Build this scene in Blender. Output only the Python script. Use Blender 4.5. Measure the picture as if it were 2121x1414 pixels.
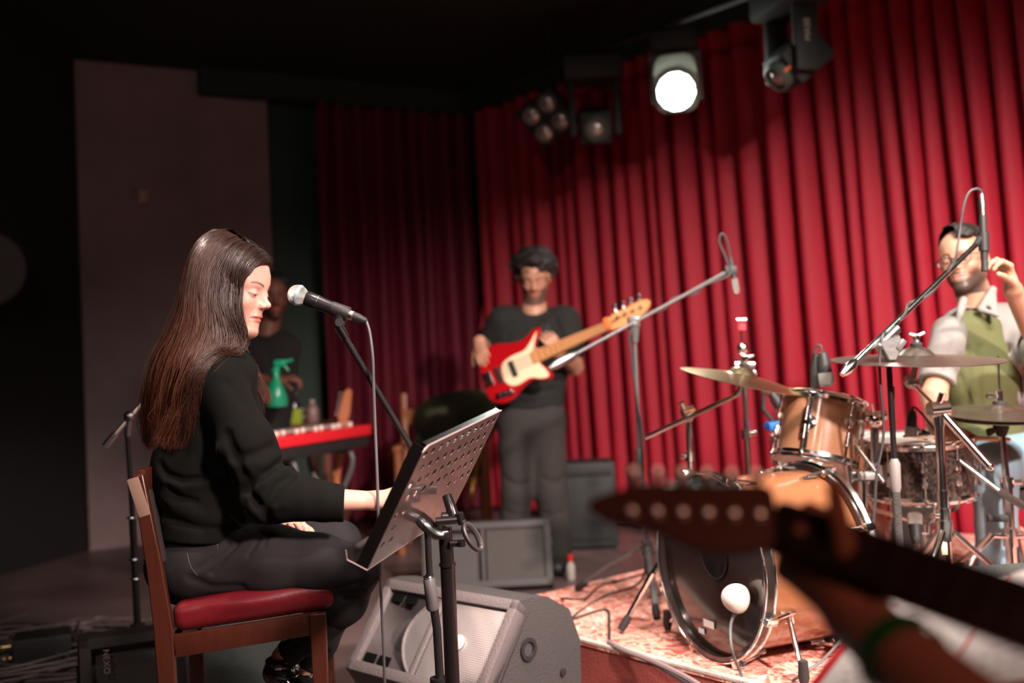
import bpy, bmesh, math, random
import numpy as np
from mathutils import Vector, Matrix
random.seed(7); RNG = np.random.default_rng(7)
for _o in list(bpy.data.objects): bpy.data.objects.remove(_o)
SC = bpy.context.scene
COL = SC.collection
# ------------------------------------------------------------------ camera
CAMZ = 1.06; PITCH = math.radians(1.75); ROLL = math.radians(2.6); FPX = 2121 * 35 / 36.0
cp, sp, cr, sr = math.cos(PITCH), math.sin(PITCH), math.cos(ROLL), math.sin(ROLL)
C_F = Vector((0, cp, sp)); _r0 = Vector((1, 0, 0)); _u0 = Vector((0, -sp, cp))
C_R = cr * _r0 - sr * _u0          # image right (the camera is rolled a little)
C_U = cr * _u0 + sr * _r0
C_O = Vector((0, 0, CAMZ))
cam = bpy.data.cameras.new('camera'); camo = bpy.data.objects.new('camera', cam); COL.objects.link(camo)
cam.lens = 35; cam.sensor_width = 36; cam.clip_start = .05; cam.clip_end = 60
camo.matrix_world = Matrix((( C_R.x, C_U.x, -C_F.x, C_O.x), (C_R.y, C_U.y, -C_F.y, C_O.y), (C_R.z, C_U.z, -C_F.z, C_O.z), (0, 0, 0, 1)))
cam.dof.use_dof = True; cam.dof.focus_distance = 2.5; cam.dof.aperture_fstop = 1.45
SC.camera = camo
# ------------------------------------------------------------------ world and stage lighting
w = bpy.data.worlds.new('dim_room'); SC.world = w; w.use_nodes = True
w.node_tree.nodes['Background'].inputs[0].default_value = (.9, .62, .6, 1); w.node_tree.nodes['Background'].inputs[1].default_value = .008
SC.view_settings.view_transform = 'Standard'; SC.view_settings.look = 'None'; SC.view_settings.exposure = 0; SC.view_settings.gamma = 1
SC.view_settings.use_curve_mapping = False
def spot(name, loc, aim, power, color, size=60, blend=.6, rad=.12):
    l = bpy.data.lights.new(name, 'SPOT'); l.energy = power; l.color = color; l.spot_size = math.radians(size); l.spot_blend = blend; l.shadow_soft_size = rad
    o = bpy.data.objects.new(name, l); COL.objects.link(o); o.location = loc
    o.rotation_euler = (Vector(aim) - Vector(loc)).to_track_quat('-Z', 'Y').to_euler()
    return o
spot('drum_spot', (1.9, -.6, 3.0), (1.40, 3.5, .55), 1900, (1, .80, .74), 56, .7, .10)
def area(name, loc, aim, sx, sy, power, color):
    l = bpy.data.lights.new(name, 'AREA'); l.shape = 'RECTANGLE'; l.size = sx; l.size_y = sy; l.energy = power; l.color = color; o = bpy.data.objects.new(name, l); COL.objects.link(o); o.location = loc
    o.rotation_euler = (Vector(aim) - Vector(loc)).to_track_quat('-Z', 'Y').to_euler(); l.spread = math.radians(95); return o
area('kit_highlight_area', (1.9, 1.5, 3.15), (1.5, 3.4, .6), 1.3, .12, 80, (1, .93, .86))  # added off-frame area light, gives the drum chrome its highlights
area('side_highlight_area', (.2, 3.0, 3.15), (1.2, 3.6, .6), .10, .9, 16, (1, .88, .80))  # second added area light for the kit, unseen
spot('singer_spot', (1.35, .30, 2.55), (-.47, 2.6, .98), 800, (1, .76, .71), 33, .6, .20)
spot('top_spot', (-.2, 2.0, 3.1), (-.15, 3.0, .1), 260, (1, .78, .74), 50, .8, .1)
spot('front_fill', (.5, -.9, 2.3), (1.2, 1.2, .9), 46, (1, .42, .30), 70, .8, .2)  # added fill to brighten the near hand and guitar neck, no visible source
spot('hair_spot', (-2.3, 2.9, 3.1), (-.72, 2.7, 1.32), 330, (1, .74, .66), 22, .6, .08)
spot('house_spot', (-.9, -1.0, 3.1), (-1.3, 5.6, 1.2), 105, (1, .75, .70), 80, .9, .2)
spot('bass_spot', (.6, 2.2, 3.1), (.1, 5.3, 1.2), 60, (1, .55, .45), 50, .8, .1)
# ------------------------------------------------------------------ helpers
def V(*a): return Vector(a)
def ray(px, py):
    return C_F * FPX + C_R * (px - 1060.5) + C_U * (707 - py)
def pt(px, py, Y):                    # the point in the room at depth Y that lies behind a pixel
    d = ray(px, py); return C_O + d * (Y / d.y)
def pz(px, py, z=0.0):                # same, on the level plane z
    d = ray(px, py); return C_O + d * ((z - CAMZ) / d.z)
def mpx(Y): return Y / FPX            # metres per pixel
UP = Vector((0, 0, 1))
def frame(axis, up=UP):               # orthonormal frame with third column = axis
    z = Vector(axis).normalized(); x = Vector(up).cross(z)
    if x.length < 1e-4: x = Vector((1, 0, 0)).cross(z)
    x.normalize(); y = z.cross(x); return x, y, z
MATS = {}
def mat(name, col, rough=.5, metal=0., spec=.5, bump=0., bscale=60., var=0., vscale=8., attr=None, coat=0., sheen=0., emit=None, estr=0., alpha=None, sss=0., aniso=0., stretch=None, col2=None, trans=0.):
    if name in MATS: return MATS[name]
    m = bpy.data.materials.new(name); m.use_nodes = True; nt = m.node_tree; n = nt.nodes; L = nt.links
    b = n['Principled BSDF']; b.inputs['Base Color'].default_value = (*col, 1); b.inputs['Roughness'].default_value = rough
    b.inputs['Metallic'].default_value = metal; b.inputs['Specular IOR Level'].default_value = spec
    b.inputs['Coat Weight'].default_value = coat; b.inputs['Sheen Weight'].default_value = sheen; b.inputs['Coat Roughness'].default_value = .08
    b.inputs['Transmission Weight'].default_value = trans
    if aniso: b.inputs['Anisotropic'].default_value = aniso
    if sss:
        b.inputs['Subsurface Weight'].default_value = sss; b.inputs['Subsurface Radius'].default_value = (1, .35, .2); b.inputs['Subsurface Scale'].default_value = .008
    if emit: b.inputs['Emission Color'].default_value = (*emit, 1); b.inputs['Emission Strength'].default_value = estr
    tc = n.new('ShaderNodeTexCoord'); src = tc.outputs['Object']
    if stretch:
        mp = n.new('ShaderNodeMapping'); L.new(src, mp.inputs[0]); mp.inputs['Scale'].default_value = stretch; src = mp.outputs[0]
    base = None
    if attr:
        a = n.new('ShaderNodeAttribute'); a.attribute_name = attr; base = a.outputs['Color']
    if var or col2:
        nz = n.new('ShaderNodeTexNoise'); nz.inputs['Scale'].default_value = vscale; nz.inputs['Detail'].default_value = 5; L.new(src, nz.inputs['Vector'])
        mx = n.new('ShaderNodeMix'); mx.data_type = 'RGBA'
        if col2:
            cr_ = n.new('ShaderNodeMapRange'); cr_.inputs[1].default_value = .38; cr_.inputs[2].default_value = .62; L.new(nz.outputs[0], cr_.inputs[0]); L.new(cr_.outputs[0], mx.inputs['Factor'])
            mx.inputs[6].default_value = (*col, 1); mx.inputs[7].default_value = (*col2, 1)
            if base: L.new(base, mx.inputs[6])
        else:
            mx.blend_type = 'MULTIPLY'; mx.inputs['Factor'].default_value = var
            if base: L.new(base, mx.inputs[6])
            else: mx.inputs[6].default_value = (*col, 1)
            L.new(nz.outputs[0], mx.inputs[7])
        base = mx.outputs[2]
    if base is not None: L.new(base, b.inputs['Base Color'])
    nb = n.new('ShaderNodeTexNoise'); nb.inputs['Scale'].default_value = bscale; nb.inputs['Detail'].default_value = 4; L.new(src, nb.inputs['Vector'])
    bp = n.new('ShaderNodeBump'); bp.inputs['Strength'].default_value = bump; bp.inputs['Distance'].default_value = .01
    L.new(nb.outputs[0], bp.inputs['Height']); L.new(bp.outputs[0], b.inputs['Normal'])
    MATS[name] = m; return m
def tag(o, label=None, cat=None, group=None, kind=None):
    if label: o['label'] = label
    if cat: o['category'] = cat
    if group: o['group'] = group
    if kind: o['kind'] = kind
    return o
ORG = {}
def thing(name, label, cat, loc, group=None):
    o = bpy.data.objects.new(name, None); COL.objects.link(o); o.location = loc; o.empty_display_size = .1
    ORG[o.name] = Vector(loc); return tag(o, label, cat, group)
def link_mesh(name, vs, fs, m, parent=None, smooth=True, angle=38, base='bottom', cols=None, fmat=None):
    vs = np.asarray(vs, dtype=np.float64).reshape(-1, 3)
    if parent is not None: org = ORG[parent.name]
    elif base == 'zero': org = Vector((0, 0, 0))
    else: org = Vector(((vs[:, 0].min() + vs[:, 0].max()) / 2, (vs[:, 1].min() + vs[:, 1].max()) / 2, vs[:, 2].min()))
    vs = vs - np.array(org)
    me = bpy.data.meshes.new(name)
    if isinstance(fs, np.ndarray):
        nf, k = fs.shape; me.vertices.add(len(vs)); me.vertices.foreach_set('co', vs.astype(np.float32).ravel())
        me.loops.add(nf * k); me.loops.foreach_set('vertex_index', fs.astype(np.int32).ravel())
        me.polygons.add(nf); me.polygons.foreach_set('loop_start', np.arange(0, nf * k, k, dtype=np.int32))
        me.update(calc_edges=True); me.validate()
    else:
        me.from_pydata(vs.tolist(), [], fs); me.update()
    ms = m if isinstance(m, (list, tuple)) else [m]
    for q in ms: me.materials.append(q)
    if fmat is not None and len(fmat) == len(me.polygons): me.polygons.foreach_set('material_index', np.asarray(fmat, dtype=np.int32))
    if smooth:
        me.polygons.foreach_set('use_smooth', np.ones(len(me.polygons), dtype=bool))
        if angle: me.set_sharp_from_angle(angle=math.radians(angle))
    if cols is not None:
        ca = me.color_attributes.new('col', 'FLOAT_COLOR', 'POINT')
        c4 = np.ones((len(vs), 4), dtype=np.float32); c4[:, :3] = cols; ca.data.foreach_set('color', c4.ravel())
    o = bpy.data.objects.new(name, me); COL.objects.link(o)
    if parent is not None: o.parent = parent; ORG[o.name] = org
    else: o.location = org; ORG[o.name] = org
    return o
def cat_pts(pts, n=8, closed=False):  # Catmull-Rom resampling of a polyline
    P = [Vector(p) for p in pts]; out = []
    if len(P) < 3: return P
    m = len(P) if closed else len(P) - 1
    for i in range(m):
        if closed: a, b, c, d = P[i - 1], P[i], P[(i + 1) % len(P)], P[(i + 2) % len(P)]
        else: a, b, c, d = P[max(i - 1, 0)], P[i], P[i + 1], P[min(i + 2, len(P) - 1)]
        for k in range(n):
            t = k / n
            out.append(.5 * ((2 * b) + (c - a) * t + (2 * a - 5 * b + 4 * c - d) * t * t + (3 * b - a - 3 * c + d) * t ** 3))
    if not closed: out.append(P[-1])
    return out
class MB:                             # collects shapes into one mesh
    def __init__(s): s.v = []; s.f = []; s.mi = []; s.cur = 0
    def add(s, vs, fs):
        k = len(s.v); s.v += [tuple(p) for p in vs]; s.f += [tuple(i + k for i in f) for f in fs]; s.mi += [s.cur] * len(fs); return s
    def box(s, c, size, R=None, bev=0.0):
        c = Vector(c); R = R or (Vector((1, 0, 0)), Vector((0, 1, 0)), UP); h = [q / 2 for q in size]
        if bev <= 0:
            vs = [c + R[0] * (h[0] * i) + R[1] * (h[1] * j) + R[2] * (h[2] * k) for i in (-1, 1) for j in (-1, 1) for k in (-1, 1)]
            return s.add(vs, [(0, 1, 3, 2), (4, 6, 7, 5), (0, 4, 5, 1), (2, 3, 7, 6), (0, 2, 6, 4), (1, 5, 7, 3)])
        bm = bmesh.new(); bmesh.ops.create_cube(bm, size=1)
        for v in bm.verts: v.co = Vector((v.co.x * size[0], v.co.y * size[1], v.co.z * size[2]))
        bmesh.ops.bevel(bm, geom=list(bm.edges), offset=min(bev, min(size) * .45), segments=2, affect='EDGES', profile=.6)
        bm.verts.index_update(); vs = [c + R[0] * v.co.x + R[1] * v.co.y + R[2] * v.co.z for v in bm.verts]
        fs = [tuple(v.index for v in f.verts) for f in bm.faces]; bm.free(); return s.add(vs, fs)
    def tube(s, pts, r, n=10, caps=True, sx=1.0, up=UP, closed=False):
        P = [Vector(p) for p in pts]; m = len(P); rr = r if isinstance(r, (list, tuple)) else [r] * m
        if len(rr) != m: rr = [np.interp(i / (m - 1), np.linspace(0, 1, len(rr)), rr) for i in range(m)]
        vs = []; prev = None
        for i in range(m):
            t = (P[min(i + 1, m - 1)] - P[max(i - 1, 0)]) if not closed else (P[(i + 1) % m] - P[i - 1])
            if t.length < 1e-9: t = Vector((0, 0, 1))
            t.normalize()
            if prev is None: x, y, _ = frame(t, up)
            else:
                x = prev - t * prev.dot(t)
                if x.length < 1e-6: x, y, _ = frame(t, up)
                x.normalize(); y = t.cross(x)
            prev = x
            for k in range(n):
                a = 2 * math.pi * k / n; vs.append(P[i] + x * (math.cos(a) * rr[i] * sx) + y * (math.sin(a) * rr[i]))
        fs = []
        for i in range(m if closed else m - 1):
            j = (i + 1) % m
            for k in range(n): k2 = (k + 1) % n; fs.append((i * n + k, i * n + k2, j * n + k2, j * n + k))
        if caps and not closed: fs.append(tuple(range(n - 1, -1, -1))); fs.append(tuple((m - 1) * n + k for k in range(n)))
        return s.add(vs, fs)
    def cyl(s, a, b, r, r2=None, n=16): return s.tube([a, b], [r, r if r2 is None else r2], n)
    def lathe(s, prof, o, axis=UP, n=32, up=UP):      # prof: (radius, height) pairs
        x, y, z = frame(axis, up); o = Vector(o); vs = []; fs = []; m = len(prof)
        for (r, h) in prof:
            for k in range(n): a = 2 * math.pi * k / n; vs.append(o + z * h + x * (r * math.cos(a)) + y * (r * math.sin(a)))
        for i in range(m - 1):
            for k in range(n): k2 = (k + 1) % n; fs.append((i * n + k, i * n + k2, (i + 1) * n + k2, (i + 1) * n + k))
        if prof[0][0] > 1e-5: fs.append(tuple(range(n - 1, -1, -1)))
        if prof[-1][0] > 1e-5: fs.append(tuple((m - 1) * n + k for k in range(n)))
        return s.add(vs, fs)
    def ball(s, c, r, n=14): 
        pr = [(r * math.sin(math.pi * i / (n // 2 + 1)) + (1e-6), -r * math.cos(math.pi * i / (n // 2 + 1))) for i in range(n // 2 + 2)]
        return s.lathe(pr, c, UP, n)
    def torus(s, c, axis, R, r, n=40, m=8, a0=0, a1=2 * math.pi, sy=1.0):
        x, y, z = frame(axis); c = Vector(c); full = abs(a1 - a0 - 2 * math.pi) < 1e-6
        pts = [c + x * (R * math.cos(a0 + (a1 - a0) * i / n)) + y * (sy * R * math.sin(a0 + (a1 - a0) * i / n)) for i in range(n if full else n + 1)]
        return s.tube(pts, r, m, up=z, closed=full)
    def prism(s, out, fr, o, t0, t1, bev=0.0):        # outline (2D list) in the plane (fr[0], fr[1]) extruded along fr[2]
        o = Vector(o); n = len(out); vs = []
        levels = [(t0, -bev), (t0 + bev, 0), (t1 - bev, 0), (t1, -bev)] if bev else [(t0, 0), (t1, 0)]
        P = np.array(out); cen = P.mean(0)
        nx = np.roll(P, -1, 0) - np.roll(P, 1, 0); nn = np.stack([nx[:, 1], -nx[:, 0]], 1); nn /= np.maximum(np.linalg.norm(nn, axis=1), 1e-9)[:, None]
        area = .5 * np.sum(P[:, 0] * np.roll(P[:, 1], -1) - np.roll(P[:, 0], -1) * P[:, 1])
        if area < 0: nn = -nn
        for (t, d) in levels:
            Q = P + nn * d
            for q in Q: vs.append(o + fr[0] * q[0] + fr[1] * q[1] + fr[2] * t)
        fs = []; L = len(levels)
        for l in range(L - 1):
            for k in range(n): k2 = (k + 1) % n; fs.append((l * n + k, l * n + k2, (l + 1) * n + k2, (l + 1) * n + k))
        fs.append(tuple(range(n - 1, -1, -1))); fs.append(tuple((L - 1) * n + k for k in range(n)))
        return s.add(vs, fs)
    def build(s, name, m, parent=None, **kw):
        o = link_mesh(name, s.v, s.f, m, parent, fmat=s.mi, **kw)
        bm = bmesh.new(); bm.from_mesh(o.data); bmesh.ops.recalc_face_normals(bm, faces=bm.faces); bm.to_mesh(o.data); bm.free(); return o
def struct(o): o['kind'] = 'structure'; return o
# ------------------------------------------------------------------ signed-distance modelling for organic shapes
def A3(p): return np.array(tuple(p), dtype=np.float32)
def rc(a, b, ra, rb=None):
    a, b = A3(a), A3(b); rb = ra if rb is None else rb; ab = b - a; l2 = float(ab @ ab) + 1e-12
    def f(P):
        t = np.clip(((P - a) @ ab) / l2, 0, 1); return np.linalg.norm(P - a - t[:, None] * ab, axis=1) - (ra + (rb - ra) * t)
    return f
def ell(c, r, R=None):
    c = A3(c); r = np.array(r, dtype=np.float32); M = None if R is None else np.stack([A3(q) for q in R])
    def f(P):
        q = P - c
        if M is not None: q = q @ M.T
        k0 = np.linalg.norm(q / r, axis=1); k1 = np.linalg.norm(q / (r * r), axis=1); return k0 * (k0 - 1) / np.maximum(k1, 1e-6)
    return f
def ec(a, b, wa, wb, side):           # capsule with an elliptical section: w = (half width along side, half depth)
    a, b = A3(a), A3(b); ab = b - a; l2 = float(ab @ ab) + 1e-12; ax = ab / math.sqrt(l2); s = A3(side); s = s - ax * (s @ ax); s /= np.linalg.norm(s); d = np.cross(ax, s)
    def f(P):
        q = P - a; t = np.clip((q @ ab) / l2, 0, 1); q = q - t[:, None] * ab
        wu = wa[0] + (wb[0] - wa[0]) * t; wv = wa[1] + (wb[1] - wa[1]) * t; u = q @ s; v = q @ d; x = q @ ax; m = np.minimum(wu, wv)
        k0 = np.sqrt((u / wu) ** 2 + (v / wv) ** 2 + (x / m) ** 2); k1 = np.sqrt((u / wu ** 2) ** 2 + (v / wv ** 2) ** 2 + (x / m ** 2) ** 2)
        return k0 * (k0 - 1) / np.maximum(k1, 1e-6)
    return f
def bx(c, h, R, rad=.01):
    c = A3(c); h = np.array(h, dtype=np.float32) - rad; M = np.stack([A3(q) for q in R])
    def f(P):
        q = np.abs((P - c) @ M.T) - h; return np.linalg.norm(np.maximum(q, 0), axis=1) + np.minimum(q.max(1), 0) - rad
    return f
def U(k, *fs):
    def f(P):
        d = fs[0](P)
        for g in fs[1:]:
            e = g(P); h = np.maximum(k - np.abs(d - e), 0) / k; d = np.minimum(d, e) - h * h * k * .25
        return d
    return f
def SUB(k, a, b):
    def f(P):
        d = a(P); e = -b(P); h = np.maximum(k - np.abs(d - e), 0) / k; return np.maximum(d, e) + h * h * k * .25
    return f
def CUT(a, o, n, k=.004):             # keep the side of the plane that n points away from
    o = A3(o); n = A3(Vector(n).normalized())
    def f(P):
        d = a(P); e = (P - o) @ n; h = np.maximum(k - np.abs(d - e), 0) / k; return np.maximum(d, e) + h * h * k * .25
    return f
def chain(pts, rs, k=.01):
    return U(k, *[rc(pts[i], pts[i + 1], rs[i], rs[i + 1]) for i in range(len(pts) - 1)])
def pdist(P, poly):
    d = None
    for i in range(len(poly) - 1):
        e = rc(poly[i], poly[i + 1], 0)(P); d = e if d is None else np.minimum(d, e)
    return d
def FOLD(a, folds):                   # folds: (polyline, width, amount); amount > 0 presses a crease, < 0 raises a ridge
    def f(P):
        d = a(P)
        for poly, wd, am in folds: d = d + am * np.exp(-(pdist(P, poly) / wd) ** 2)
        return d
    return f
def WAVE(a, amp, freq, seed=0, dirs=3):
    r = np.random.default_rng(seed); D = r.normal(size=(dirs * 2, 3)); D /= np.linalg.norm(D, axis=1)[:, None]; ph = r.uniform(0, 6.28, dirs * 2); fr = freq * r.uniform(.7, 1.5, dirs * 2)
    def f(P):
        q = sum(np.sin(P @ D[i].astype(np.float32) * fr[i] + ph[i] + 1.3 * np.sin(P @ D[i - 1].astype(np.float32) * fr[i] * .6)) for i in range(dirs * 2))
        return a(P) + amp * q / dirs
    return f
def surfnet(f, lo, hi, h):
    lo = np.array(lo, dtype=np.float32) - 2 * h; hi = np.array(hi, dtype=np.float32) + 2 * h; B = 8
    nb = np.ceil((hi - lo) / h / B).astype(int); n = nb * B
    cen = [lo[i] + (np.arange(nb[i]) + .5) * B * h - .5 * h for i in range(3)]
    G = np.stack(np.meshgrid(*cen, indexing='ij'), -1).reshape(-1, 3).astype(np.float32)
    dc = f(G); act = np.abs(dc) < B * h * 1.45
    vol = np.repeat(np.repeat(np.repeat(np.where(dc < 0, -1., 1.).reshape(nb).astype(np.float32), B, 0), B, 1), B, 2)
    idx = np.stack(np.unravel_index(np.nonzero(act)[0], nb), -1)
    off = np.stack(np.meshgrid(*[np.arange(B)] * 3, indexing='ij'), -1).reshape(-1, 3)
    for s in range(0, len(idx), 600):
        I = (idx[s:s + 600, None, :] * B + off[None]).reshape(-1, 3); vol[I[:, 0], I[:, 1], I[:, 2]] = f((lo + I * h).astype(np.float32))
    S = vol < 0; c = S[:-1, :-1, :-1].astype(np.int8)
    tot = sum(S[i:n[0] - 1 + i, j:n[1] - 1 + j, k:n[2] - 1 + k].astype(np.int8) for i in (0, 1) for j in (0, 1) for k in (0, 1))
    A = np.stack(np.nonzero((tot > 0) & (tot < 8)), -1); vid = -np.ones(n - 1, dtype=np.int64); vid[A[:, 0], A[:, 1], A[:, 2]] = np.arange(len(A))
    acc = np.zeros((len(A), 3)); cnt = np.zeros(len(A)); C8 = [(i, j, k) for i in (0, 1) for j in (0, 1) for k in (0, 1)]
    for p in C8:
        for ax in range(3):
            if p[ax]: continue
            q = list(p); q[ax] = 1; va = vol[A[:, 0] + p[0], A[:, 1] + p[1], A[:, 2] + p[2]]; vb = vol[A[:, 0] + q[0], A[:, 1] + q[1], A[:, 2] + q[2]]
            m = (va < 0) != (vb < 0); t = np.where(m, va / np.where(m, va - vb, 1), 0)
            e = np.array(p, dtype=float)[None] + t[:, None] * (np.array(q) - np.array(p))[None]; acc += e * m[:, None]; cnt += m
    verts = lo + (A + acc / np.maximum(cnt, 1)[:, None]) * h
    faces = []
    for ax in range(3):
        sl0 = [slice(None)] * 3; sl1 = [slice(None)] * 3; sl0[ax] = slice(0, -1); sl1[ax] = slice(1, None)
        a, b = S[tuple(sl0)], S[tuple(sl1)]; E = np.stack(np.nonzero(a != b), -1)
        u, v = (ax + 1) % 3, (ax + 2) % 3; ok = (E[:, u] > 0) & (E[:, v] > 0) & (E[:, u] < n[u] - 1) & (E[:, v] < n[v] - 1); E = E[ok]
        fl = a[E[:, 0], E[:, 1], E[:, 2]]
        def g(du, dv):
            q = E.copy(); q[:, u] -= du; q[:, v] -= dv; return vid[q[:, 0], q[:, 1], q[:, 2]]
        F = np.stack([g(1, 1), g(0, 1), g(0, 0), g(1, 0)], 1); F[~fl] = F[~fl][:, ::-1]; faces.append(F)
    F = np.concatenate(faces); F = F[(F >= 0).all(1)]
    return verts, F
def sdf_obj(name, f, lo, hi, h, m, parent=None, colf=None, angle=None, **kw):
    v, F = surfnet(f, lo, hi, h); return link_mesh(name, v, F, m, parent, cols=None if colf is None else colf(v), angle=angle, **kw)
def join_np(pieces):                  # [(verts, faces, cols)] -> one mesh
    vs, fs, cs, k = [], [], [], 0
    for v, F, c in pieces: vs.append(v); fs.append(F + k); cs.append(c); k += len(v)
    return np.concatenate(vs), np.concatenate(fs), np.concatenate(cs)
def bounds(pts, pad):
    a = np.array([tuple(p) for p in pts]); return a.min(0) - pad, a.max(0) + pad
# ------------------------------------------------------------------ the room
CEIL = 3.3
def wall_line(name, a, b, z0, z1, m, thick=.1, away=None, sub=1):
    a = Vector((a[0], a[1], 0)); b = Vector((b[0], b[1], 0)); d = (b - a).normalized(); nrm = Vector((-d.y, d.x, 0))
    if nrm.y < 0 and away is None: nrm = -nrm
    if away is not None: nrm = away
    c = (a + b) / 2 + nrm * thick / 2 + UP * ((z0 + z1) / 2)
    return struct(MB().box(c, ((b - a).length, thick, z1 - z0), (d, nrm, UP)).build(name, m, smooth=False))
m_floor = mat('dark_stage_floor', (.16, .105, .10), .42, bump=.12, bscale=25, var=.6, vscale=3)
m_ceil = mat('black_green_ceiling', (.010, .022, .015), .75, bump=.2, bscale=30)
m_green = mat('dark_green_paint', (.007, .034, .020), .6, bump=.1, bscale=40, var=.3)
m_plaster = mat('grey_plaster', (.30, .215, .21), .85, bump=.35, bscale=14, var=.55, vscale=2.6)
m_black = mat('black_paint', (.006, .005, .005), .8, bump=.1, bscale=30)
struct(MB().box((0, 4, -.05), (13, 13, .1)).build('floor', m_floor, smooth=False))
struct(MB().box((0, 4, CEIL + .05), (13, 13, .1)).build('ceiling', m_ceil, smooth=False))
PL = pz(186, 1140, 0); CORN = Vector((pt(1012, 900, 8.0).x, 8.0, 0)); _d = CORN - PL; _d.normalize()
def on_back(px):                       # point of the back-left wall line behind a pixel column
    lo, hi = 0., 9.
    for _ in range(40):
        t = (lo + hi) / 2; p = PL + _d * t; q = p + UP * 1.0 - C_O; x = q.dot(C_R) / q.dot(C_F) * FPX + 1060.5
        if x < px: lo = t
        else: hi = t
    return PL + _d * lo
PB = on_back(575)
wall_line('wall_back_left', PL, PB, 0, CEIL, m_plaster, .16)
gback = Vector((-_d.y, _d.x, 0)) * .10
wall_line('wall_back', PB + gback, CORN + gback + _d * .2, 0, CEIL, m_green)
RW = Vector((1.47, 6.17, 0)) - Vector((-.19, 8.0, 0)); RW.normalize()
RN = Vector((-RW.y, RW.x, 0)); RN = -RN if RN.y > 0 else RN          # points into the room
wall_line('wall_right', CORN - RW * .1 - RN * .16, CORN + RW * 7.5 - RN * .16, 0, CEIL, m_green, away=-RN)
LD = pz(0, 1192, 0); LD = PL + (LD - PL) * 4.2
wall_line('wall_left', LD - UP * 0, PL + (LD - PL).normalized() * .02, 0, CEIL, m_black)
# dropped beam over the plaster panel and along the green wall
b0 = on_back(432); wall_line('trim_1', b0 - gback * 1.2, CORN - gback * 1.0, 3.12, CEIL, m_ceil, .3)
# curtain rail cornice on the right wall
struct(MB().box(CORN + RW * 3.2 + RN * .14 + UP * 3.2, (6.6, .12, .2), (RW, RN, UP)).build('trim_2', m_ceil, smooth=False))
# curtains: one hanging cloth each, with deep pleats
def velvet(name, c, c2):
    m = mat(name, c, .62, bump=.25, bscale=220, sheen=.08, spec=.25, var=.35, vscale=5, stretch=(1, 1, .12)); m.node_tree.nodes['Principled BSDF'].inputs['Sheen Tint'].default_value = (*c2, 1); m.node_tree.nodes['Principled BSDF'].inputs['Sheen Roughness'].default_value = .4; return m
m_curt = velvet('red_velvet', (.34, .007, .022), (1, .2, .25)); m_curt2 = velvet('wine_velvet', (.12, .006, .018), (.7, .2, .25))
def curtain(a, d, nrm, L, z0, z1, lam, amp, m, seed, drift=0.0):
    r = random.Random(seed); s = [0.]; 
    while s[-1] < L + .3: s.append(s[-1] + lam * r.uniform(.65, 1.35))
    n = int(L / .011); nz = 34; S = np.linspace(0, L, n); vs = []; base = np.array(s); ampk = np.array([r.uniform(.55, 1.15) for _ in s]); slope = np.array([r.uniform(-.02, .03) for _ in s])
    for k in range(nz):
        t = k / (nz - 1); z = z1 + (z0 - z1) * t
        knots = base - .1 + slope * t * 1.0 + drift * t + .012 * np.sin(np.arange(len(s)) * 2.1 + t * 4)
        ph = np.interp(S, knots, np.arange(len(s))); am = np.interp(S, knots, ampk) * amp * (.75 + .35 * t)
        c = np.cos(ph * 2 * np.pi); prof = np.sign(c) * np.abs(c) ** .8 + .18 * np.cos(ph * 4 * np.pi + 1.0) + .10 * np.cos(ph * 6.3 + t * 2)
        side = .32 * am * np.sin(ph * 2 * np.pi)
        for i in range(n):
            p = a + d * (S[i] + side[i]) + nrm * (prof[i] * am[i]); vs.append((p.x, p.y, z))
    I = np.arange(n - 1); F = np.concatenate([np.stack([k * n + I, k * n + I + 1, (k + 1) * n + I + 1, (k + 1) * n + I], 1) for k in range(nz - 1)])
    return link_mesh('curtain', vs, F, m, angle=None)
c0 = on_back(668); c1 = on_back(985); gin = -gback.normalized()
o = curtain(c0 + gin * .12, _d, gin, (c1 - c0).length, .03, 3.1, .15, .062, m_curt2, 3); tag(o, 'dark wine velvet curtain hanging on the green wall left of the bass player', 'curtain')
o = curtain(CORN + RW * .16 + RN * .12, RW, RN, 6.2, .03, 3.12, .150, .075, m_curt, 11, .12); tag(o, 'bright red pleated velvet curtain behind the bass player and drums', 'curtain')
# small fitting on the plaster, dim disc at far left
q = on_back(310); q.z = pt(310, 408, q.y).z
o = MB().box(q - gback.normalized() * .03, (.07, .05, .095), (_d, -gback.normalized(), UP), .01).build('wall_sensor', mat('pink_plastic', (.42, .25, .2), .5)); tag(o, 'small pale square fitting on the grey plaster wall panel', 'sensor')
c = pt(-32, 556, 5.6); m_disc = mat('grey_felt', (.10, .095, .09), .8, var=.3)
o = MB().lathe([(.001, -.03), (.2, -.03), (.215, -.02), (.215, .02), (.2, .035), (.001, .04)], c, V(.3, -1, 0), 48).build('wall_disc', m_disc); tag(o, 'dim grey round disc at the left edge, on the dark wall', 'wall disc')
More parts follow.
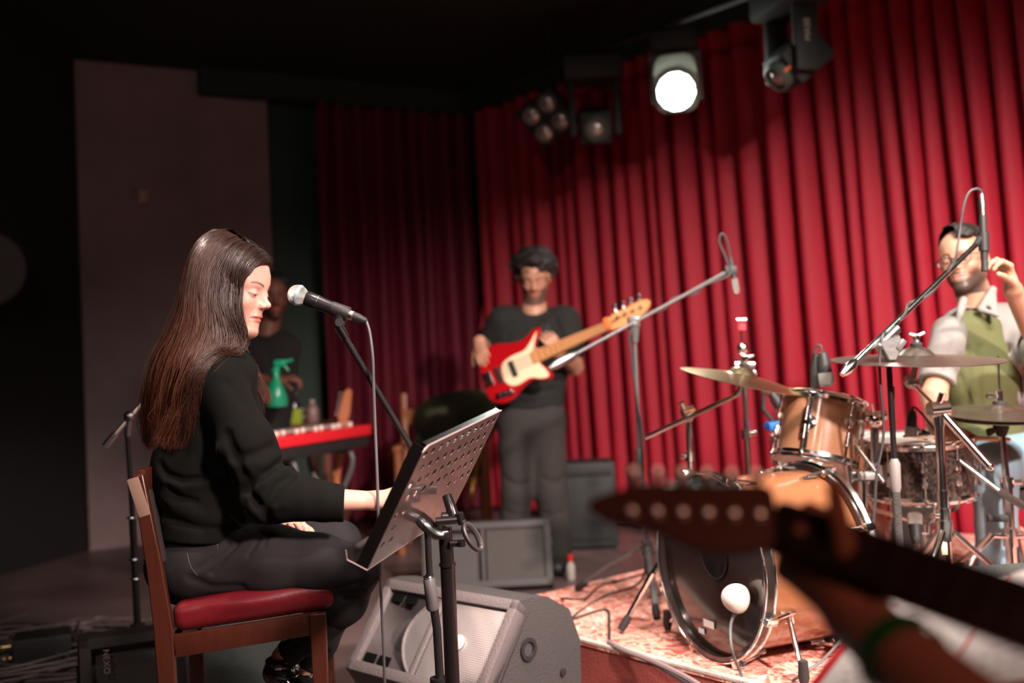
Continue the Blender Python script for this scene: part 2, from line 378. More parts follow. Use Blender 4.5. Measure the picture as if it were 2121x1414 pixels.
# ------------------------------------------------------------------ riser and rug
RZ = .16
R0 = pz(965, 1266, RZ); Ra = pz(1350, 1175, RZ); Rb = pz(1400, 1412, RZ)
rdA = (Ra - R0).normalized(); rdB = (Rb - R0).normalized(); rdB = (rdB - rdA * rdA.dot(rdB)).normalized()
m_riser = mat('red_brown_riser_cloth', (.30, .06, .045), .8, bump=.3, bscale=120, var=.35)
LA, LB = 3.0, 3.4
def clip_riser(ins=0.0):               # the riser's outline, cut short of the curtain
    P = [R0 + rdA * (u * LA - (ins if u else -ins)) + rdB * (v * LB - (ins if v else -ins)) for u, v in ((0, 0), (1, 0), (1, 1), (0, 1))]; out = []
    g = lambda p: (p - CORN).dot(RN) - (.26 + ins)
    for i in range(4):
        p, q = P[i], P[(i + 1) % 4]; a_, b_ = g(p), g(q)
        if a_ >= 0: out.append((p.x, p.y))
        if (a_ >= 0) != (b_ >= 0): k = p + (q - p) * (a_ / (a_ - b_)); out.append((k.x, k.y))
    return out
XYZ = (Vector((1, 0, 0)), Vector((0, 1, 0)), UP)
o = MB().prism(clip_riser(.004), XYZ, (0, 0, 0), 0, RZ - .012, .004).build('drum_riser', m_riser, smooth=False); tag(o, 'low rust-red drum riser under the patterned rug', 'stage riser')
m_rug = bpy.data.materials.new('persian_rug'); m_rug.use_nodes = True
def rug_nodes():
    nt = m_rug.node_tree; n = nt.nodes; L = nt.links; b = n['Principled BSDF']; b.inputs['Roughness'].default_value = .95; b.inputs['Specular IOR Level'].default_value = .1
    tc = n.new('ShaderNodeTexCoord'); mp = n.new('ShaderNodeMapping'); L.new(tc.outputs['Object'], mp.inputs[0])
    nz = n.new('ShaderNodeTexNoise'); nz.inputs['Scale'].default_value = 5; nz.inputs['Detail'].default_value = 3; L.new(mp.outputs[0], nz.inputs['Vector'])
    mix = n.new('ShaderNodeMix'); mix.data_type = 'VECTOR'; mix.inputs['Factor'].default_value = .3; L.new(mp.outputs[0], mix.inputs[4]); L.new(nz.outputs[1], mix.inputs[5])
    v1 = n.new('ShaderNodeTexVoronoi'); v1.feature = 'DISTANCE_TO_EDGE'; v1.inputs['Scale'].default_value = 21; L.new(mix.outputs[1], v1.inputs['Vector'])
    v2 = n.new('ShaderNodeTexVoronoi'); v2.inputs['Scale'].default_value = 30; L.new(mix.outputs[1], v2.inputs['Vector'])
    w1 = n.new('ShaderNodeTexWave'); w1.wave_type = 'RINGS'; w1.inputs['Scale'].default_value = 6; w1.inputs['Distortion'].default_value = 22; w1.inputs['Detail'].default_value = 2; L.new(mix.outputs[1], w1.inputs['Vector'])
    r1 = n.new('ShaderNodeValToRGB'); e = r1.color_ramp.elements; e[0].position = 0; e[0].color = (.76, .54, .44, 1); e[1].position = .12; e[1].color = (.52, .12, .085, 1); L.new(v1.outputs[0], r1.inputs[0])
    e2 = r1.color_ramp.elements.new(.05); e2.color = (.74, .47, .38, 1)
    r2 = n.new('ShaderNodeValToRGB'); e = r2.color_ramp.elements; e[0].position = .35; e[0].color = (0, 0, 0, 1); e[1].position = .75; e[1].color = (1, 1, 1, 1); L.new(w1.outputs[0], r2.inputs[0])
    m1 = n.new('ShaderNodeMix'); m1.data_type = 'RGBA'; L.new(r2.outputs[0], m1.inputs['Factor']); L.new(r1.outputs[0], m1.inputs[6]); m1.inputs[7].default_value = (.70, .33, .25, 1)
    r3 = n.new('ShaderNodeValToRGB'); e = r3.color_ramp.elements; e[0].position = .1; e[0].color = (1, 1, 1, 1); e[1].position = .2; e[1].color = (0, 0, 0, 1); L.new(v2.outputs[0], r3.inputs[0])
    m2 = n.new('ShaderNodeMix'); m2.data_type = 'RGBA'; L.new(r3.outputs[0], m2.inputs['Factor']); L.new(m1.outputs[2], m2.inputs[6]); m2.inputs[7].default_value = (.12, .09, .11, 1)
    L.new(m2.outputs[2], b.inputs['Base Color'])
    nb = n.new('ShaderNodeTexNoise'); nb.inputs['Scale'].default_value = 260; bp = n.new('ShaderNodeBump'); bp.inputs['Strength'].default_value = .4; bp.inputs['Distance'].default_value = .004; L.new(nb.outputs[0], bp.inputs['Height']); L.new(bp.outputs[0], b.inputs['Normal'])
rug_nodes()
rug = thing('rug', 'faded red oriental rug with cream edge covering the drum riser', 'rug', R0)
MB().prism(clip_riser(), XYZ, (0, 0, 0), RZ - .012, RZ).build('rug_field', m_rug, rug, smooth=False)
m_fr = mat('cream_wool', (.62, .52, .44), .95, bump=.4, bscale=200, var=.4, vscale=40)
MB().box(R0 + rdB * LB / 2 + rdA * .012 + UP * .002, (.028, LB, .012), (rdA, rdB, UP), .003).build('rug_edge', m_fr, rug)
# ------------------------------------------------------------------ shared materials
m_chrome = mat('chrome', (.88, .88, .86), .16, 1.0)
m_steel = mat('dull_steel', (.42, .41, .40), .32, 1.0, bump=.05)
m_blk = mat('black_enamel', (.012, .011, .011), .32, bump=.05, bscale=300)
m_blkm = mat('matt_black_plastic', (.016, .015, .015), .55, bump=.1, bscale=200)
m_rub = mat('black_rubber', (.02, .018, .018), .8)
m_cable = mat('black_cable', (.035, .032, .032), .5)
m_grill = mat('steel_mesh', (.66, .70, .62), .42, .75, bump=.9, bscale=1300)
m_white = mat('white_print', (.75, .72, .68), .6)
m_white2 = mat('dim_white_print', (.40, .34, .30), .6)
m_brass = mat('cymbal_bronze', (.80, .62, .36), .28, 1.0, bump=.12, bscale=8, var=.25, vscale=14)
m_brass2 = mat('worn_cymbal_bronze', (.46, .37, .30), .38, 1.0, bump=.25, bscale=10, var=.6, vscale=18)
m_red = mat('red_felt', (.65, .05, .07), .9)
m_skin_w = mat('white_drum_head', (.80, .75, .68), .55, bump=.08, bscale=50)
m_orange = mat('natural_maple_lacquer', (.30, .115, .050), .22, coat=.6, var=.35, vscale=5, stretch=(1, 1, 9), bump=.02)
m_tomwrap = mat('amber_maple_lacquer', (.40, .19, .10), .25, coat=.8, var=.45, vscale=6, stretch=(1, 1, 5))
m_pearl = mat('black_pearl_wrap', (.012, .009, .009), .2, coat=.8, col2=(.07, .045, .035), vscale=80)
m_tape = mat('cream_tape', (.75, .66, .45), .7)
def floor_under(p, z=0.): return Vector((p.x, p.y, z))
def ring(mb, c, ax, R, r, n=40): mb.torus(c, ax, R, r, n, 8); return mb
def tripod(root, foot, z0, R, m, ang=0., h=.28, rubber=True, low=.07, n=3, mtip=None, legr=.009):
    for k in range(n):
        a = ang + 2 * math.pi * k / n; tip = Vector((foot.x + R * math.cos(a), foot.y + R * math.sin(a), z0 + .012)); d = Vector((math.cos(a), math.sin(a), 0))
        top = Vector((foot.x, foot.y, z0 + h)) + d * .018
        leg = MB().tube([top, top * .45 + tip * .55 + UP * .012, tip], [legr, legr, legr * .9], 8, sx=1.5).build('leg', m, root)
        if rubber: MB().tube([tip + (top - tip).normalized() * .055, tip + (top - tip).normalized() * .02, tip], [.013, .015, .012], 10).build('rubber_foot', m_rub, leg)
    MB().cyl((foot.x, foot.y, z0 + h - .03), (foot.x, foot.y, z0 + h + .03), .026).build('hub', m, root)
    MB().cyl((foot.x, foot.y, z0 + low), (foot.x, foot.y, z0 + low + .03), .02).build('lower_collar', m, root)
def cable(name, pts, r, label, catn='cable', m=None, group=None, n=8):
    o = MB().tube(cat_pts(pts, n), r, 8).build(name, m or m_cable); return tag(o, label, catn, group)
# ------------------------------------------------------------------ stage monitors
m_cab = mat('charcoal_speaker_paint', (.050, .045, .044), .6, bump=.35, bscale=160, spec=.4)
m_cabedge = mat('worn_grey_cabinet', (.12, .10, .098), .55, bump=.3, bscale=140)
m_mesh = mat('grille_mesh', (.52, .49, .47), .38, .75)
def grille_nodes():
    nt = m_mesh.node_tree; n = nt.nodes; L = nt.links; b = n['Principled BSDF']; tc = n.new('ShaderNodeTexCoord'); v = n.new('ShaderNodeTexVoronoi'); v.inputs['Scale'].default_value = 190; v.inputs['Randomness'].default_value = 0
    L.new(tc.outputs['Object'], v.inputs['Vector']); r = n.new('ShaderNodeValToRGB'); e = r.color_ramp.elements; e[0].position = .28; e[0].color = (.05, .045, .045, 1); e[1].position = .42; e[1].color = (.55, .51, .49, 1)
    L.new(v.outputs[0], r.inputs[0]); L.new(r.outputs[0], b.inputs['Base Color'])
grille_nodes()
def wedge(TL, e, n, W, zt, zb, run, label, mesh=m_mesh, group=None, horn=True, fm=None):
    e = Vector((e.x, e.y, 0)).normalized(); n = Vector((n.x, n.y, 0)).normalized(); O = Vector((TL.x, TL.y, 0)); t = thing('stage_monitor', label, 'speaker', O + e * W / 2 - n * .05, group)
    face_h = math.hypot(zt - zb, run); u = (UP * (zt - zb) - n * run).normalized(); fn = e.cross(u); fn = fn if fn.dot(n) > 0 else -fn
    prof = [(run, zb), (run * .55, 0.004), (-.20, 0.004), (-.26, .06), (-.265, zt * .55), (-.22, zt * .82), (-.12, zt * .97), (-.05, zt), (0, zt)]
    mb = MB(); vs = []
    for s in (0, W): vs += [O + e * s + n * a + UP * b for a, b in prof]
    k = len(prof); fs = [tuple(range(k)), tuple(range(2 * k - 1, k - 1, -1))] + [(i, (i + 1) % k, k + (i + 1) % k, k + i) for i in range(k) if i != k - 1]
    mb.add(vs, fs)
    c = O + UP * zb + n * run                                # bottom-left corner of the face, u points up the face
    R = (e, u, fn)
    # recessed baffle behind the grille frame
    mb.box(c + e * W / 2 + u * face_h / 2 - fn * .05, (W, face_h, .006), R); mb.build('cabinet', m_cab, t)
    fr = MB(); bw = .035
    for (a, b, s1, s2) in ((W / 2, bw / 2, W, bw), (W / 2, face_h - bw / 2, W, bw), (bw / 2, face_h / 2, bw, face_h), (W - bw / 2, face_h / 2, bw, face_h)):
        fr.box(c + e * a + u * b - fn * .02, (s1, s2, .05), R, .006)
    fr.box(c + e * W * .47 + u * face_h / 2 - fn * .012, (.02, face_h - .06, .02), R, .005)
    fr.build('grille_frame', fm or m_cabedge, t)
    g = MB(); g.box(c + e * (W * .735) + u * face_h / 2 - fn * .012, (W * .53 - bw, face_h - 2 * bw, .004), R)
    g.build('grille', mesh, t, smooth=False)
    if horn:
        # hollow horn on the left half, the round edge of the woofer opening beside it, ports in the corners
        h = MB(); ncol = 16; x0, x1 = bw, W * .46; y0, y1 = bw, face_h - bw; rows = []
        for i in range(ncol + 1):
            s = i / ncol
            for j in range(9):
                q = j / 8; depth = .055 * math.sin(math.pi * q) ** 1.5 * math.sin(math.pi * min(1, s * .9 + .02)) ** .8; rows.append(c + e * (x0 + (x1 - x0) * s) + u * (y0 + (y1 - y0) * q) - fn * (.012 + depth))
        h.add(rows, [(i * 9 + j, (i + 1) * 9 + j, (i + 1) * 9 + j + 1, i * 9 + j + 1) for i in range(ncol) for j in range(8)]); h.build('horn', mat('grey_horn_plastic', (.055, .046, .045), .4, bump=.1), t, angle=None)
        for (a, b) in ((x0 + .040, y1 - .020), (x0 + .108, y1 - .020), (x0 + .040, y0 + .020), (x0 + .108, y0 + .020)):
            MB().box(c + e * a + u * b - fn * .010, (.055, .028, .003), R, .001).build('port', mat('port_black', (.001, .001, .001), .95, spec=.1), t)
        bul = lambda q: .085 * math.sin(math.pi * q) ** .8
        arc = [(W * .455 - bul(i / 18), bw + (face_h - 2 * bw) * i / 18) for i in range(19)]
        MB().prism(arc + [(W * .46, face_h - bw), (W * .46, bw)], R, c, -.010, -.006).build('grille', mesh, t, smooth=False)
        MB().tube([c + e * a + u * b - fn * .005 for a, b in arc], .005, 8).build('woofer_rim', m_cabedge, t)
    bdg = MB(); bdg.lathe([(.02, -.002), (.024, .0), (.024, .003), (.0005, .0045)], c + e * (W * .70) + u * face_h * .5 - fn * .006, fn, 24)
    if horn: bdg.build('badge', m_white, t)
    for s, q in ((W, 1), (0, -1)):                           # end handle cups and bolts
        hb = MB(); hb2 = MB(); cc = O + e * (s + .002 * q); hb.lathe([(.028, -.01), (.034, 0), (.034, .006), (.022, .006), (.02, -.006), (.0005, -.006)], cc - n * .02 + UP * zt * .62, e * q, 20)
        hb2.lathe([(.010, 0), (.012, .006), (.0005, .008)], cc - n * .17 + UP * zt * .35, e * q, 12); hb.build('handle_cup', m_blkm, t); hb2.build('side_bolt', m_blkm, t)
    return t, c, e, u, fn, face_h
eW = Vector((.733, -.680, 0)); nW = Vector((-.680, -.733, 0))
wedge(Vector((-.451, 3.371, 0)), eW, nW, .603, .385, .133, .191, 'big stage monitor lit up in front of the rug corner, horn and white badge showing')
b1 = pz(1147, 1226, 0); eF = Vector((1, .03, 0)).normalized()
m_mesh2 = mat('dusty_grille', (.085, .075, .07), .7, .1, bump=.8, bscale=300)
wedge(b1 - eF * .63 + V(0, .13, 0), eF, V(.03, -1, 0), .63, .33, .03, .10, 'dusty grey stage monitor on the floor in front of the bass player', m_mesh2, horn=False, fm=m_cab)
eL = Vector((.41, .19, 0)).normalized(); nL = Vector((eL.y, -eL.x, 0)); tl = pt(162, 1326, 3.05)
t, c, e, u, fn, fh = wedge(tl, eL, nL, .66, tl.z, .04, .14, 'dark stage monitor lettered NEXO on the floor behind the wooden chair', mat('dark_grille', (.055, .06, .055), .6, .2, bump=.8, bscale=300), horn=False, fm=m_cab)
def text_mesh(name, s, size, o, ex, ey, ez, m, parent, spacing=1.0, ext=.0006):
    cu = bpy.data.curves.new(name, 'FONT'); cu.body = s; cu.size = size; cu.extrude = ext; cu.align_x = 'CENTER'; cu.align_y = 'CENTER'; cu.space_character = spacing
    ob = bpy.data.objects.new(name, cu); COL.objects.link(ob); bpy.context.view_layer.update(); me = ob.evaluated_get(bpy.context.evaluated_depsgraph_get()).to_mesh()
    vs = [Vector(o) + ex * v.co.x + ey * v.co.y + ez * v.co.z for v in me.vertices]; fs = [tuple(p.vertices) for p in me.polygons]; bpy.data.objects.remove(ob); bpy.data.curves.remove(cu)
    return link_mesh(name, [tuple(v) for v in vs], fs, m, parent, smooth=False)
text_mesh('lettering', 'NEXO', .026, c + e * .075 + u * fh * .74 + fn * .007, -u, e, fn, m_white2, t, 1.05)
# ------------------------------------------------------------------ singer's chair
m_wood = mat('mahogany_stained_wood', (.075, .018, .009), .33, coat=.25, var=.5, vscale=5, stretch=(9, 9, 1), bump=.06, bscale=30)
m_leather = mat('dark_red_vinyl', (.125, .007, .011), .36, bump=.10, bscale=420)
CHY = 2.50; th = math.radians(8); cf = Vector((math.cos(th), math.sin(th), 0)); cs = Vector((-math.sin(th), math.cos(th), 0))   # forward, far side
chb = pt(362, 1312, CHY); chf = chb + cf * .405
ch = thing('chair', "singer's wooden chair with dark red vinyl seat pad", 'chair', Vector((chb.x + .2, CHY + .2, 0)))
CW = .40; zs = chb.z                                   # underside of the cushion at the back
def cpt(f, s, z): return Vector((chb.x, chb.y, 0)) + cf * f + cs * s + UP * z
rise = .030
def cushion():
    Rr = (cf, cs, UP); a = rise / .405; cen = cpt(.20, CW / 2, zs + .035)
    M = (Vector((cf.x, cf.y, a)).normalized(), cs, cs.cross(Vector((cf.x, cf.y, a))).normalized() * -1)
    core = bx(cen + UP * rise * .5, (.207, .20, .036), M, .026)
    crown = ell(cen + UP * (rise * .5 + .012), (.22, .21, .045), M)
    f = U(.03, core, crown)
    f = FOLD(f, [([cpt(.0, -.01, zs + .05), cpt(.03, .0, zs + .075)], .010, .004), ([cpt(.40, -.01, zs + .075), cpt(.412, .0, zs + .03)], .006, .006)])
    lo, hi = bounds([cpt(-.05, -.05, zs - .05), cpt(.5, .5, zs + .2)], .02); return sdf_obj('seat_pad', f, lo, hi, .0045, m_leather, ch)
cushion()
def post(name, s):
    mb = MB(); pts = [cpt(-.015, s, 0.0), cpt(-.02, s, .30), cpt(-.025, s, .46), cpt(-.042, s, .62), cpt(-.074, s, zs + .40)]; wd = [.040, .042, .046, .038, .028]
    vs = []
    for p, q in zip(pts, wd):
        for i, j in ((-1, -1), (1, -1), (1, 1), (-1, 1)): vs.append(p + cf * (i * q / 2) + cs * (j * .0135))
    fs = [(0, 3, 2, 1), (16, 17, 18, 19)] + [(a * 4 + i, a * 4 + (i + 1) % 4, a * 4 + 4 + (i + 1) % 4, a * 4 + 4 + i) for a in range(4) for i in range(4)]
    mb.add(vs, fs); o = mb.build(name, m_wood, ch, angle=60); bv = o.modifiers.new('b', 'BEVEL'); bv.width = .003; bv.segments = 2; return o
post('back_post', .0); post('back_post', CW)
def beam(name, a, b, w, h, m, parent, upv=UP, bev=.003):
    a, b = Vector(a), Vector(b); x = (b - a).normalized(); y = upv.cross(x).normalized(); z = x.cross(y); return MB().box((a + b) / 2, ((b - a).length, w, h), (x, y, z), bev).build(name, m, parent)
beam('top_rail', cpt(-.072, .012, zs + .375), cpt(-.072, CW - .012, zs + .375), .022, .07, m_wood, ch)
MB().box(cpt(-.056, CW / 2, zs + .27), (.03, CW - .05, .20), (Vector((cf.x, cf.y, -.22)).normalized(), cs, Vector((-cf.x * .22, -cf.y * .22, 1)).normalized()), .012).build('back_pad', mat('shaded_vinyl', (.03, .024, .025), .5), ch)  # dark grey puts the shadow on the pad into its colour
# pale block: light caught by the near post's top, put into its colour
MB().box(cpt(-.072, -.001, zs + .345), (.030, .0285, .10), (Vector((cf.x, cf.y, .28)).normalized(), cs, Vector((-cf.x * .28, -cf.y * .28, 1)).normalized()), .004).build('lit_post_top', mat('lit_pale_wood', (.30, .19, .14), .35, var=.4), ch)
for s in (0.0, CW):
    beam('side_rail', cpt(0, s, zs - .030), cpt(.355, s, zs - .030 + rise), .02, .055, m_wood, ch)
    mb = MB(); p0 = cpt(.352, s, 0); vs = []
    for z, q in ((0, .030), (zs - .005 + rise, .042)):
        for i, j in ((-1, -1), (1, -1), (1, 1), (-1, 1)): vs.append(p0 + UP * z + cf * (i * q / 2) + cs * (j * .014))
    mb.add(vs, [(0, 3, 2, 1), (4, 5, 6, 7)] + [(i, (i + 1) % 4, 4 + (i + 1) % 4, 4 + i) for i in range(4)]); o = mb.build('front_leg', m_wood, ch); bv = o.modifiers.new('b', 'BEVEL'); bv.width = .003; bv.segments = 2
for f_ in (0.0, .352): beam('cross_rail', cpt(f_, .01, zs - .030 + f_ * .08), cpt(f_, CW - .01, zs - .030 + f_ * .08), .02, .05, m_wood, ch)
# ------------------------------------------------------------------ vocal microphone, stand and cable
MY = 2.47
ms = thing('microphone_stand', "singer's black boom microphone stand leaning in behind the music desk", 'microphone stand', floor_under(pt(905, 1300, 2.58)))
top = pt(868, 952, 2.56); pb = pt(912, 1414, 2.60); base = pb + (pb - top) * (pb.z - .28) / (top.z - pb.z); base2 = Vector((base.x, base.y, 0))
clipp = pt(702, 678, MY); 
MB().tube([top, pt(886, 1110, 2.57), pt(890, 1195, 2.575)], .0085, 12).build('upper_pole', m_blk, ms)
MB().tube([pt(889, 1190, 2.575), pt(905, 1300, 2.59), base], .0115, 12).build('lower_pole', m_blk, ms)
MB().tube([pt(889, 1195, 2.575), pt(889, 1200, 2.575), pt(896, 1258, 2.58), pt(897, 1264, 2.58)], [.012, .0155, .0165, .012], 14).build('clutch_sleeve', mat('grey_grip', (.10, .09, .09), .45), ms)
ring(MB(), pt(888, 1194, 2.575), UP, .0125, .003, 20).build('clutch_ring', m_chrome, ms)
MB().tube([clipp, top + (top - clipp).normalized() * .02], .0078, 12).build('boom', m_blk, ms)
mb = MB(); mb.cyl(top - V(.028, .02, .0), top + V(.02, .012, 0), .012); mb.tube([top - V(.028, 0, -.006), top - V(.034, 0, .012)], [.006, .010], 8); mb.build('boom_clamp', m_steel, ms)
tripod(ms, base2, 0, .30, m_blk, .9, .25); MB().cyl(base2 + UP * .02, base + UP * .02, .0115).build('leg_collar', m_blk, ms)
ma = pt(617, 611, MY); mb_ = pt(757, 664, MY); ax = (mb_ - ma).normalized()
mk = MB(); j0 = pt(690, 652, MY); jx = (clipp - j0)
mk.lathe([(.0165, 0), (.0175, .003), (.0185, .045), (.0175, .048)], ma + ax * .088, ax, 20)
mk.tube([ma + ax * .112 - UP * .010, ma + ax * .108 - UP * .035, clipp + (clipp - top).normalized() * .0], [.016, .012, .010], 12)
mk.cyl(clipp + V(.004, -.014, .012), clipp + V(.004, .014, .012), .011); mk.build('clip', m_blkm, ms)
MB().tube([clipp + (top - clipp).normalized() * -.002, clipp + (top - clipp).normalized() * .03], [.0125, .0115], 12).build('thread_collar', m_chrome, ms)
mic = thing('microphone', "singer's handheld microphone with silver mesh ball and pale blue ring", 'microphone', ma)
MB().lathe([(.0001, -.0255)] + [(.0258 * math.sin(a), -.0258 * math.cos(a)) for a in np.linspace(.15, 2.35, 16)] + [(.0175, .022)], ma, ax, 36).build('mesh_ball', m_grill, mic)
MB().lathe([(.0262, -.0025), (.0268, -.001), (.0268, .0035), (.0262, .005)], ma, ax, 36).build('ball_ring', mat('pale_blue_plastic', (.28, .45, .58), .4), mic)
MB().lathe([(.017, .020), (.0195, .024), (.019, .050), (.0168, .075), (.0162, .13), (.0158, .131)], ma, ax, 28).build('body', mat('satin_black_metal', (.022, .02, .022), .3, .3), mic)
MB().lathe([(.0170, .0512), (.0196, .0516), (.0196, .0524), (.0170, .0528)], ma, ax, 28).build('body_seam', m_steel, mic)
MB().lathe([(.0125, .130), (.0125, .146), (.0115, .147)], ma, ax, 24).build('connector_band', mat('brushed_nickel', (.62, .52, .44), .3, 1.), mic)
MB().lathe([(.0118, .146), (.0118, .160), (.008, .178), (.0045, .184)], ma, ax, 20).build('plug', m_blkm, mic)
e1 = ma + ax * .182
cable('microphone_cable', [e1, pt(766, 690, MY), pt(772, 740, MY), pt(774, 800, MY + .01), pt(777, 880, MY + .02), pt(781, 980, MY + .02), pt(784, 1080, MY + .03), pt(788, 1200, MY + .05), pt(794, 1330, MY + .10), pt(800, 1450, MY + .14), Vector((pt(800, 1450, 2.6).x + .02, 2.62, .02)), Vector((-.2, 2.3, .006))], .0038, 'grey microphone cable hanging straight down beside the music desk', m=mat('grey_cable', (.10, .10, .098), .45))
# ------------------------------------------------------------------ music desk
dk = thing('music_stand', 'black perforated metal music desk on a pole in front of the singer', 'music stand', floor_under(pt(928, 1400, 2.36)))
DA = pt(760, 1180, 2.15); DB = pt(908, 918, 2.15); DC = pt(1060, 848, 2.58); DD = pt(929, 1062, 2.56)
ew = ((DD - DA) + (DC - DB)).normalized(); Wd = ((DD - DA).length + (DC - DB).length) / 2; eu = ((DB - DA) + (DC - DD)); eu = (eu - ew * eu.dot(ew)); Hd = ((DB - DA).length + (DC - DD).length) / 2; eu.normalize()
en = ew.cross(eu); en = en if en.y < 0 or en.x > 0 else -en          # faces the camera side (the back of the desk)
if en.dot(C_O - DA) < 0: en = -en
def desk_panel():
    nx, ny = 200, 130; X = np.linspace(0, Wd, nx + 1); Y_ = np.linspace(0, Hd, ny + 1)
    holes = []
    rows = 7; pitch = Wd / 11.2
    for r in range(rows):
        y = Hd * (.93 - r * .125)
        for k in range(11):
            x = pitch * (k + .55 + (.5 if r % 2 else 0))
            if x > Wd - .02: continue
            if r >= 4 and .16 < x / Wd < .60 and y < Hd * .52: continue
            if r >= 5 and x / Wd > .2: continue
            holes.append((x, y))
    holes = np.array(holes); cx = (X[:-1] + X[1:]) / 2; cy = (Y_[:-1] + Y_[1:]) / 2; GX, GY = np.meshgrid(cx, cy, indexing='ij')
    keep = np.ones_like(GX, bool)
    ca, sa = math.cos(math.radians(62)), math.sin(math.radians(62))
    for (x, y) in holes:
        dx, dy = GX - x, GY - y; keep &= ((dx * ca + dy * sa) / .0085) ** 2 + ((-dx * sa + dy * ca) / .0085) ** 2 > 1
    # chamfered upper near corner
    keep &= (GX * 1.0 + (Hd - GY) * 1.2) > .018
    v = np.array([tuple(DA + ew * x + eu * y) for x in X for y in Y_]); idx = lambda i, j: i * (ny + 1) + j
    fs = [(idx(i, j), idx(i + 1, j), idx(i + 1, j + 1), idx(i, j + 1)) for i in range(nx) for j in range(ny) if keep[i, j]]
    o = link_mesh('desk_panel', v, fs, mat('black_desk_enamel', (.075, .050, .048), .34, spec=.6, bump=.06, bscale=20, coat=.3), dk, angle=None); so = o.modifiers.new('t', 'SOLIDIFY'); so.thickness = .0014; so.offset = 0
desk_panel()
m_dk = mat('glossy_black_enamel', (.010, .008, .008), .22, coat=.4); m_rim = mat('lit_pink_edge', (.55, .42, .42), .35, .6)  # pale pink of the rim paints light caught along the desk's edges
fl = MB(); fl2 = MB()
fl.box(DA + eu * Hd * .5 - en * .014 , (.0016, Hd, .028), (ew, eu, en)); fl2.box(DA + ew * Wd + eu * Hd * .5 - en * .010, (.0016, Hd, .020), (ew, eu, en)); fl.build('side_flange', m_dk, dk, smooth=False); fl2.build('side_flange', m_dk, dk, smooth=False)
tf = MB(); tf.tube([DA + eu * (Hd - .012) - en * .001, DA + ew * .018 + eu * (Hd + .001), DA + ew * Wd + eu * (Hd + .001)], .0022, 8); MB().box(DA + ew * (Wd / 2 + .01) + eu * (Hd - .001) - en * .008, (Wd - .02, .0015, .016), (ew, eu, en)).build('top_return', m_dk, dk); tf.build('top_flange', m_rim, dk)
lp = MB(); lip = [(0, 0), (-.014, .030), (-.030, .034), (-.058, .030), (-.062, .018)]    # section of the shelf: (along -en, along eu)
ls = [(0., 0.), (-.030, .012), (-.058, .030)]
vs = []
for s in (0, Wd):
    for (a, b) in [(0, .0), (-.05, -.006), (-.062, .012), (-.0605, .0135), (-.049, -.0035), (0, .0025)]: vs.append(DA + ew * s + en * a + eu * b)
k = 6; lp.add(vs, [tuple(range(k)), tuple(range(2 * k - 1, k - 1, -1))] + [(i, (i + 1) % k, k + (i + 1) % k, k + i) for i in range(k)]); lp.build('shelf_lip', m_dk, dk)
lr = MB(); lr.tube([DA + en * .001, DA - en * .05 - eu * .006, DA - en * .062 + eu * .012], .0022, 6); lr.tube([DA, DA + ew * Wd], .0016, 6); lr.build('shelf_edge', m_rim, dk)
hub = pt(912, 1075, 2.33); pole_t = pt(922, 1110, 2.35)
MB().tube([pole_t + UP * .02, pt(926, 1160, 2.35), pt(927, 1170, 2.35)], .0165, 16).build('pole_head', m_dk, dk)
fp = pt(937, 1414, 2.38); fpb = fp + (fp - pole_t) * (fp.z - .25) / (pole_t.z - fp.z)
MB().tube([pt(927, 1165, 2.35), fp, fpb], .0175, 16).build('pole', m_dk, dk); 
MB().tube([pt(927, 1166, 2.35), pt(927, 1172, 2.35)], .020, 16).build('pole_collar', m_dk, dk)
tripod(dk, Vector((fpb.x, fpb.y, 0)), 0, .28, m_blk, .4, .25)
q1 = pt(858, 1062, 2.33); q2 = pt(932, 1030, 2.36)
br = MB(); br.tube(cat_pts([q1 + V(-.0, 0, .006), pt(880, 1082, 2.31), pt(905, 1103, 2.31), pt(925, 1100, 2.32)], 6), [.010, .014, .013, .011], 10, sx=1.6); br.build('bracket_arm', m_dk, dk)
br = MB(); br.tube([pt(926, 1028, 2.37), pt(934, 1050, 2.35), pt(940, 1075, 2.34)], [.012, .013, .015], 12); br.build('bracket_tube', m_dk, dk)
br = MB(); br.cyl(pt(903, 1080, 2.30), pt(945, 1076, 2.31), .0095); br.cyl(pt(915, 1070, 2.34), pt(955, 1068, 2.35), .0105); br.tube([pt(950, 1062, 2.33), pt(957, 1085, 2.33)], [.010, .009], 10); br.build('tilt_bolt', m_dk, dk)
br = MB(); br.tube([pt(932, 1125, 2.33), pt(962, 1125, 2.33)], [.008, .009], 10); br.cyl(pt(955, 1120, 2.32), pt(957, 1131, 2.32), .009); br.build('height_knob', m_dk, dk)
hc = pt(978, 1112, 2.33); hu = (pt(996, 1142, 2.33) - pt(960, 1084, 2.33)).normalized(); hx = Vector((.55, -.5, .35)).cross(hu).normalized()
pts = [hc + hu * (.034 * math.cos(a)) + hx * (.017 * math.sin(a)) for a in np.linspace(0, 2 * math.pi, 29)[:-1]]
MB().tube(pts, .0052, 10, closed=True, sx=1.5).build('ring_lever', mat('grey_metal_lever', (.16, .14, .135), .35, .8), dk)
MB().tube([pt(957, 1078, 2.33), pt(963, 1092, 2.33)], [.009, .006], 10).build('lever_stem', m_steel, dk)
# sheet on the desk (seen through the holes and past the near edge)
m_paper = mat('sheet_paper', (.78, .72, .68), .8)
pp = MB().box(DA + ew * Wd * .50 + eu * Hd * .47 - en * .0055, (.21, .27 if Hd > .29 else Hd * .92, .0012), (ew, eu, en)).build('song_sheet', m_paper, smooth=False); tag(pp, 'white song sheet resting on the perforated music desk', 'paper')

beam('stretcher', cpt(.352, .01, .20), cpt(.352, CW - .01, .20), .02, .03, m_wood, ch)
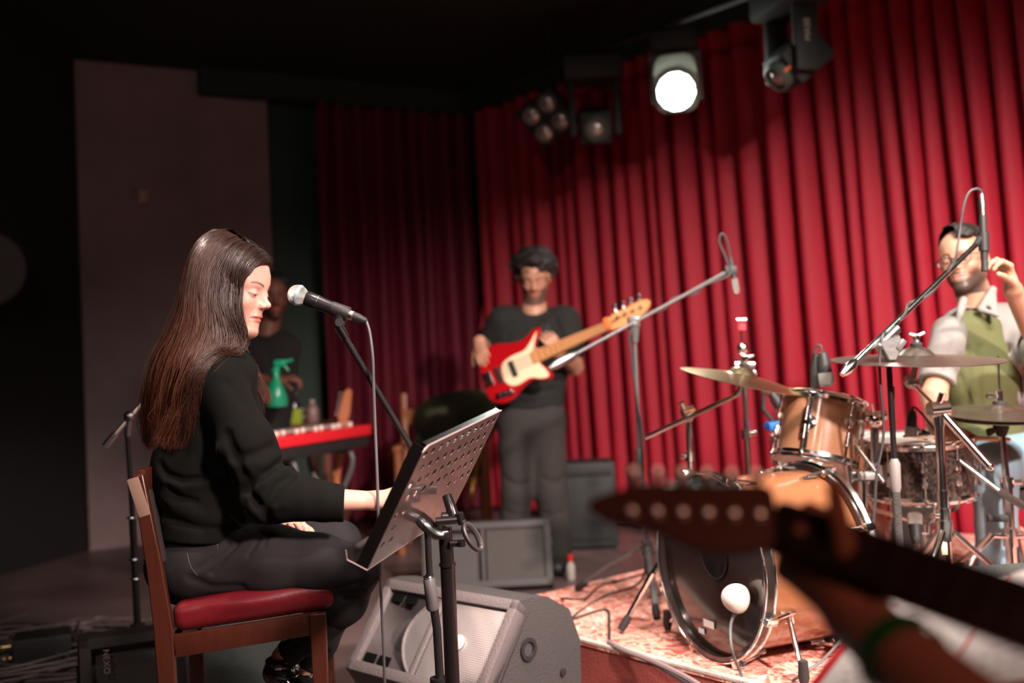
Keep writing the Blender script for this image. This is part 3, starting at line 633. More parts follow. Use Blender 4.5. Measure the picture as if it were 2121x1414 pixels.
# ------------------------------------------------------------------ drum kit
def drum(root, C, ax, R, depth, m_shell, m_head, m_res, lugs, hoop_m=None, lug_len=.04, hoop_h=.022, wood_hoop=False, twist=0., up=UP, headm2=None):
    ax = Vector(ax).normalized(); x, y, z = frame(ax, up); hm = hoop_m or m_chrome            # C = centre of the bottom rim, ax points to the batter side
    MB().lathe([(R - .006, 0), (R, 0), (R, depth), (R - .006, depth), (R - .006, 0)], C, ax, 56).build('shell', m_shell, root)
    for (h, s, hm_, nm) in ((depth, 1, m_head, 'batter_head'), (0, -1, m_res, 'resonant_head')):
        MB().lathe([(.0001, h + s * .004), (R * .9, h + s * .004), (R + .002, h + s * .001), (R + .003, h - s * .006)], C, ax, 56).build(nm, hm_, root)
        a, b = h - s * .010, h + s * (hoop_h - .006)
        if wood_hoop: prof = [(R + .004, a), (R + .020, a), (R + .020, b), (R + .004, b), (R + .004, a)]
        else: prof = [(R + .003, a), (R + .008, a), (R + .009, h + s * .002), (R + .006, h + s * .006), (R + .006, b - s * .003), (R + .011, b), (R + .004, b), (R + .003, a)]
        MB().lathe(prof, C, ax, 56).build('hoop', hm, root)
    for k in range(lugs):
        a = 2 * math.pi * (k + .5) / lugs + twist; d = x * math.cos(a) + y * math.sin(a); t = z.cross(d)
        for s in ((0, 1) if depth < .30 and depth > .0 and lug_len < .09 else (0, 1)):
            h0 = depth - .045 - lug_len / 2 if s else .045 + lug_len / 2
            mb = MB(); p = C + ax * h0 + d * (R + .006)
            mb.box(p, (.012, .020, lug_len), (d, t, ax), .004); mb.tube([p - ax * lug_len * .5, p + ax * lug_len * .5], .008, 10)
            lg = mb.build('lug', m_chrome, root); e = C + ax * (depth + .004 if s else -.004) + d * (R + (.024 if wood_hoop else .010)); q = MB(); q.tube([p, e], .0028, 6) if not wood_hoop else q.tube([p + d * .006, e + d * .004], [.0075, .006], 8); q.box(e, (.012, .014, .016) if not wood_hoop else (.036, .024, .040), (d, t, ax), .006); q.build('tension_rod', m_chrome, lg)
m_bh = mat('smoked_drum_head', (.035, .018, .014), .14, coat=.5, var=.5, vscale=3, spec=.6)
m_hoopb = mat('black_hoop', (.02, .014, .012), .25, coat=.6)
fa = Vector((-.92, -.40, 0)).normalized()
BC = pt(1478, 1178, 3.05); BR = .262
bd = thing('bass_drum', 'amber bass drum with smoked front head and black hoop, on the rug', 'bass drum', Vector((BC.x + .2, BC.y + .08, RZ)))
BC.z = RZ + BR + .022; DEPTH = .36
drum(bd, BC, -fa, BR, DEPTH, m_orange, m_skin_w, m_bh, 8, m_hoopb, .05, .03, True, up=UP)
MB().torus(BC - fa * (DEPTH + .016), fa, BR + .018, .016, 56, 8).build('hoop_inlay', m_chrome, bd)
MB().torus(BC + fa * .022, fa, BR + .020, .0045, 56, 8).build('hoop_inlay', m_chrome, bd)
MB().torus(BC - fa * .012, fa, BR + .019, .0055, 56, 8).build('hoop_inlay', m_chrome, bd)
fx, fy, fz = frame(fa); 
ph = BC + fa * .0075 + fy * .03 - fx * .0
MB().lathe([(.0001, -.001), (.062, -.001), (.062, .002), (.068, .002), (.068, -.001)], ph + fx * .015, fa, 36).build('port_hole', mat('port_dark', (.004, .003, .003), .7), bd)
def on_head(px, py, off=.008):         # point of the front head plane behind a pixel
    d = ray(px, py); n = fa; return C_O + d * ((BC + fa * off - C_O).dot(n) / d.dot(n))
st = MB(); q = on_head(1468, 1292); st.box(q, (.055, .022, .001), (fx, fy, fa)); st.build('maker_label', m_white, bd)
st = MB(); q = on_head(1453, 1306); st.box(q, (.030, .016, .001), (fx, fy, fa)); st.build('round_sticker', mat('pale_blue_sticker', (.55, .7, .72), .5), bd)
for s in (1, -1):                       # spurs
    side = fx * s; a = BC - fa * .10 + side * (BR * .82) - UP * (BR * .45); b = a + side * .13 - UP * (a.z - RZ - .03) + fa * .06
    sp_ = MB().tube([a, a * .2 + b * .8, b], [.009, .007, .007], 10).build('spur', m_chrome, bd); MB().tube([b + UP * .045, b - UP * .0, b - UP * .022], [.013, .016, .010], 12).build('rubber_foot', m_rub, sp_)
    MB().box(a, (.03, .03, .05), bev=.006).build('spur_bracket', m_chrome, bd)
km = thing('kick_microphone', 'cream egg-shaped microphone at the bass drum head', 'microphone', on_head(1525, 1242, .05))
kc = on_head(1525, 1240, .05); MB().lathe([(.001 + .039 * math.sin(a) * (1 - .18 * math.cos(a)), -.042 * math.cos(a)) for a in np.linspace(0, math.pi, 20)], kc, V(-.30, 0, 1), 28).build('windscreen', mat('cream_foam', (.80, .70, .60), .9, bump=.1), km, angle=None)
MB().tube([kc - UP * .03, kc + fa * .015 - UP * .05], [.010, .006], 12).build('plug', m_rub, km)
kb = pz(1530, 1330, RZ + .004)
cable('kick_microphone_cable', [kc - UP * .045 + fa * .012, pt(1513, 1300, kc.y - .02), pt(1517, 1350, kc.y - .06), pz(1536, 1400, RZ + .006), pz(1560, 1500, RZ + .006)], .0045, 'grey cable dropping from the cream microphone to the rug', m=MATS['grey_cable'])
# rack tom
ta = Vector((.25, .17, .95)).normalized(); TC = pt(1688, 952, 3.33)
tom = thing('rack_tom', 'amber rack tom tilted over the bass drum, with chrome lugs and rims', 'tom drum', TC)
drum(tom, TC, ta, .132, .195, m_tomwrap, m_skin_w, m_skin_w, 6, None, .045, twist=.35)
tx, ty, tz = frame(ta)
sd = (C_O + V(.1, 0, 0) - TC); sd = (sd - ta * sd.dot(ta)).normalized(); lat = ta.cross(sd)
bdir = (sd * .96 - lat * .28).normalized()
if True:
    q = TC + ta * .10 + bdir * .137; MB().lathe([(.024, -.004), (.024, .004), (.010, .007), (.001, .007)], q, bdir, 24).build('badge', m_chrome, tom)
    MB().box(TC + ta * .098 + bdir * .140, (.008, .012, .17), (bdir, ta.cross(bdir), ta), .004).build('long_lug', m_chrome, tom)
# tom holder with clamps on its own chrome post
th_ = thing('tom_holder', 'chrome clamp and post carrying the rack tom', 'drum hardware', pz(1790, 1112, .75))
h0 = pt(1760, 872, 3.28); h1 = pt(1812, 868, 3.22); h2 = pt(1812, 985, 3.22); h3 = pt(1770, 985, 3.22); h4 = pt(1788, 1110, 3.20)
MB().tube([h0, h1], .013, 12).build('arm', m_chrome, th_)
mb = MB(); mb.ball(h1, .030); mb.cyl(h1 - V(.035, 0, -.01), h1 + V(.035, 0, .012), .017); mb.build('ball_clamp', m_chrome, th_)
mb = MB(); mb.ball(h0, .024); mb.cyl(h0 + V(0, -.03, 0), h0 + V(0, .03, 0), .018); mb.build('tom_bracket', m_chrome, th_)
MB().tube([pt(1806, 835, 3.2), pt(1812, 872, 3.22)], [.004, .009], 10).build('wing_screw', m_chrome, th_)
MB().tube([h1, h2], .0135, 14).build('upper_rod', m_chrome, th_)
MB().tube([pt(1690 + 70, 905, 3.26), pt(1830, 998, 3.18)], .006, 10).build('memory_rod', m_steel, th_)
mb = MB(); mb.box((h2 + h3) / 2, (.10, .04, .034), bev=.008); mb.build('multi_clamp', m_chrome, th_)
mb = MB(); mb.box((h2 + h3) / 2 - V(.0, .022, 0), (.055, .006, .022), bev=.002); mb.build('clamp_plate', mat('brushed_plate', (.6, .58, .54), .4, .7), th_)
for px_ in (1755, 1828): MB().tube([pt(px_, 962, 3.19), pt(px_ + 4, 1000, 3.19)], [.014, .011], 12).build('clamp_bolt', m_chrome, th_)
hb = Vector((h4.x, h4.y, BC.z + .1)); MB().tube([pt(1785, 990, 3.22), h4, hb], .0155, 16).build('lower_post', m_chrome, th_)
for py_ in (1062, 1080): MB().tube([pt(1787, py_, 3.205), pt(1787, py_ + 10, 3.205)], .023, 20).build('post_collar', m_chrome, th_)
# floor tom behind
FC = pt(1712, 905, 3.95); FR = .21; ftop = FC.z
ft = thing('floor_tom', 'amber floor tom standing behind the rack tom', 'tom drum', Vector((FC.x, FC.y, RZ)))
drum(ft, Vector((FC.x, FC.y, ftop - .42)), UP, FR, .42, m_orange, m_skin_w, m_skin_w, 8, None, .05)
for k in range(3):
    a = 3.6 + k * 2.09; d = Vector((math.cos(a), math.sin(a), 0)); p = Vector((FC.x, FC.y, 0)) + d * (FR + .02); lg = MB().tube([p + UP * (ftop - .08), p + UP * (RZ + .10), p + d * .03 + UP * (RZ + .02)], .006, 10).build('leg', m_chrome, ft)
    MB().lathe([(.012, 0), (.016, .012), (.008, .04)], p + d * .03 + UP * RZ, UP, 12).build('rubber_foot', m_rub, lg); MB().box(p - d * .008 + UP * (ftop - .19), (.03, .03, .05), bev=.006).build('leg_bracket', m_chrome, ft)
o = MB().box(pt(1614, 882, 3.83) , (.10, .10, .035), bev=.014).build('blue_cloth', mat('blue_cloth', (.02, .16, .62), .8, bump=.5)); tag(o, 'bright blue folded cloth on the rim of the floor tom', 'cloth')
# snare
SA = Vector((-.03, -.055, 1)).normalized(); SCt = pt(1900, 913, 3.42); SR = .172; SD = .175
sn = thing('snare_drum', 'snare drum with black pearl shell and white head in front of the drummer', 'snare drum', SCt - SA * SD)
drum(sn, SCt - SA * SD, SA, SR, SD, m_pearl, m_skin_w, m_skin_w, 10, None, .035, twist=.2)
q = SCt - SA * SD * .5 + V(.155, -.09, 0); MB().box(q, (.03, .04, .12), (V(.87, -.5, 0), V(.5, .87, 0), UP), .006).build('strainer', m_chrome, sn)
ss = thing('snare_stand', 'chrome basket stand under the black pearl snare drum', 'drum hardware', Vector((SCt.x, SCt.y + .02, RZ)))
sb = SCt - SA * (SD + .05)
for k in range(3):
    a = .4 + k * 2.09; d = Vector((math.cos(a), math.sin(a), 0)); MB().tube([sb - UP * .06, sb + d * .16 - UP * .02, sb + d * .185 + UP * .035], .008, 8).build('basket_arm', m_chrome, ss)
MB().tube([sb - UP * .03, Vector((SCt.x, SCt.y + .02, RZ + .10))], .013, 12).build('pole', m_steel, ss); tripod(ss, Vector((SCt.x, SCt.y + .02, 0)), RZ, .22, m_steel, .2, .16)
# cymbals
def cymbal(root_name, label, C, nrm, R, m, bell=.24, rise=.030, thick=.0022, name='cymbal', wob=0):
    nrm = Vector(nrm).normalized(); t = thing(root_name, label, 'cymbal', C); rb = R * bell
    prof = [(.006, rise + .020), (rb * .35, rise + .018), (rb * .7, rise + .010), (rb * .95, rise - .004), (rb * 1.1, rise - .009)] + [(rb * 1.1 + (R - rb * 1.1) * s, (rise - .009) * (1 - s ** 1.25)) for s in (.15, .3, .45, .6, .75, .9, 1)]
    prof += [(r, h - thick) for r, h in reversed(prof)]; prof.append(prof[0])
    x, y, z = frame(nrm); MB().lathe(prof, C - nrm * rise * .0, nrm, 72).build('bow', m, t)
    return t, nrm
def felt(root, C, nrm, top=.03):
    MB().lathe([(.016, .0), (.018, .004), (.018, .012), (.014, .014)], C + nrm * top, nrm, 20).build('felt', m_rub, root)
    mb = MB(); mb.lathe([(.010, .014), (.012, .018), (.010, .036), (.005, .040)], C + nrm * top, nrm, 16)
    s = nrm.cross(V(0, 1, 0)).normalized(); w_ = C + nrm * (top + .034); mb.tube([w_ - s * .024 + nrm * .010, w_, w_ + s * .024 + nrm * .010], [.005, .006, .005], 8, sx=1.3); mb.build('wing_nut', m_chrome, root)
cc = pt(1535, 788, 3.38); t1, n1 = cymbal('crash_cymbal', 'bright bronze crash cymbal tilted to the right above the bass drum', cc, (.235, -.115, .965), .208, m_brass)
st1 = thing('cymbal_stand', 'chrome boom stand holding the tilted crash cymbal', 'cymbal stand', Vector((pt(1428, 950, 3.5).x, 3.5, RZ)))
cj = pt(1425, 862, 3.5); MB().tube([pt(1337, 906, 3.56), pt(1525, 818, 3.40)], .0085, 12).build('boom', m_chrome, st1)
mb = MB(); mb.cyl(cj + V(-.02, -.01, .01), cj + V(.02, .0, .02), .018); mb.ball(cj, .022); mb.tube([cj, cj + V(-.022, -.01, .05)], [.010, .012], 10); mb.build('boom_clamp', m_chrome, st1)
MB().tube([pt(1525, 818, 3.40), pt(1532, 808, 3.39), cc + n1 * .07], [.010, .008, .004], 10).build('tilter', m_steel, st1); felt(st1, cc, n1, .048)
sx_, sy_ = pt(1431, 1000, 3.5).x, 3.5
MB().tube([cj, Vector((sx_, sy_, cj.z - .35))], .0105, 12).build('upper_tube', m_chrome, st1); MB().tube([Vector((sx_, sy_, cj.z - .30)), Vector((sx_, sy_, RZ + .1))], .0145, 14).build('lower_tube', m_chrome, st1)
for z_ in (cj.z - .30, cj.z - .14):
    mb = MB(); mb.cyl((sx_, sy_, z_ - .015), (sx_, sy_, z_ + .015), .018); mb.tube([(sx_, sy_, z_), (sx_ - .035, sy_ - .015, z_ + .003)], [.006, .009], 10); mb.build('height_clamp', m_chrome, st1)
tripod(st1, Vector((sx_, sy_, 0)), RZ, .30, m_chrome, 3.5, .36, low=.10)
# a straight stand without a cymbal behind it
bx_, by_ = pt(1545, 900, 3.85).x, 3.85
st2 = thing('cymbal_stand', 'empty chrome cymbal stand with a red felt on top, behind the crash', 'cymbal stand', Vector((bx_, by_, RZ)))
tp = pt(1535, 662, 3.85); MB().tube([tp, Vector((bx_, by_, tp.z - .16))], .004, 8).build('top_rod', m_chrome, st2)
mb = MB(); mb.tube([tp - UP * .04, tp - UP * .015], [.017, .017], 16); mb.build('felt', m_red, st2)
mb = MB(); mb.tube([tp + V(-.018, 0, .0), tp + V(.018, 0, 0)], .009, 10); mb.build('wing_nut', m_chrome, st2)
mb = MB(); c_ = tp - UP * .16; mb.ball(c_ + UP * .05, .022); mb.cyl(c_ + V(-.035, 0, -.01), c_ + V(.04, 0, -.015), .016); mb.ball(c_ + V(-.01, 0, -.03), .022); mb.ball(c_ + V(.04, 0, -.045), .012); mb.build('tilter', m_chrome, st2)
MB().tube([c_ - UP * .03, Vector((bx_, by_, RZ + .10))], .0115, 14).build('tube', m_chrome, st2)
for z_ in (.78, .55): mb = MB(); mb.cyl((bx_, by_, z_ - .018), (bx_, by_, z_ + .018), .018); mb.tube([(bx_, by_, z_), (bx_ + .04, by_ - .01, z_ + .005)], [.006, .011], 10); mb.build('height_clamp', m_chrome, st2)
tripod(st2, Vector((bx_, by_, 0)), RZ, .26, m_chrome, 1.9, .3)
# ride
rcn = pt(1898, 745, 3.10); t2, n2 = cymbal('ride_cymbal', 'large worn bronze ride cymbal lying almost level before the drummer', rcn, (.02, -.085, 1), .256, m_brass2, .22, .022)
st3 = thing('cymbal_stand', 'chrome boom stand in front of the snare, holding the large level ride cymbal', 'cymbal stand', Vector((pt(1950, 1000, 3.05).x, 3.05, RZ)))
rj = pt(1944, 848, 3.05); tl_ = pt(1888, 792, 3.10); te = pt(2046, 962, 2.98)
MB().tube([tl_, rj, pt(1960, 862, 3.04)], .006, 10).build('boom_tip', m_chrome, st3)
bm_ = MB().tube([pt(1952, 856, 3.045), te], .0125, 14).build('boom', mat('bright_chrome', (.9, .89, .86), .16, 1.), st3); MB().lathe([(.012, 0), (.014, .006), (.010, .016), (.004, .02)], te, te - rj, 14).build('boom_end', m_chrome, bm_)
mb = MB(); mb.ball(tl_, .020); mb.cyl(tl_ + V(-.02, 0, .01), tl_ + V(.02, 0, -.005), .014); mb.tube([tl_ + V(0, 0, .0), rcn - UP * .004], [.012, .007], 10); mb.build('tilter', m_steel, st3); felt(st3, rcn, n2, .040)
mb = MB(); mb.cyl(rj + V(-.03, -.005, 0), rj + V(.028, 0, .003), .024, n=20); mb.tube([rj + UP * .01, rj + V(.012, -.01, .05)], [.010, .012], 10); mb.build('boom_clamp', m_chrome, st3)
rx = pt(1950, 1000, 3.05).x
MB().tube([rj - UP * .01, rj - UP * .05], [.016, .018], 14).build('clamp_neck', m_chrome, st3)
rp = lambda py: Vector((pt(1951, py, 3.05).x * .0 + rx + (py - 1000) * .000008, 3.05, pt(1951, py, 3.05).z))
MB().tube([rj - UP * .04, rp(1020)], .0145, 16).build('upper_tube', m_chrome, st3); MB().tube([rp(1015), rp(1062)], .0175, 16).build('middle_tube', m_chrome, st3)
mb = MB(); mb.tube([rp(1052), rp(1072)], .022, 18); mb.tube([rp(1068), rp(1068) + V(-.04, -.015, .003)], [.007, .010], 10); mb.build('height_clamp', m_chrome, st3)
MB().tube([rp(1068), rp(1108)], .0195, 18).build('sleeve', m_chrome, st3); MB().tube([rp(1108), rp(1120)], .0185, 18).build('sleeve_foot', m_rub, st3)
tb = rp(1118); MB().tube([tb, Vector((tb.x, tb.y, RZ + .12))], .0175, 16).build('lower_tube', m_chrome, st3)
MB().box(rp(1132) + V(-.012, -.019, 0), (.018, .003, .045), bev=.001).build('tape_tag', m_tape, st3)
tripod(st3, Vector((tb.x, tb.y, 0)), RZ, .34, m_chrome, 3.9, .36)
# hi-hat
hc_ = pt(2072, 856, 3.30); hh = thing('hi_hat', 'pair of worn hi-hat cymbals on a chrome stand at the right edge', 'hi-hat', Vector((hc_.x, hc_.y, RZ)))
def cy_part(name, C, n, R, m, flip=1):
    rb = R * .3; prof = [(.006, .030), (rb * .5, .027), (rb * .85, .016), (rb * 1.05, .010)] + [(rb * 1.05 + (R - rb * 1.05) * s, .010 * (1 - s ** 1.2)) for s in (.25, .5, .75, 1)]; prof += [(r, h - .002) for r, h in reversed(prof)]; prof.append(prof[0]); MB().lathe(prof, C, n * flip, 64).build(name, m, hh)
nh = Vector((.0, -.11, 1)).normalized(); cy_part('top_cymbal', hc_ + UP * .004, nh, .182, m_brass2); cy_part('bottom_cymbal', hc_ - UP * .010, nh, .182, m_brass2, -1)
MB().tube([hc_ - UP * .02, pt(2067, 738, 3.30)], .0035, 8).build('pull_rod', m_chrome, hh)
mb = MB(); q = hc_ + UP * .055; mb.tube([q - UP * .02, q + UP * .02], .011, 14); mb.tube([q, q + V(-.045, -.01, .006)], [.005, .009], 8); mb.build('clutch', m_chrome, hh)
MB().tube([hc_ + UP * .028, hc_ + UP * .040], .022, 16).build('felt', m_rub, hh)
mb = MB(); mb.tube([hc_ - UP * .032, hc_ - UP * .05, hc_ - UP * .075], [.026, .024, .014], 16); mb.tube([hc_ - UP * .045, hc_ + V(-.055, -.02, -.06)], [.006, .014], 8, sx=.5); mb.build('bottom_seat', m_rub, hh)
hxp = hc_.x + .008; MB().tube([hc_ - UP * .07, (hxp, hc_.y, pt(2078, 1005, 3.3).z)], .0115, 14).build('upper_tube', m_chrome, hh)
z5 = pt(2078, 1000, 3.3).z; MB().tube([(hxp, hc_.y, z5), (hxp, hc_.y, RZ + .04)], .0165, 16).build('lower_tube', m_chrome, hh)
mb = MB(); mb.tube([(hxp, hc_.y, z5 - .015), (hxp, hc_.y, z5 + .02)], .021, 16); mb.tube([(hxp, hc_.y, z5), (hxp + .04, hc_.y - .02, z5 + .005)], [.006, .009], 8); mb.build('height_clamp', m_chrome, hh)
hz = pt(2078, 1112, 3.3).z; MB().tube([(hxp, hc_.y, hz - .03), (hxp, hc_.y, hz + .03)], .023, 16).build('leg_hub', m_chrome, hh)
for a in (3.5, 5.6, 1.4):
    d = Vector((math.cos(a), math.sin(a), 0)); k0 = Vector((hxp, hc_.y, hz)); lg = MB().tube([k0, k0 + d * .08 + UP * .012, k0 + d * .17 - UP * .05, Vector((k0.x, k0.y, RZ + .015)) + d * .30], .009, 8, sx=1.5).build('leg', m_chrome, hh); MB().ball(Vector((k0.x, k0.y, RZ + .016)) + d * .30, .015, 12).build('rubber_foot', m_rub, lg)
mb = MB(); q = pt(2068, 1072, 3.27); mb.tube([q - V(.035, 0, 0), q, q + V(.03, 0, -.004)], [.012, .014, .012], 10, sx=.6); mb.build('hub_wing', m_rub, hh)
mb = MB(); 
ped = Vector((hxp - .02, hc_.y + .12, RZ)); MB().box(ped + UP * .035, (.09, .30, .012), (V(1, 0, 0), V(0, .97, .22).normalized(), V(0, -.22, .97).normalized()), .003).build('foot_board', m_steel, hh)
# bass drum pedal behind, mostly hidden
# ------------------------------------------------------------------ microphones around the kit
m_mics = mat('microphone_silver', (.45, .43, .40), .4, .8, bump=.8, bscale=500)
def clip_mic(label, body_a, body_b, r=.018, group=None, name='microphone', cap=True):
    t = thing(name, label, 'microphone', body_a); ax = (body_b - body_a).normalized(); L = (body_b - body_a).length
    MB().lathe([(.004, 0), (r * .55, .004), (r * .8, L * .25), (r * .85, L * .55), (r * .9, L * .6)], body_a, ax, 20).build('body', m_blkm, t)
    MB().lathe([(r * .95, L * .6), (r * 1.02, L * .66), (r, L * .92), (r * .6, L), (.0005, L * 1.01)], body_a, ax, 20).build('capsule', m_mics, t); return t
a = pt(1703, 728, 3.30); b = pt(1713, 800, 3.30); tm = clip_mic('silver and black clip microphone pointing down at the rack tom head', a, b, .026)
mb = MB(); mb.tube([pt(1688, 815, 3.31), pt(1686, 760, 3.31), pt(1690, 735, 3.31), a + V(0, 0, -.02)], [.013, .012, .010, .009], 10, sx=1.3); mb.build('clip_arm', m_blkm, tm)
MB().tube(cat_pts([a, pt(1700, 716, 3.30), pt(1691, 718, 3.31), pt(1684, 745, 3.32), pt(1690, 780, 3.33)], 6), .004, 8).build('lead', m_cable, tm)
a = pt(1597, 812, 3.80); b = pt(1630, 862, 3.80); tm = clip_mic('black clip microphone aimed at the floor tom, left of the blue cloth', a, b, .026)
mb = MB(); mb.tube([pt(1600, 872, 3.82), pt(1580, 845, 3.82), pt(1582, 812, 3.82), a + V(0, 0, -.015)], .009, 10); mb.build('clip_arm', m_blkm, tm)
a = pt(1890, 848, 3.33); b = pt(1886, 905, 3.34); tm = clip_mic('slim black microphone held over the snare drum head', a, b, .020)
MB().tube(cat_pts([a, pt(1892, 843, 3.33), pt(1905, 852, 3.32), pt(1950, 905, 3.30), pt(2010, 965, 3.28), pt(2070, 1018, 3.24)], 6), .004, 8).build('lead', m_cable, tm)
sm = thing('microphone_stand', 'chrome and black boom stand reaching from the right edge to the snare microphone', 'microphone stand', Vector((pt(2190, 1090, 3.0).x, 3.0, RZ)))
MB().tube([pt(1896, 884, 3.34), pt(2085, 1028, 3.2)], .0065, 10).build('boom', m_chrome, sm); MB().tube([pt(2072, 1018, 3.21), pt(2190, 1092, 3.0)], [.011, .015], 12).build('boom_grip', m_steel, sm)
mb = MB(); q = pt(1914, 896, 3.33); mb.cyl(q - V(.012, 0, 0), q + V(.012, 0, -.012), .015); mb.build('boom_clip', m_rub, sm)
bq = pt(2190, 1092, 3.0); MB().tube([bq, (bq.x, bq.y, RZ + .08)], .010, 12).build('pole', m_blk, sm); tripod(sm, bq, RZ, .24, m_blk, .5, .2)
a = pt(1899, 1130, 3.28); b = pt(1893, 1058, 3.32); um = clip_mic('dark microphone pointing up beneath the snare drum', a, b, .024); MB().tube([a - UP * .012, a, a + UP * .03], [.006, .010, .010], 12).build('plug', m_steel, um)
MB().tube([pt(1902, 1062, 3.33), pt(1922, 1080, 3.33), pt(1922, 1105, 3.33), pt(1908, 1105, 3.33)], .006, 8).build('clip_arm', m_steel, um)
cable('microphone_cable', [a - UP * .015, pt(1903, 1160, 3.28), Vector((a.x + .03, 3.25, RZ + .12)), Vector((a.x + .1, 3.15, RZ + .006)), Vector((a.x + .3, 2.9, RZ + .006))], .0045, 'dark cable hanging from the microphone beneath the snare')
# overhead left
oh = thing('microphone_stand', 'tall grey boom stand over the crash cymbal, standing left of the bass drum', 'microphone stand', Vector((pz(1345, 1235, RZ).x, pz(1345, 1235, RZ).y, RZ)))
fb = pz(1347, 1240, RZ); FY = fb.y
pj = pt(1313, 672, FY); e0 = pt(1150, 756, FY - .12); e2 = pt(1508, 562, FY + .12)
m_gp = mat('grey_enamel', (.085, .08, .078), .4, coat=.2)
MB().tube([pj, pt(1325, 960, FY)], .0085, 12).build('upper_pole', m_gp, oh); MB().tube([pt(1324, 940, FY), fb + UP * .08], .0125, 12).build('lower_pole', m_gp, oh); MB().tube([pt(1324, 930, FY), pt(1326, 985, FY)], [.015, .017], 14).build('clutch_sleeve', m_gp, oh)
bo = MB().tube([e0 + (e2 - e0) * .02, e2], .0075, 12).build('boom', m_gp, oh); MB().tube([e0 - (e2 - e0).normalized() * .03, e0, e0 + (e2 - e0).normalized() * .07, e0 + (e2 - e0).normalized() * .10], [.010, .019, .019, .010], 14).build('counterweight', m_steel, oh)
mb = MB(); mb.ball(pj, .026); mb.box(pj + UP * .018, (.05, .035, .03), bev=.008); mb.tube([pj + V(0, 0, -.01), pj - UP * .07], [.022, .014], 12); mb.build('swivel_joint', m_gp, oh)
tripod(oh, fb, RZ, .33, m_gp, 2.55, .20, low=.05)
ohm = clip_mic('black pencil microphone pointing down at the far end of the left boom', pt(1512, 530, FY + .12), pt(1526, 608, FY + .12), .013); mb = MB(); mb.box(e2 + V(.01, -.0, .004), (.05, .03, .035), bev=.008); mb.build('shock_clip', m_blkm, ohm)
l0 = pt(1512, 530, FY + .12)
cable('microphone_cable', [l0, pt(1506, 500, FY + .12), pt(1496, 484, FY + .12), pt(1490, 500, FY + .12), pt(1505, 540, FY + .11), pt(1512, 568, FY + .10), pt(1460, 590, FY + .08), pt(1440, 608, FY + .08), pt(1395, 618, FY + .05), pt(1375, 640, FY + .03), pt(1330, 655, FY), pt(1305, 690, FY - .02), pt(1308, 740, FY - .02), pt(1318, 820, FY - .02), pt(1330, 900, FY - .02), pt(1331, 1000, FY - .02), pt(1333, 1100, FY - .02), pt(1330, 1200, FY - .03), pz(1250, 1235, RZ + .005), pz(1185, 1280, RZ + .005), pz(1255, 1262, RZ + .005), pz(1262, 1300, RZ + .005), pz(1270, 1335, RZ + .005), pz(1350, 1372, RZ + .005), pz(1430, 1420, RZ + .005)], .0048, 'dark cable looping down the left boom stand and across the rug')
# overhead right
o2 = thing('microphone_stand', 'long chrome boom stand slanting up towards the drummer, its pole before the snare', 'microphone stand', Vector((pt(1840, 1200, 3.0).x, 3.0, RZ)))
PY = 3.0; j = pt(1838, 700, PY); b0_ = pt(1748, 772, PY - .06); b2_ = pt(2020, 508, 3.22)
m_gch = mat('green_tinged_chrome', (.72, .86, .76), .15, 1.0)
bo = MB().tube([b0_, b2_], .0088, 12).build('boom', m_gch, o2); u_ = (b2_ - b0_).normalized(); MB().tube([b0_ - u_ * .01, b0_ + u_ * .015, b0_ + u_ * .045, b0_ + u_ * .062], [.008, .016, .015, .009], 16).build('counterweight', m_chrome, o2)
MB().tube([j - u_ * .05, j + u_ * .05], [.0145, .0145], 14).build('boom_sleeve', m_steel, o2)
mb = MB(); mb.prism([(-.035, .0), (.025, .02), (.035, -.01), (.012, -.055), (-.010, -.055)], (V(1, 0, 0), UP, V(0, -1, 0)), j - V(0, .02, .012), 0, .012, .003); mb.prism([(-.035, .0), (.025, .02), (.035, -.01), (.012, -.055), (-.010, -.055)], (V(1, 0, 0), UP, V(0, -1, 0)), j - V(0, -.008, .012), 0, .012, .003)
mb.cyl(j + V(.0, -.03, -.03), j + V(0, .025, -.03), .012); mb.build('swivel_joint', m_steel, o2); MB().box(j + V(.028, -.03, -.022), (.018, .014, .036), (V(.8, 0, -.6), V(0, 1, 0), V(.6, 0, .8)), .005).build('lock_lever', m_gp, o2)
jx_ = j.x; zz = lambda py: pt(1839, py, PY).z
MB().tube([j - UP * .05, (jx_, PY, zz(760))], [.0125, .013], 12).build('joint_neck', m_steel, o2); MB().tube([(jx_, PY, zz(755)), (jx_, PY, zz(960))], .0088, 12).build('upper_pole', m_blk, o2)
MB().tube([(jx_, PY, zz(950)), (jx_, PY, zz(960)), (jx_, PY, zz(1010)), (jx_, PY, zz(1020))], [.010, .0165, .0155, .012], 16).build('clutch_sleeve', mat('grey_hex_grip', (.22, .19, .18), .45), o2)
MB().tube([(jx_, PY, zz(1018)), (jx_, PY, RZ + .10)], .0125, 12).build('lower_pole', mat('speckled_black', (.06, .05, .045), .5, bump=.8, bscale=300), o2)
tripod(o2, Vector((jx_, PY, 0)), RZ, .32, m_gp, -.5, .25)
dmy = 3.25; d0 = pt(2034, 416, dmy); d1 = pt(2040, 562, dmy)
dm = thing('microphone', 'slim black pencil microphone hanging upright at the drummer\'s raised hand', 'microphone', d1); dax = (d0 - d1).normalized(); dl = (d0 - d1).length
MB().lathe([(.0095, 0), (.0118, .003)] + [x for k in range(6) for x in ((.0118, .006 + k * .005), (.0108, .008 + k * .005), (.0108, .0095 + k * .005))] + [(.0118, .05), (.0112, dl * .78), (.0105, dl * .8)], d1, dax, 24).build('body', m_blkm, dm)
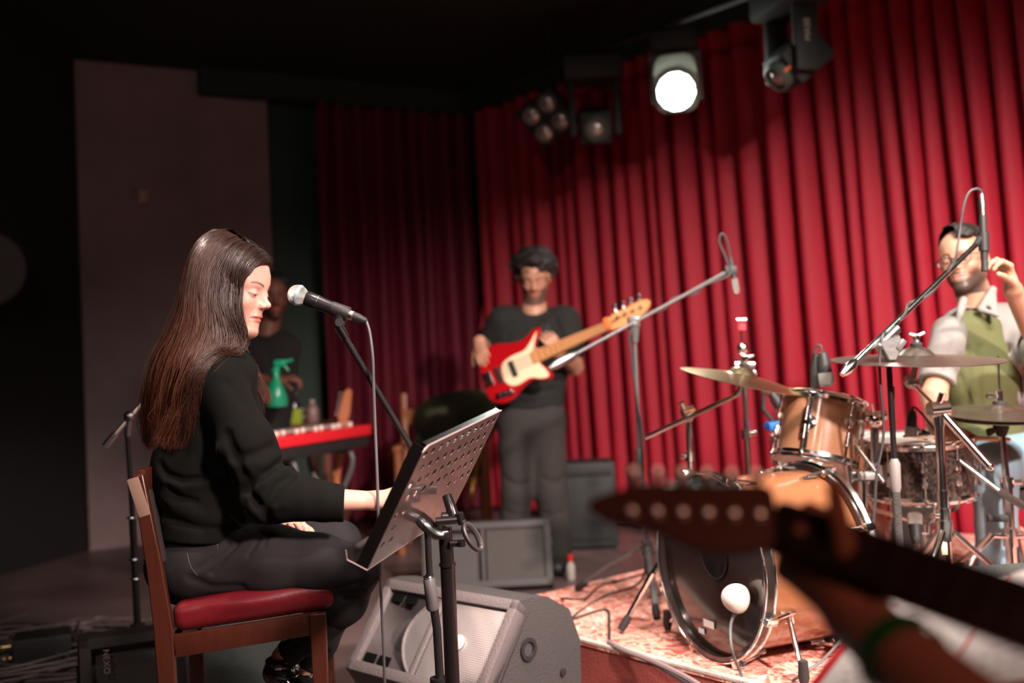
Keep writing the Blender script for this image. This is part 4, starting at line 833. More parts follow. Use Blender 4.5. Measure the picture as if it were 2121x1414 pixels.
MB().lathe([(.0098, dl * .80), (.0098, dl * .90)], d1, dax, 20).build('connector_band', MATS['brushed_nickel'], dm); MB().lathe([(.0102, dl * .90), (.0102, dl * .96), (.007, dl * 1.05), (.004, dl * 1.1)], d1, dax, 20).build('plug', m_steel, dm)
mb = MB(); k_ = d1 + dax * dl * .42; mb.tube([k_ - dax * .03, k_ + dax * .03], .017, 16); mb.tube([k_ + V(-.012, 0, .01), b2_], [.012, .009], 12); mb.build('mic_clip', m_blkm, dm)
p = lambda px, py, Y: pt(px, py, Y)
w1 = [d0 + dax * .015, p(2032, 396, dmy), p(2022, 391, dmy), p(2006, 400, dmy), p(1995, 432, dmy), p(1988, 480, dmy), p(1980, 530, dmy - .03)]
for k in range(9):                      # the cable winds around the boom
    s = .80 - k * .095; a = k * 1.7; w1.append(b0_ + (b2_ - b0_) * s + V(.012 * math.sin(a), -.014, .012 * math.cos(a)) + (V(0, .028, 0) if k % 2 else V(0, 0, 0)))
w1 = w1[:-3] + [j + V(-.02, -.02, .01), p(1822, 740, PY - .02), p(1824, 800, PY - .02), p(1830, 900, PY - .02), p(1816, 980, PY - .02), p(1812, 1050, PY - .02), p(1803, 1130, PY - .02), p(1790, 1250, PY - .03), Vector((p(1790, 1250, PY).x, PY - .1, RZ + .006)), Vector((p(1700, 1250, PY).x, PY - .3, RZ + .006))]
cable('microphone_cable', w1, .0042, 'dark cable wound around the slanting chrome boom by the drummer')
cable('microphone_cable', [p(1850, 800, PY + .02), p(1853, 900, PY + .02), p(1856, 1010, PY + .02), p(1850, 1120, PY + .02), p(1846, 1230, PY + .02), Vector((p(1850, 1250, PY).x, PY + .1, RZ + .006)), Vector((p(1890, 1250, PY).x, PY + .3, RZ + .006))], .0042, 'second dark cable falling beside the pole in front of the snare')
# cable bundle lying on the rug and small things on the floor
cable('cable_run', [pz(1262, 1330, RZ + .012), pz(1290, 1345, RZ + .012), pz(1350, 1368, RZ + .012), pz(1420, 1402, RZ + .012), pz(1480, 1440, RZ + .012)], .009, 'taped grey cable run along the front of the rug', m=mat('pinkish_grey_cable', (.22, .16, .16), .6))
cable('floor_cable', [pz(1125, 1235, 0.012), pz(1180, 1240, .2), pz(1215, 1238, RZ + .005), pz(1240, 1215, RZ + .005), pz(1290, 1200, RZ + .005), pz(1345, 1185, RZ + .005)], .0045, 'thin dark cable crossing the left corner of the rug')
bt = thing('bottle', 'tiny bottle with a red cap on the floor beyond the rug corner', 'bottle', pz(1183, 1200, 0)); bz = pz(1183, 1200, 0)
MB().lathe([(.02, 0), (.022, .01), (.022, .07), (.010, .09), (.010, .10)], bz, UP, 16).build('body', mat('pale_plastic', (.5, .42, .38), .4), bt); MB().lathe([(.014, .095), (.014, .125), (.001, .126)], bz, UP, 16).build('cap', mat('red_cap', (.7, .03, .02), .4), bt)
cable('chrome_leg_cable', [pz(1640, 1410, RZ + .006), pz(1700, 1370, RZ + .05), pz(1745, 1322, RZ + .09), pt(1770, 1290, 2.95)], .0045, 'dark cable rising from the rug at the foot of the bass drum', m=MATS['grey_cable'])
# ------------------------------------------------------------------ stage lights on the bar along the curtain
m_fix = mat('fixture_black', (.009, .011, .010), .65, bump=.15, bscale=90); m_fix2 = mat('fixture_grey', (.07, .08, .072), .55)
m_lens = mat('glass_lens', (.55, .5, .46), .12, .6, coat=.8)
BZ = 2.98
def bar_at(px):                          # the bar hangs parallel to the curtain, .75 m out
    A = CORN + RN * .75
    lo, hi = 0., 7.
    for _ in range(40):
        t = (lo + hi) / 2; q = A + RW * t + UP * 2.5 - C_O; x = q.dot(C_R) / q.dot(C_F) * FPX + 1060.5
        if x < px: lo = t
        else: hi = t
    return A + RW * lo
p0, p1 = bar_at(1060), bar_at(1060) + RW * 6.0
bar = thing('lighting_bar', 'black pipe along the ceiling carrying the stage lights', 'lighting bar', p0 + UP * BZ)
MB().tube([p0 + UP * BZ, p1 + UP * BZ], .025, 12).build('pipe', m_fix, bar)
for s in (.4, 2.4, 4.4): MB().tube([p0 + RW * s + UP * BZ, p0 + RW * s + UP * CEIL], .012, 8).build('hanger', m_fix, bar)
def hook(t, p, z, drop):
    MB().torus(p + UP * BZ, RW, .032, .007, 20, 8).build('hook_clamp', m_steel, t); MB().tube([p + UP * (BZ - .03), p + UP * (BZ - drop)], .009, 8).build('hanger_bolt', m_steel, t)
def basis(d, up=UP): x, y, z = frame(d, up); return x, y, z
# lit wash light, with an added pale shell standing in for the glow round its lens
pw = bar_at(1400); WY = pw.y; wc = pt(1400, 190, WY); wl = thing('wash_light', 'stage wash light shining bright white towards the camera', 'stage light', wc)
d = (V(.0, 1.3, 1.2) - wc).normalized(); x, y, z = basis(d); wc2 = wc - d * .02
MB().lathe([(.001, -.20), (.06, -.20), (.10, -.15), (.118, -.06), (.118, .0), (.106, .004)], wc2, d, 40).build('head', m_fix, wl)
MB().lathe([(.106, .004), (.001, .006)], wc2, d, 40).build('lens_plate', mat('lamp_plate', (.8, .85, .8), .4, emit=(.92, 1., .93), estr=1.0), wl)
shl = [(.125 * math.copysign(abs(math.cos(a)) ** .5, math.cos(a)), .165 * math.copysign(abs(math.sin(a)) ** .5, math.sin(a)) + .045) for a in np.linspace(0, 2 * math.pi, 41)[:-1]]; MB().prism(shl, (x, y if y.z > 0 else -y, d), wc2, -.045, -.012, .008).build('shell', mat('lamp_glow_shell', (.34, .42, .36), .5), wl)
m_led = mat('lit_led', (1, 1, 1), .3, emit=(.95, 1., .95), estr=60)
for rr, k in ((0, 1), (.042, 6), (.084, 12)):
    for i in range(k):
        a = 2 * math.pi * i / k + rr * 10; c = wc2 + x * (rr * math.cos(a)) + y * (rr * math.sin(a)); MB().lathe([(.0175, .005), (.0175, .010), (.011, .016), (.0005, .018)], c, d, 14).build('led_lens', m_led, wl)
yk = MB()
for s in (-1, 1): yk.box(wc2 + x * (.135 * s) - d * .06 + UP * .06, (.022, .06, .26), (x, Vector((d.x, d.y, 0)).normalized(), UP), .008)
yk.box(wc2 - d * .06 + UP * .19, (.30, .09, .05), (x, Vector((d.x, d.y, 0)).normalized(), UP), .01); yk.build('yoke', m_fix2, wl)
bxm = wc2 - d * .06 + UP * .275; MB().box(bxm, (.26, .18, .12), (x, Vector((d.x, d.y, 0)).normalized(), UP), .02).build('base_box', m_fix, wl)
hp = Vector((bxm.x, bxm.y, 0)); MB().tube([bxm + UP * .05, Vector((bxm.x, bxm.y, BZ + .05))], .012, 8).build('hanger_bolt', m_fix, wl)
L = spot('wash_lamp', tuple(wc2 + d * .03), (0, 1.3, 1.2), 60, (.88, 1., .9), 70, .8, .1)
# moving head at upper right
def moving_head(px, py, aim, label, sc=1.0, zoff=0.0):
    p = bar_at(px); hd = pt(px, py, p.y); t = thing('moving_head_light', label, 'stage light', hd); dd = (Vector(aim) - hd).normalized(); h = Vector((dd.x, dd.y, 0)).normalized(); sx = UP.cross(h).normalized()
    R_ = (sx, sx.cross(dd) * -1, dd)
    MB().box(hd - dd * .05 * sc, (.20 * sc, .20 * sc, .26 * sc), R_, .03 * sc).build('head', m_fix, t)
    MB().lathe([(.075 * sc, .0), (.078 * sc, .05 * sc), (.062 * sc, .06 * sc), (.055 * sc, .03 * sc), (.001, .045 * sc)], hd + dd * .07 * sc, dd, 32).build('lens_barrel', m_fix2, t)
    MB().lathe([(.055 * sc, .03 * sc), (.040 * sc, .047 * sc), (.02 * sc, .055 * sc), (.0005, .058 * sc)], hd + dd * .07 * sc, dd, 24).build('lens', m_lens, t)
    for s in (-1, 1): MB().box(hd + sx * (.135 * sc * s) + UP * (.10 * sc), (.045 * sc, .13 * sc, .34 * sc), (sx, h, UP), .02 * sc).build('yoke_arm', m_fix, t)
    b = hd + UP * .34 * sc; MB().box(b, (.36 * sc, .26 * sc, .15 * sc), (sx, h, UP), .03 * sc).build('base', m_fix, t)
    MB().tube([b + UP * .05 * sc, Vector((b.x, b.y, BZ + .04))], .014, 8).build('hanger_bolt', m_fix, t)
    return t, hd, dd, sx, h, b
t, hd, dd, sx, h, b = moving_head(1640, 135, tuple(pt(1640, 135, bar_at(1652).y) + V(-1, -.25, -.8)), 'black moving head light pointing down left, with BEAM lettering and an orange tab')
MB().box(hd + dd * .02 - sx.cross(dd) * .0 + sx * -.0 + (C_O - hd).normalized() * .105, (.07, .012, .018), (dd, (C_O - hd).normalized(), dd.cross((C_O - hd).normalized())), .003).build('orange_tab', mat('orange_plastic', (.75, .13, .02), .5), t)
side = sx if sx.dot(C_O - hd) > 0 else -sx
rt = h.cross(UP) if False else C_R
a_ = hd + side * .1585 + UP * .13; ey_ = side.cross(UP); text_mesh('lettering', 'BEAM', .045, a_ + h * .0, -UP if False else UP * -1, UP.cross(side) * -1, side, m_white2, t, 1.0)
t, hd, dd, sx, h, b = moving_head(1233, 262, (.3, 1.0, .6), 'black moving head light facing the camera beside the four-lens blinder', 1.0)
# four-lens blinder
p = bar_at(1130); c = pt(1130, 246, p.y); bl = thing('blinder_light', 'black four-lens blinder light at the left end of the bar', 'stage light', c); d = (V(-1.2, 2.0, .4) - c).normalized(); x, y, z = basis(d)
ca, sa = math.cos(.5), math.sin(.5); x, y = x * ca + y * sa, y * ca - x * sa
MB().box(c - d * .05, (.30, .30, .09), (x, y, d), .02).build('housing', m_fix, bl)
for i in (-1, 1):
    for j_ in (-1, 1):
        q = c + x * (.068 * i) + y * (.068 * j_); r_ = MB().lathe([(.062, -.004), (.064, .004), (.058, .006), (.055, -.002)], q, d, 24).build('lens_ring', m_fix2, bl)
        MB().lathe([(.055, .0), (.045, .010), (.025, .018), (.0005, .021)], q, d, 24).build('lens', m_lens, bl)
MB().tube([c - d * .06, c - d * .06 + UP * .18, Vector((c.x - d.x * .06, c.y - d.y * .06, BZ + .04))], .012, 8).build('hanger_bolt', m_fix, bl)
# ------------------------------------------------------------------ left side: mic stand, cables, power strip
ls = thing('microphone_stand', 'black boom stand with a pale boom, behind the singer near the plaster wall', 'microphone stand', Vector((pz(286, 1330, 0).x, pz(286, 1330, 0).y, 0)))
lf = pt(286, 1330, 3.55); lt = pt(264, 902, 3.55); lfp = lf + (lf - lt) * (lf.z - .1) / (lt.z - lf.z)
MB().tube([lt, pt(271, 1010, 3.55), pt(275, 1080, 3.55)], .009, 12).build('upper_pole', m_blk, ls); MB().tube([pt(274, 1070, 3.55), pt(279, 1160, 3.55), lfp], .0125, 12).build('lower_pole', m_blk, ls)
m_pale = mat('pale_metal', (.55, .50, .46), .3, 1.0)
MB().tube([pt(220, 922, 3.50), pt(345, 775, 3.60)], .0085, 12).build('boom', m_pale, ls); MB().tube([pt(218, 925, 3.50), pt(240, 898, 3.51)], [.014, .013], 12).build('counterweight', m_pale, ls)
mb = MB(); q = pt(268, 862, 3.53); mb.ball(q, .020); mb.tube([q, lt], [.014, .012], 10); mb.build('swivel_joint', m_steel, ls)
for py_ in (1072, 1158, 1198): ring(MB(), pt(272 + (py_ - 1072) * .06, py_, 3.55), UP, .013, .004, 16).build('pole_ring', m_steel, ls)
tripod(ls, Vector((lfp.x, lfp.y, 0)), 0, .30, m_blk, .3, .2)
rr = random.Random(5)
def tangle(cx, cy, n, R, label, m):
    P = []; a = 0
    for i in range(n):
        a += rr.uniform(1.6, 2.6); q = rr.uniform(.35, 1.) * R; P.append(pz(cx, cy, 0) + V(math.cos(a) * q * 1.35, math.sin(a) * q, .006 + rr.uniform(0, .05)))
    return cable('cable_tangle', P, .0055, label, m=m)
m_c3 = mat('dusty_cable', (.09, .065, .06), .55)
tangle(215, 1322, 26, .26, 'tangled dark cables on the floor behind the lettered monitor', m_c3); tangle(60, 1385, 34, .30, 'heap of tangled black cables in the bottom left corner', m_c3); tangle(30, 1320, 18, .22, 'loose black cables at the left edge beside the black box', m_c3)
cable('floor_cable', [pz(130, 1318, .006), pz(180, 1285, .006), pz(235, 1278, .006), pz(290, 1296, .006), pz(330, 1262, .006), pz(420, 1240, .006)], .006, 'dark cable curving over the floor past the boom stand', m=m_c3)
q = pz(90, 1368, 0); pbx = thing('stage_box', 'black multicore box with brass plugs in the bottom left corner', 'stage box', q)
Rb_ = (V(.92, .39, 0).normalized(), V(-.39, .92, 0).normalized(), UP); MB().box(q + UP * .055, (.21, .16, .11), Rb_, .012).build('case', m_blkm, pbx)
for k in range(2):
    a = q - Rb_[0] * .11 + UP * (.08 - .045 * k) + Rb_[1] * -.03; MB().cyl(a, a - Rb_[0] * .035, .012).build('plug', mat('brass_plug', (.75, .55, .25), .3, 1.), pbx)
# ------------------------------------------------------------------ keyboard, stand, guitar on stand, table
kr = pt(769, 878, 5.3); zk = kr.z; kl = pt(570, 906, 4.45); ke = (kl - kr); ke.z = 0; ke.normalize(); kn = Vector((ke.y, -ke.x, 0)); kn = kn if kn.dot(C_O - kr) > 0 else -kn
kb_ = thing('keyboard', 'red stage keyboard with lit knobs, seen from its back behind the singer', 'keyboard', kr + ke * .5 - UP * .12)
KL = 1.12; m_kred = mat('bright_red_enamel', (.72, .02, .03), .3, coat=.3); kc0 = Vector((kr.x, kr.y, zk))
MB().box(kc0 + ke * KL / 2 - kn * .16 - UP * .028, (KL, .32, .055), (ke, kn, UP), .01).build('red_case', m_kred, kb_)
MB().box(kc0 + ke * KL / 2 - kn * .165 - UP * .085, (KL - .01, .30, .06), (ke, kn, UP), .008).build('lower_case', m_blkm, kb_)
MB().box(kc0 + ke * KL / 2 - kn * .20 + UP * .004, (KL - .12, .14, .012), (ke, kn, UP), .002).build('key_bed', m_white2, kb_)
for k in range(10):
    q = kc0 + ke * (.14 + k * .085) - kn * (.05 + .02 * (k % 2)) + UP * .001; MB().lathe([(.013, 0), (.012, .02), (.001, .021)], q, UP, 12).build('knob', mat('pale_knob', (.75, .62, .55), .3), kb_)
ks = thing('keyboard_stand', 'black folding stand under the red keyboard', 'stand', Vector((kc0.x + ke.x * .5, kc0.y + ke.y * .5, 0)))
for s in (.16, .70):
    c = kc0 + ke * s - kn * .16; z0 = zk - .115; a = c + kn * .12; b = c - kn * .12
    for u, v in ((a, b), (b, a)):
        foot = Vector((v.x, v.y, .015)); MB().tube(cat_pts([Vector((u.x, u.y, z0 - .02)), Vector((u.x, u.y, z0 - .10)), (Vector((u.x, u.y, z0)) + foot) / 2, foot], 5), .014, 10).build('leg', m_gp, ks)
    MB().cyl(a + UP * (z0 - a.z - .012), b + UP * (z0 - b.z - .012), .014).build('cross_bar', m_gp, ks)
m_gneck = mat('orange_maple', (.60, .20, .085), .4, var=.3, vscale=10)
gs = thing('electric_guitar', 'maple-necked guitar resting on a stand behind the red keyboard', 'guitar', Vector((pt(690, 1100, 5.55).x, 5.55, .02)))
GY = 5.55; g0 = pt(726, 806, GY); g1 = pt(712, 872, GY); g2 = pt(690, 1030, GY); gu = (g1 - g2).normalized(); gw = V(gu.z, 0, -gu.x); gn = gw.cross(gu)
MB().prism([(-.030, 0), (-.038, .03), (-.032, .16), (-.012, .185), (.010, .17), (.024, .05), (.022, 0)], (gw, (g0 - g1).normalized(), gn), g1, -.008, .008, .002).build('headstock', m_gneck, gs)
for k in range(6): MB().lathe([(.008, 0), (.009, .012), (.001, .014)], g1 + (g0 - g1).normalized() * (.03 + .024 * k) - gw * .042, -gw, 10).build('tuner', m_steel, gs)
MB().box((g1 + g2) / 2, (.048, .022, (g1 - g2).length), (gw, gn, gu), .006).build('neck', m_gneck, gs)
gout = [(0, .19), (.08, .22), (.12, .17), (.10, .08), (.13, -.03), (.17, -.13), (.13, -.22), (0, -.25), (-.13, -.22), (-.17, -.13), (-.13, -.03), (-.10, .08), (-.12, .17), (-.08, .22)]
gout = [(v.x, v.y) for v in cat_pts([V(a, b, 0) for a, b in gout], 4, True)]
gb = g2 - gu * .20; MB().prism(gout, (gw, gu, gn), gb, -.02, .02, .006).build('body', mat('dark_sunburst', (.05, .015, .01), .25, coat=.5), gs)
gst = thing('guitar_stand', 'small black tripod stand under the maple-necked guitar', 'stand', Vector((gb.x, gb.y + .06, 0))); fl_ = gb - gu * .25
MB().tube([Vector((gb.x, gb.y + .05, .03)), g2 + V(0, .05, 0)], .009, 8).build('pole', m_blk, gst)
for a in (3.9, 5.5, 1.57): MB().tube([Vector((gb.x, gb.y + .05, .15)), Vector((gb.x + .24 * math.cos(a), gb.y + .05 + .24 * math.sin(a), .012))], .008, 8).build('leg', m_blk, gst)
# second wooden neck and stool legs under the keyboard
TY = 5.9; tz_ = pt(640, 876, TY).z; tb_ = thing('side_table', 'small brown wooden table in the background, crowded with bottles', 'table', Vector((pt(600, 900, TY).x, TY, 0)))
m_tw = mat('brown_table_wood', (.16, .045, .022), .5, var=.4); x0t, x1t = pt(470, 900, TY).x, pt(672, 900, TY).x
MB().box(((x0t + x1t) / 2, TY + .12, tz_ - .02), (x1t - x0t, .5, .04), bev=.004).build('table_top', m_tw, tb_)
for sx_2 in (x0t + .05, x1t - .05):
    for sy_2 in (TY - .08, TY + .32): MB().box((sx_2, sy_2, (tz_ - .04) / 2), (.045, .045, tz_ - .04), bev=.004).build('leg', m_gneck if sx_2 < x0t + .1 else m_tw, tb_)
# things on it
def bottle(px, py_top, py_bot, w, m, label, name='bottle', capm=None):
    a = pt(px, py_bot, TY); a.z = tz_; hgt = (py_bot - py_top) * mpx(TY); r = w * mpx(TY) / 2; t = thing(name, label, 'bottle', a)
    MB().lathe([(r * .9, 0), (r, .006), (r, hgt * .6), (r * .55, hgt * .78), (r * .4, hgt * .82), (r * .4, hgt * .9)], a, UP, 20).build('body', m, t); MB().lathe([(r * .46, hgt * .88), (r * .46, hgt), (.001, hgt)], a, UP, 16).build('cap', capm or m_white2, t)
bottle(610, 808, 875, 24, mat('dark_glass', (.02, .012, .02), .15, coat=.5), 'dark bottle beside the lime-green box on the table')
bottle(648, 828, 876, 26, mat('cloudy_plastic', (.25, .15, .13), .4), 'pale pinkish bottle at the right end of the table')
bottle(628, 846, 876, 16, mat('dark_jar', (.05, .02, .03), .3), 'small dark jar between the lime-green box and the pale bottle', 'jar')
q = pt(610, 862, TY - .06); q.z = tz_ + .045; o = MB().box(q, (.085, .06, .09), bev=.006).build('lime_box', mat('lime_card', (.34, .42, .02), .6)); tag(o, 'small lime-green box on the brown table', 'box')
q = pt(565, 862, TY - .02); q.z = tz_ + .035; o = MB().box(q, (.19, .10, .07), bev=.01).build('grey_case', mat('mauve_grey', (.16, .09, .09), .6)); tag(o, 'low mauve-grey case on the table below the green spray bottle', 'case')
# wooden chair with dark jacket near the corner
WY2 = 6.2; wch = thing('chair', 'orange wooden chair in the far corner with a dark jacket over it', 'chair', Vector((pt(915, 950, WY2).x, WY2, 0))); m_ow = mat('orange_wood', (.30, .095, .03), .45, var=.4, stretch=(6, 6, 1))
def lx(px, py, Y=WY2): return pt(px, py, Y)
sz = .46; xs = (lx(832, 950).x, lx(1006, 950).x)
for i, sx_3 in enumerate(xs):
    MB().tube([(sx_3, WY2 + .20, 0), (sx_3, WY2 + .20, .5), (sx_3, WY2 + .26, .95)], .022, 8, sx=.8).build('back_post', m_ow, wch); MB().tube([(sx_3, WY2 - .2, 0), (sx_3, WY2 - .2, .62)], .024 if i == 0 else .032, 8, sx=.8).build('front_leg', m_ow, wch)
    MB().box((sx_3, WY2, .63), (.05, .46, .03), bev=.006).build('arm_rest', m_ow, wch)
MB().box(((xs[0] + xs[1]) / 2, WY2, sz - .04), (xs[1] - xs[0], .42, .06), bev=.008).build('seat_frame', m_ow, wch); MB().box(((xs[0] + xs[1]) / 2, WY2, sz + .02), (xs[1] - xs[0] - .05, .42, .08), bev=.025).build('seat_pad', mat('plum_fabric', (.06, .015, .02), .9), wch)
MB().box(((xs[0] + xs[1]) / 2, WY2 + .24, .80), (xs[1] - xs[0], .03, .10), bev=.006).build('back_rail', m_ow, wch)
cj_ = pt(945, 850, WY2 + .2)
jk = WAVE(U(.08, ell(cj_ + V(.0, 0, .0), (.24, .10, .13)), ell(cj_ + V(-.16, -.02, -.10), (.12, .08, .13)), ell(cj_ + V(.14, 0, -.05), (.14, .09, .16))), .010, 26, 4)
jo = sdf_obj('jacket', jk, *bounds([cj_], .45), .014, mat('olive_black_cloth', (.022, .026, .016), .9, col2=(.05, .06, .02), vscale=4)); tag(jo, 'dark green-black jacket heaped over the far orange chair', 'jacket')
cable('yellow_cable', [pt(995, 925, 6.0), pt(985, 980, 5.8), pt(974, 1030, 5.7), pz(962, 1090, .006), pz(900, 1110, .006)], .009, 'dull yellow cable slanting down in front of the far chair', m=mat('ochre_cable', (.30, .16, .02), .6))
# dark amplifier behind the bass player
q = pt(1215, 1050, 6.0); o = thing('amplifier', 'dark amplifier cabinet in the shadow to the right of the bass player', 'amplifier', Vector((q.x, 6.0, 0)))
MB().box((q.x, 6.0, .26), (.34, .28, .50), bev=.02).build('cabinet', m_fix, o); MB().box((q.x, 5.853, .24), (.29, .008, .36), bev=.002).build('grille', m_fix, o); MB().box((q.x, 5.852, .46), (.29, .01, .05), bev=.002).build('panel', m_fix, o)
# ------------------------------------------------------------------ people
m_skin = mat('skin', (.8, .5, .4), .46, attr='col', sss=.12, bump=.06, bscale=500, spec=.35)
m_top = mat('black_green_crepe', (.0042, .0045, .0035), .9, bump=.06, bscale=500, spec=.14)
m_jean = mat('washed_black_denim', (.012, .0105, .011), .85, bump=.08, bscale=500, col2=(.018, .016, .017), vscale=4, spec=.3)
m_hairm = mat('dark_brown_hair', (.050, .020, .012), .34, spec=.6, var=.3, vscale=60)
m_hairb = mat('black_hair', (.012, .008, .007), .55, bump=.8, bscale=90)
SKIN = {'f': (.66, .36, .275), 'm': (.44, .225, .145), 'd': (.20, .08, .05)}
def head_field(O, fwd, up, s=1.0, male=False):
    F = Vector(fwd).normalized(); Z = Vector(up); Z = (Z - F * Z.dot(F)).normalized(); Lf = Z.cross(F); M = np.stack([A3(F), A3(Lf), A3(Z)]); O3 = A3(O)
    parts = [ell((-.012, 0, .034), (.094, .074, .086)), ell((.045, 0, .045), (.040, .056, .050)), ell((.034, 0, -.028), (.052, .054, .082))]
    jw = .049 if male else .043
    skull = U(.03, *parts)
    jaw = U(.02, rc((.0, jw, -.055), (.066, .014, -.098), .020, .016), rc((.0, -jw, -.055), (.066, -.014, -.098), .020, .016), ell((.072, 0, -.100), (.017, .018, .015)))
    cheeks = U(.02, ell((.056, .036, -.026), (.024, .020, .022)), ell((.056, -.036, -.026), (.024, .020, .022)), ell((.062, 0, -.062), (.026, .030, .030)))
    brow = U(.01, rc((.078, .008, .018), (.066, .040, .020), .011, .009), rc((.078, -.008, .018), (.066, -.040, .020), .011, .009), ell((.076, 0, .030), (.014, .03, .03)))
    base = U(.018, skull, jaw, cheeks, brow)
    sock = U(.01, ell((.093, .031, -.001), (.014, .016, .011)), ell((.093, -.031, -.001), (.014, .016, .011)))
    base = SUB(.014, base, sock)
    eyes = U(.004, ell((.0735, .031, -.002), (.0135, .0145, .0125)), ell((.0735, -.031, -.002), (.0135, .0145, .0125)))
    base = U(.005, base, eyes)
    nose = U(.008, rc((.084, 0, .010), (.1015, 0, -.020), .0062, .0072), ell((.1065, 0, -.0262), (.0102, .0082, .0084)), ell((.0965, .0108, -.0315), (.0105, .0060, .0068)), ell((.0965, -.0108, -.0315), (.0105, .0060, .0068)), rc((.084, 0, -.002), (.084, 0, -.034), .011, .014))
    base = U(.009, base, nose)
    ul = ell((.0865, 0, -.0585), (.0075, .0195, .0055)); ll = ell((.0845, 0, -.0685), (.0080, .0170, .0058)); phil = ell((.080, 0, -.052), (.012, .018, .012)); und = ell((.074, 0, -.083), (.012, .02, .008))
    base = U(.007, base, phil, und); base = U(.004, base, ul, ll)
    folds = [([(.094, -.0, -.0635), (.088, -.018, -.0640), (.080, -.024, -.066)], .0022, .0032), ([(.094, 0, -.0635), (.088, .018, -.0640), (.080, .024, -.066)], .0022, .0032),
             ([(.087, .018, -.004), (.090, .031, .0055), (.080, .046, -.002)], .0022, .0018), ([(.087, -.018, -.004), (.090, -.031, .0055), (.080, -.046, -.002)], .0022, .0018),
             ([(.093, .018, -.030), (.084, .028, -.050)], .005, .0016), ([(.093, -.018, -.030), (.084, -.028, -.050)], .005, .0016), ([(.102, .006, -.0385), (.098, .009, -.038)], .003, .0022), ([(.102, -.006, -.0385), (.098, -.009, -.038)], .003, .0022)]
    base = FOLD(base, folds)
    ear = []
    for q in (1, -1):
        e = SUB(.004, ell((-.008, .078 * q, -.012), (.018, .008, .031)), ell((-.004, .087 * q, -.010), (.010, .007, .018))); ear.append(e)
    base = U(.006, base, *ear)
    def f(P): return base(((P - O3) @ M.T) / s) * s
    def loc(v): return ((np.asarray(v) - O3) @ M.T.astype(float)) / s
    def w(x, y, z): return Vector(O) + (F * x + Lf * y + Z * z) * s
    return f, loc, w
def face_cols(v, loc, sk, male=False, beard=0.0, lip=(.60, .13, .11), eye_open=.0, scalp=None):
    q = loc(v); x, y, z = q[:, 0], q[:, 1], q[:, 2]; ay = np.abs(y); c = np.tile(np.array(sk, dtype=np.float32), (len(v), 1))
    inh = (x > -.13) & (x < .13) & (ay < .1) & (z < .14) & (z > -.125)
    def blend(mask, col, a=1.0):
        nonlocal c
        m = np.clip(mask, 0, 1)[:, None] * a; c = c * (1 - m) + np.array(col) * m
    sm = lambda d, wd: 1 / (1 + np.exp(np.clip(d / wd, -30, 30)))
    blend(sm(np.sqrt(((y) / .045) ** 2 + ((z + .03) / .02) ** 2) - 1, .25) * (x > .05) * inh, (sk[0] * 1.05, sk[1] * .80, sk[2] * .78), .35)
    lipm = sm(np.sqrt((ay / .0225) ** 2 + ((z + .0638) / (.0092 * (1 - .35 * (ay / .023) ** 2 + 1e-3))) ** 2) - 1, .10) * (x > .068) * inh; blend(lipm, lip, .85)
    blend(sm((np.abs(z + .0638) - .0008), .0005) * (ay < .022) * (x > .07) * inh, (lip[0] * .35, lip[1] * .3, lip[2] * .3), .8)
    t = np.clip((ay - .012) / .036, 0, 1); zc = .0190 + .0065 * np.sin(t * 2.4); th_ = .0036 * (1 - .55 * t) * (1.35 if male else 1.0)
    blend(sm(np.abs(z - zc) - th_, .0007) * (ay > .012) * (ay < .049) * (x > .045) * inh, (.055, .028, .022), .88)
    u = (ay - .031) / .0145; zl = -.0035 - .0035 * (1 - u ** 2) + eye_open * .5 * (1 - u ** 2)
    if eye_open:
        ins = (np.abs(u) < 1) & (z < zl) & (z > zl - eye_open * (1 - u ** 2)) & (x > .06); blend(ins * inh * 1.0, (.62, .55, .50), .9); blend((np.sqrt((ay - .031) ** 2 + (z - zl + eye_open * .4) ** 2) < .0052) * ins * 1.0, (.03, .015, .01), 1.)
    blend(sm(np.abs(z - zl) - .0013, .0004) * (np.abs(u) < 1.08) * (x > .058) * inh, (.05, .025, .02), .92)
    blend(sm(np.abs(z - zl + .0022 + eye_open) - .0012, .0006) * (np.abs(u) < .85) * (x > .06) * inh, (.30, .15, .12), .5)
    if scalp: blend(sm(-(z - .082 + .30 * np.maximum(0, ay - .028)), .002) * (z > .03), scalp, 1.); blend((x < .02) * (z > -.05) * 1.0, scalp, 1.)
    if beard:
        m = sm(z + .052 + .30 * np.maximum(0, .055 - x) * 0 - .02 * np.clip((ay - .03) / .04, 0, 1), .004) * (1 - lipm) * inh * sm(-(x + .01), .01)
        m = np.maximum(m * sm(-(np.sqrt((ay / .030) ** 2 + ((z + .064) / .013) ** 2) - 1), .12), sm(np.abs(z + .0505) - .0045, .0012) * (ay < .026) * (x > .07) * inh)
        blend(m, (.035, .022, .018), beard)
    return c.astype(np.float32)
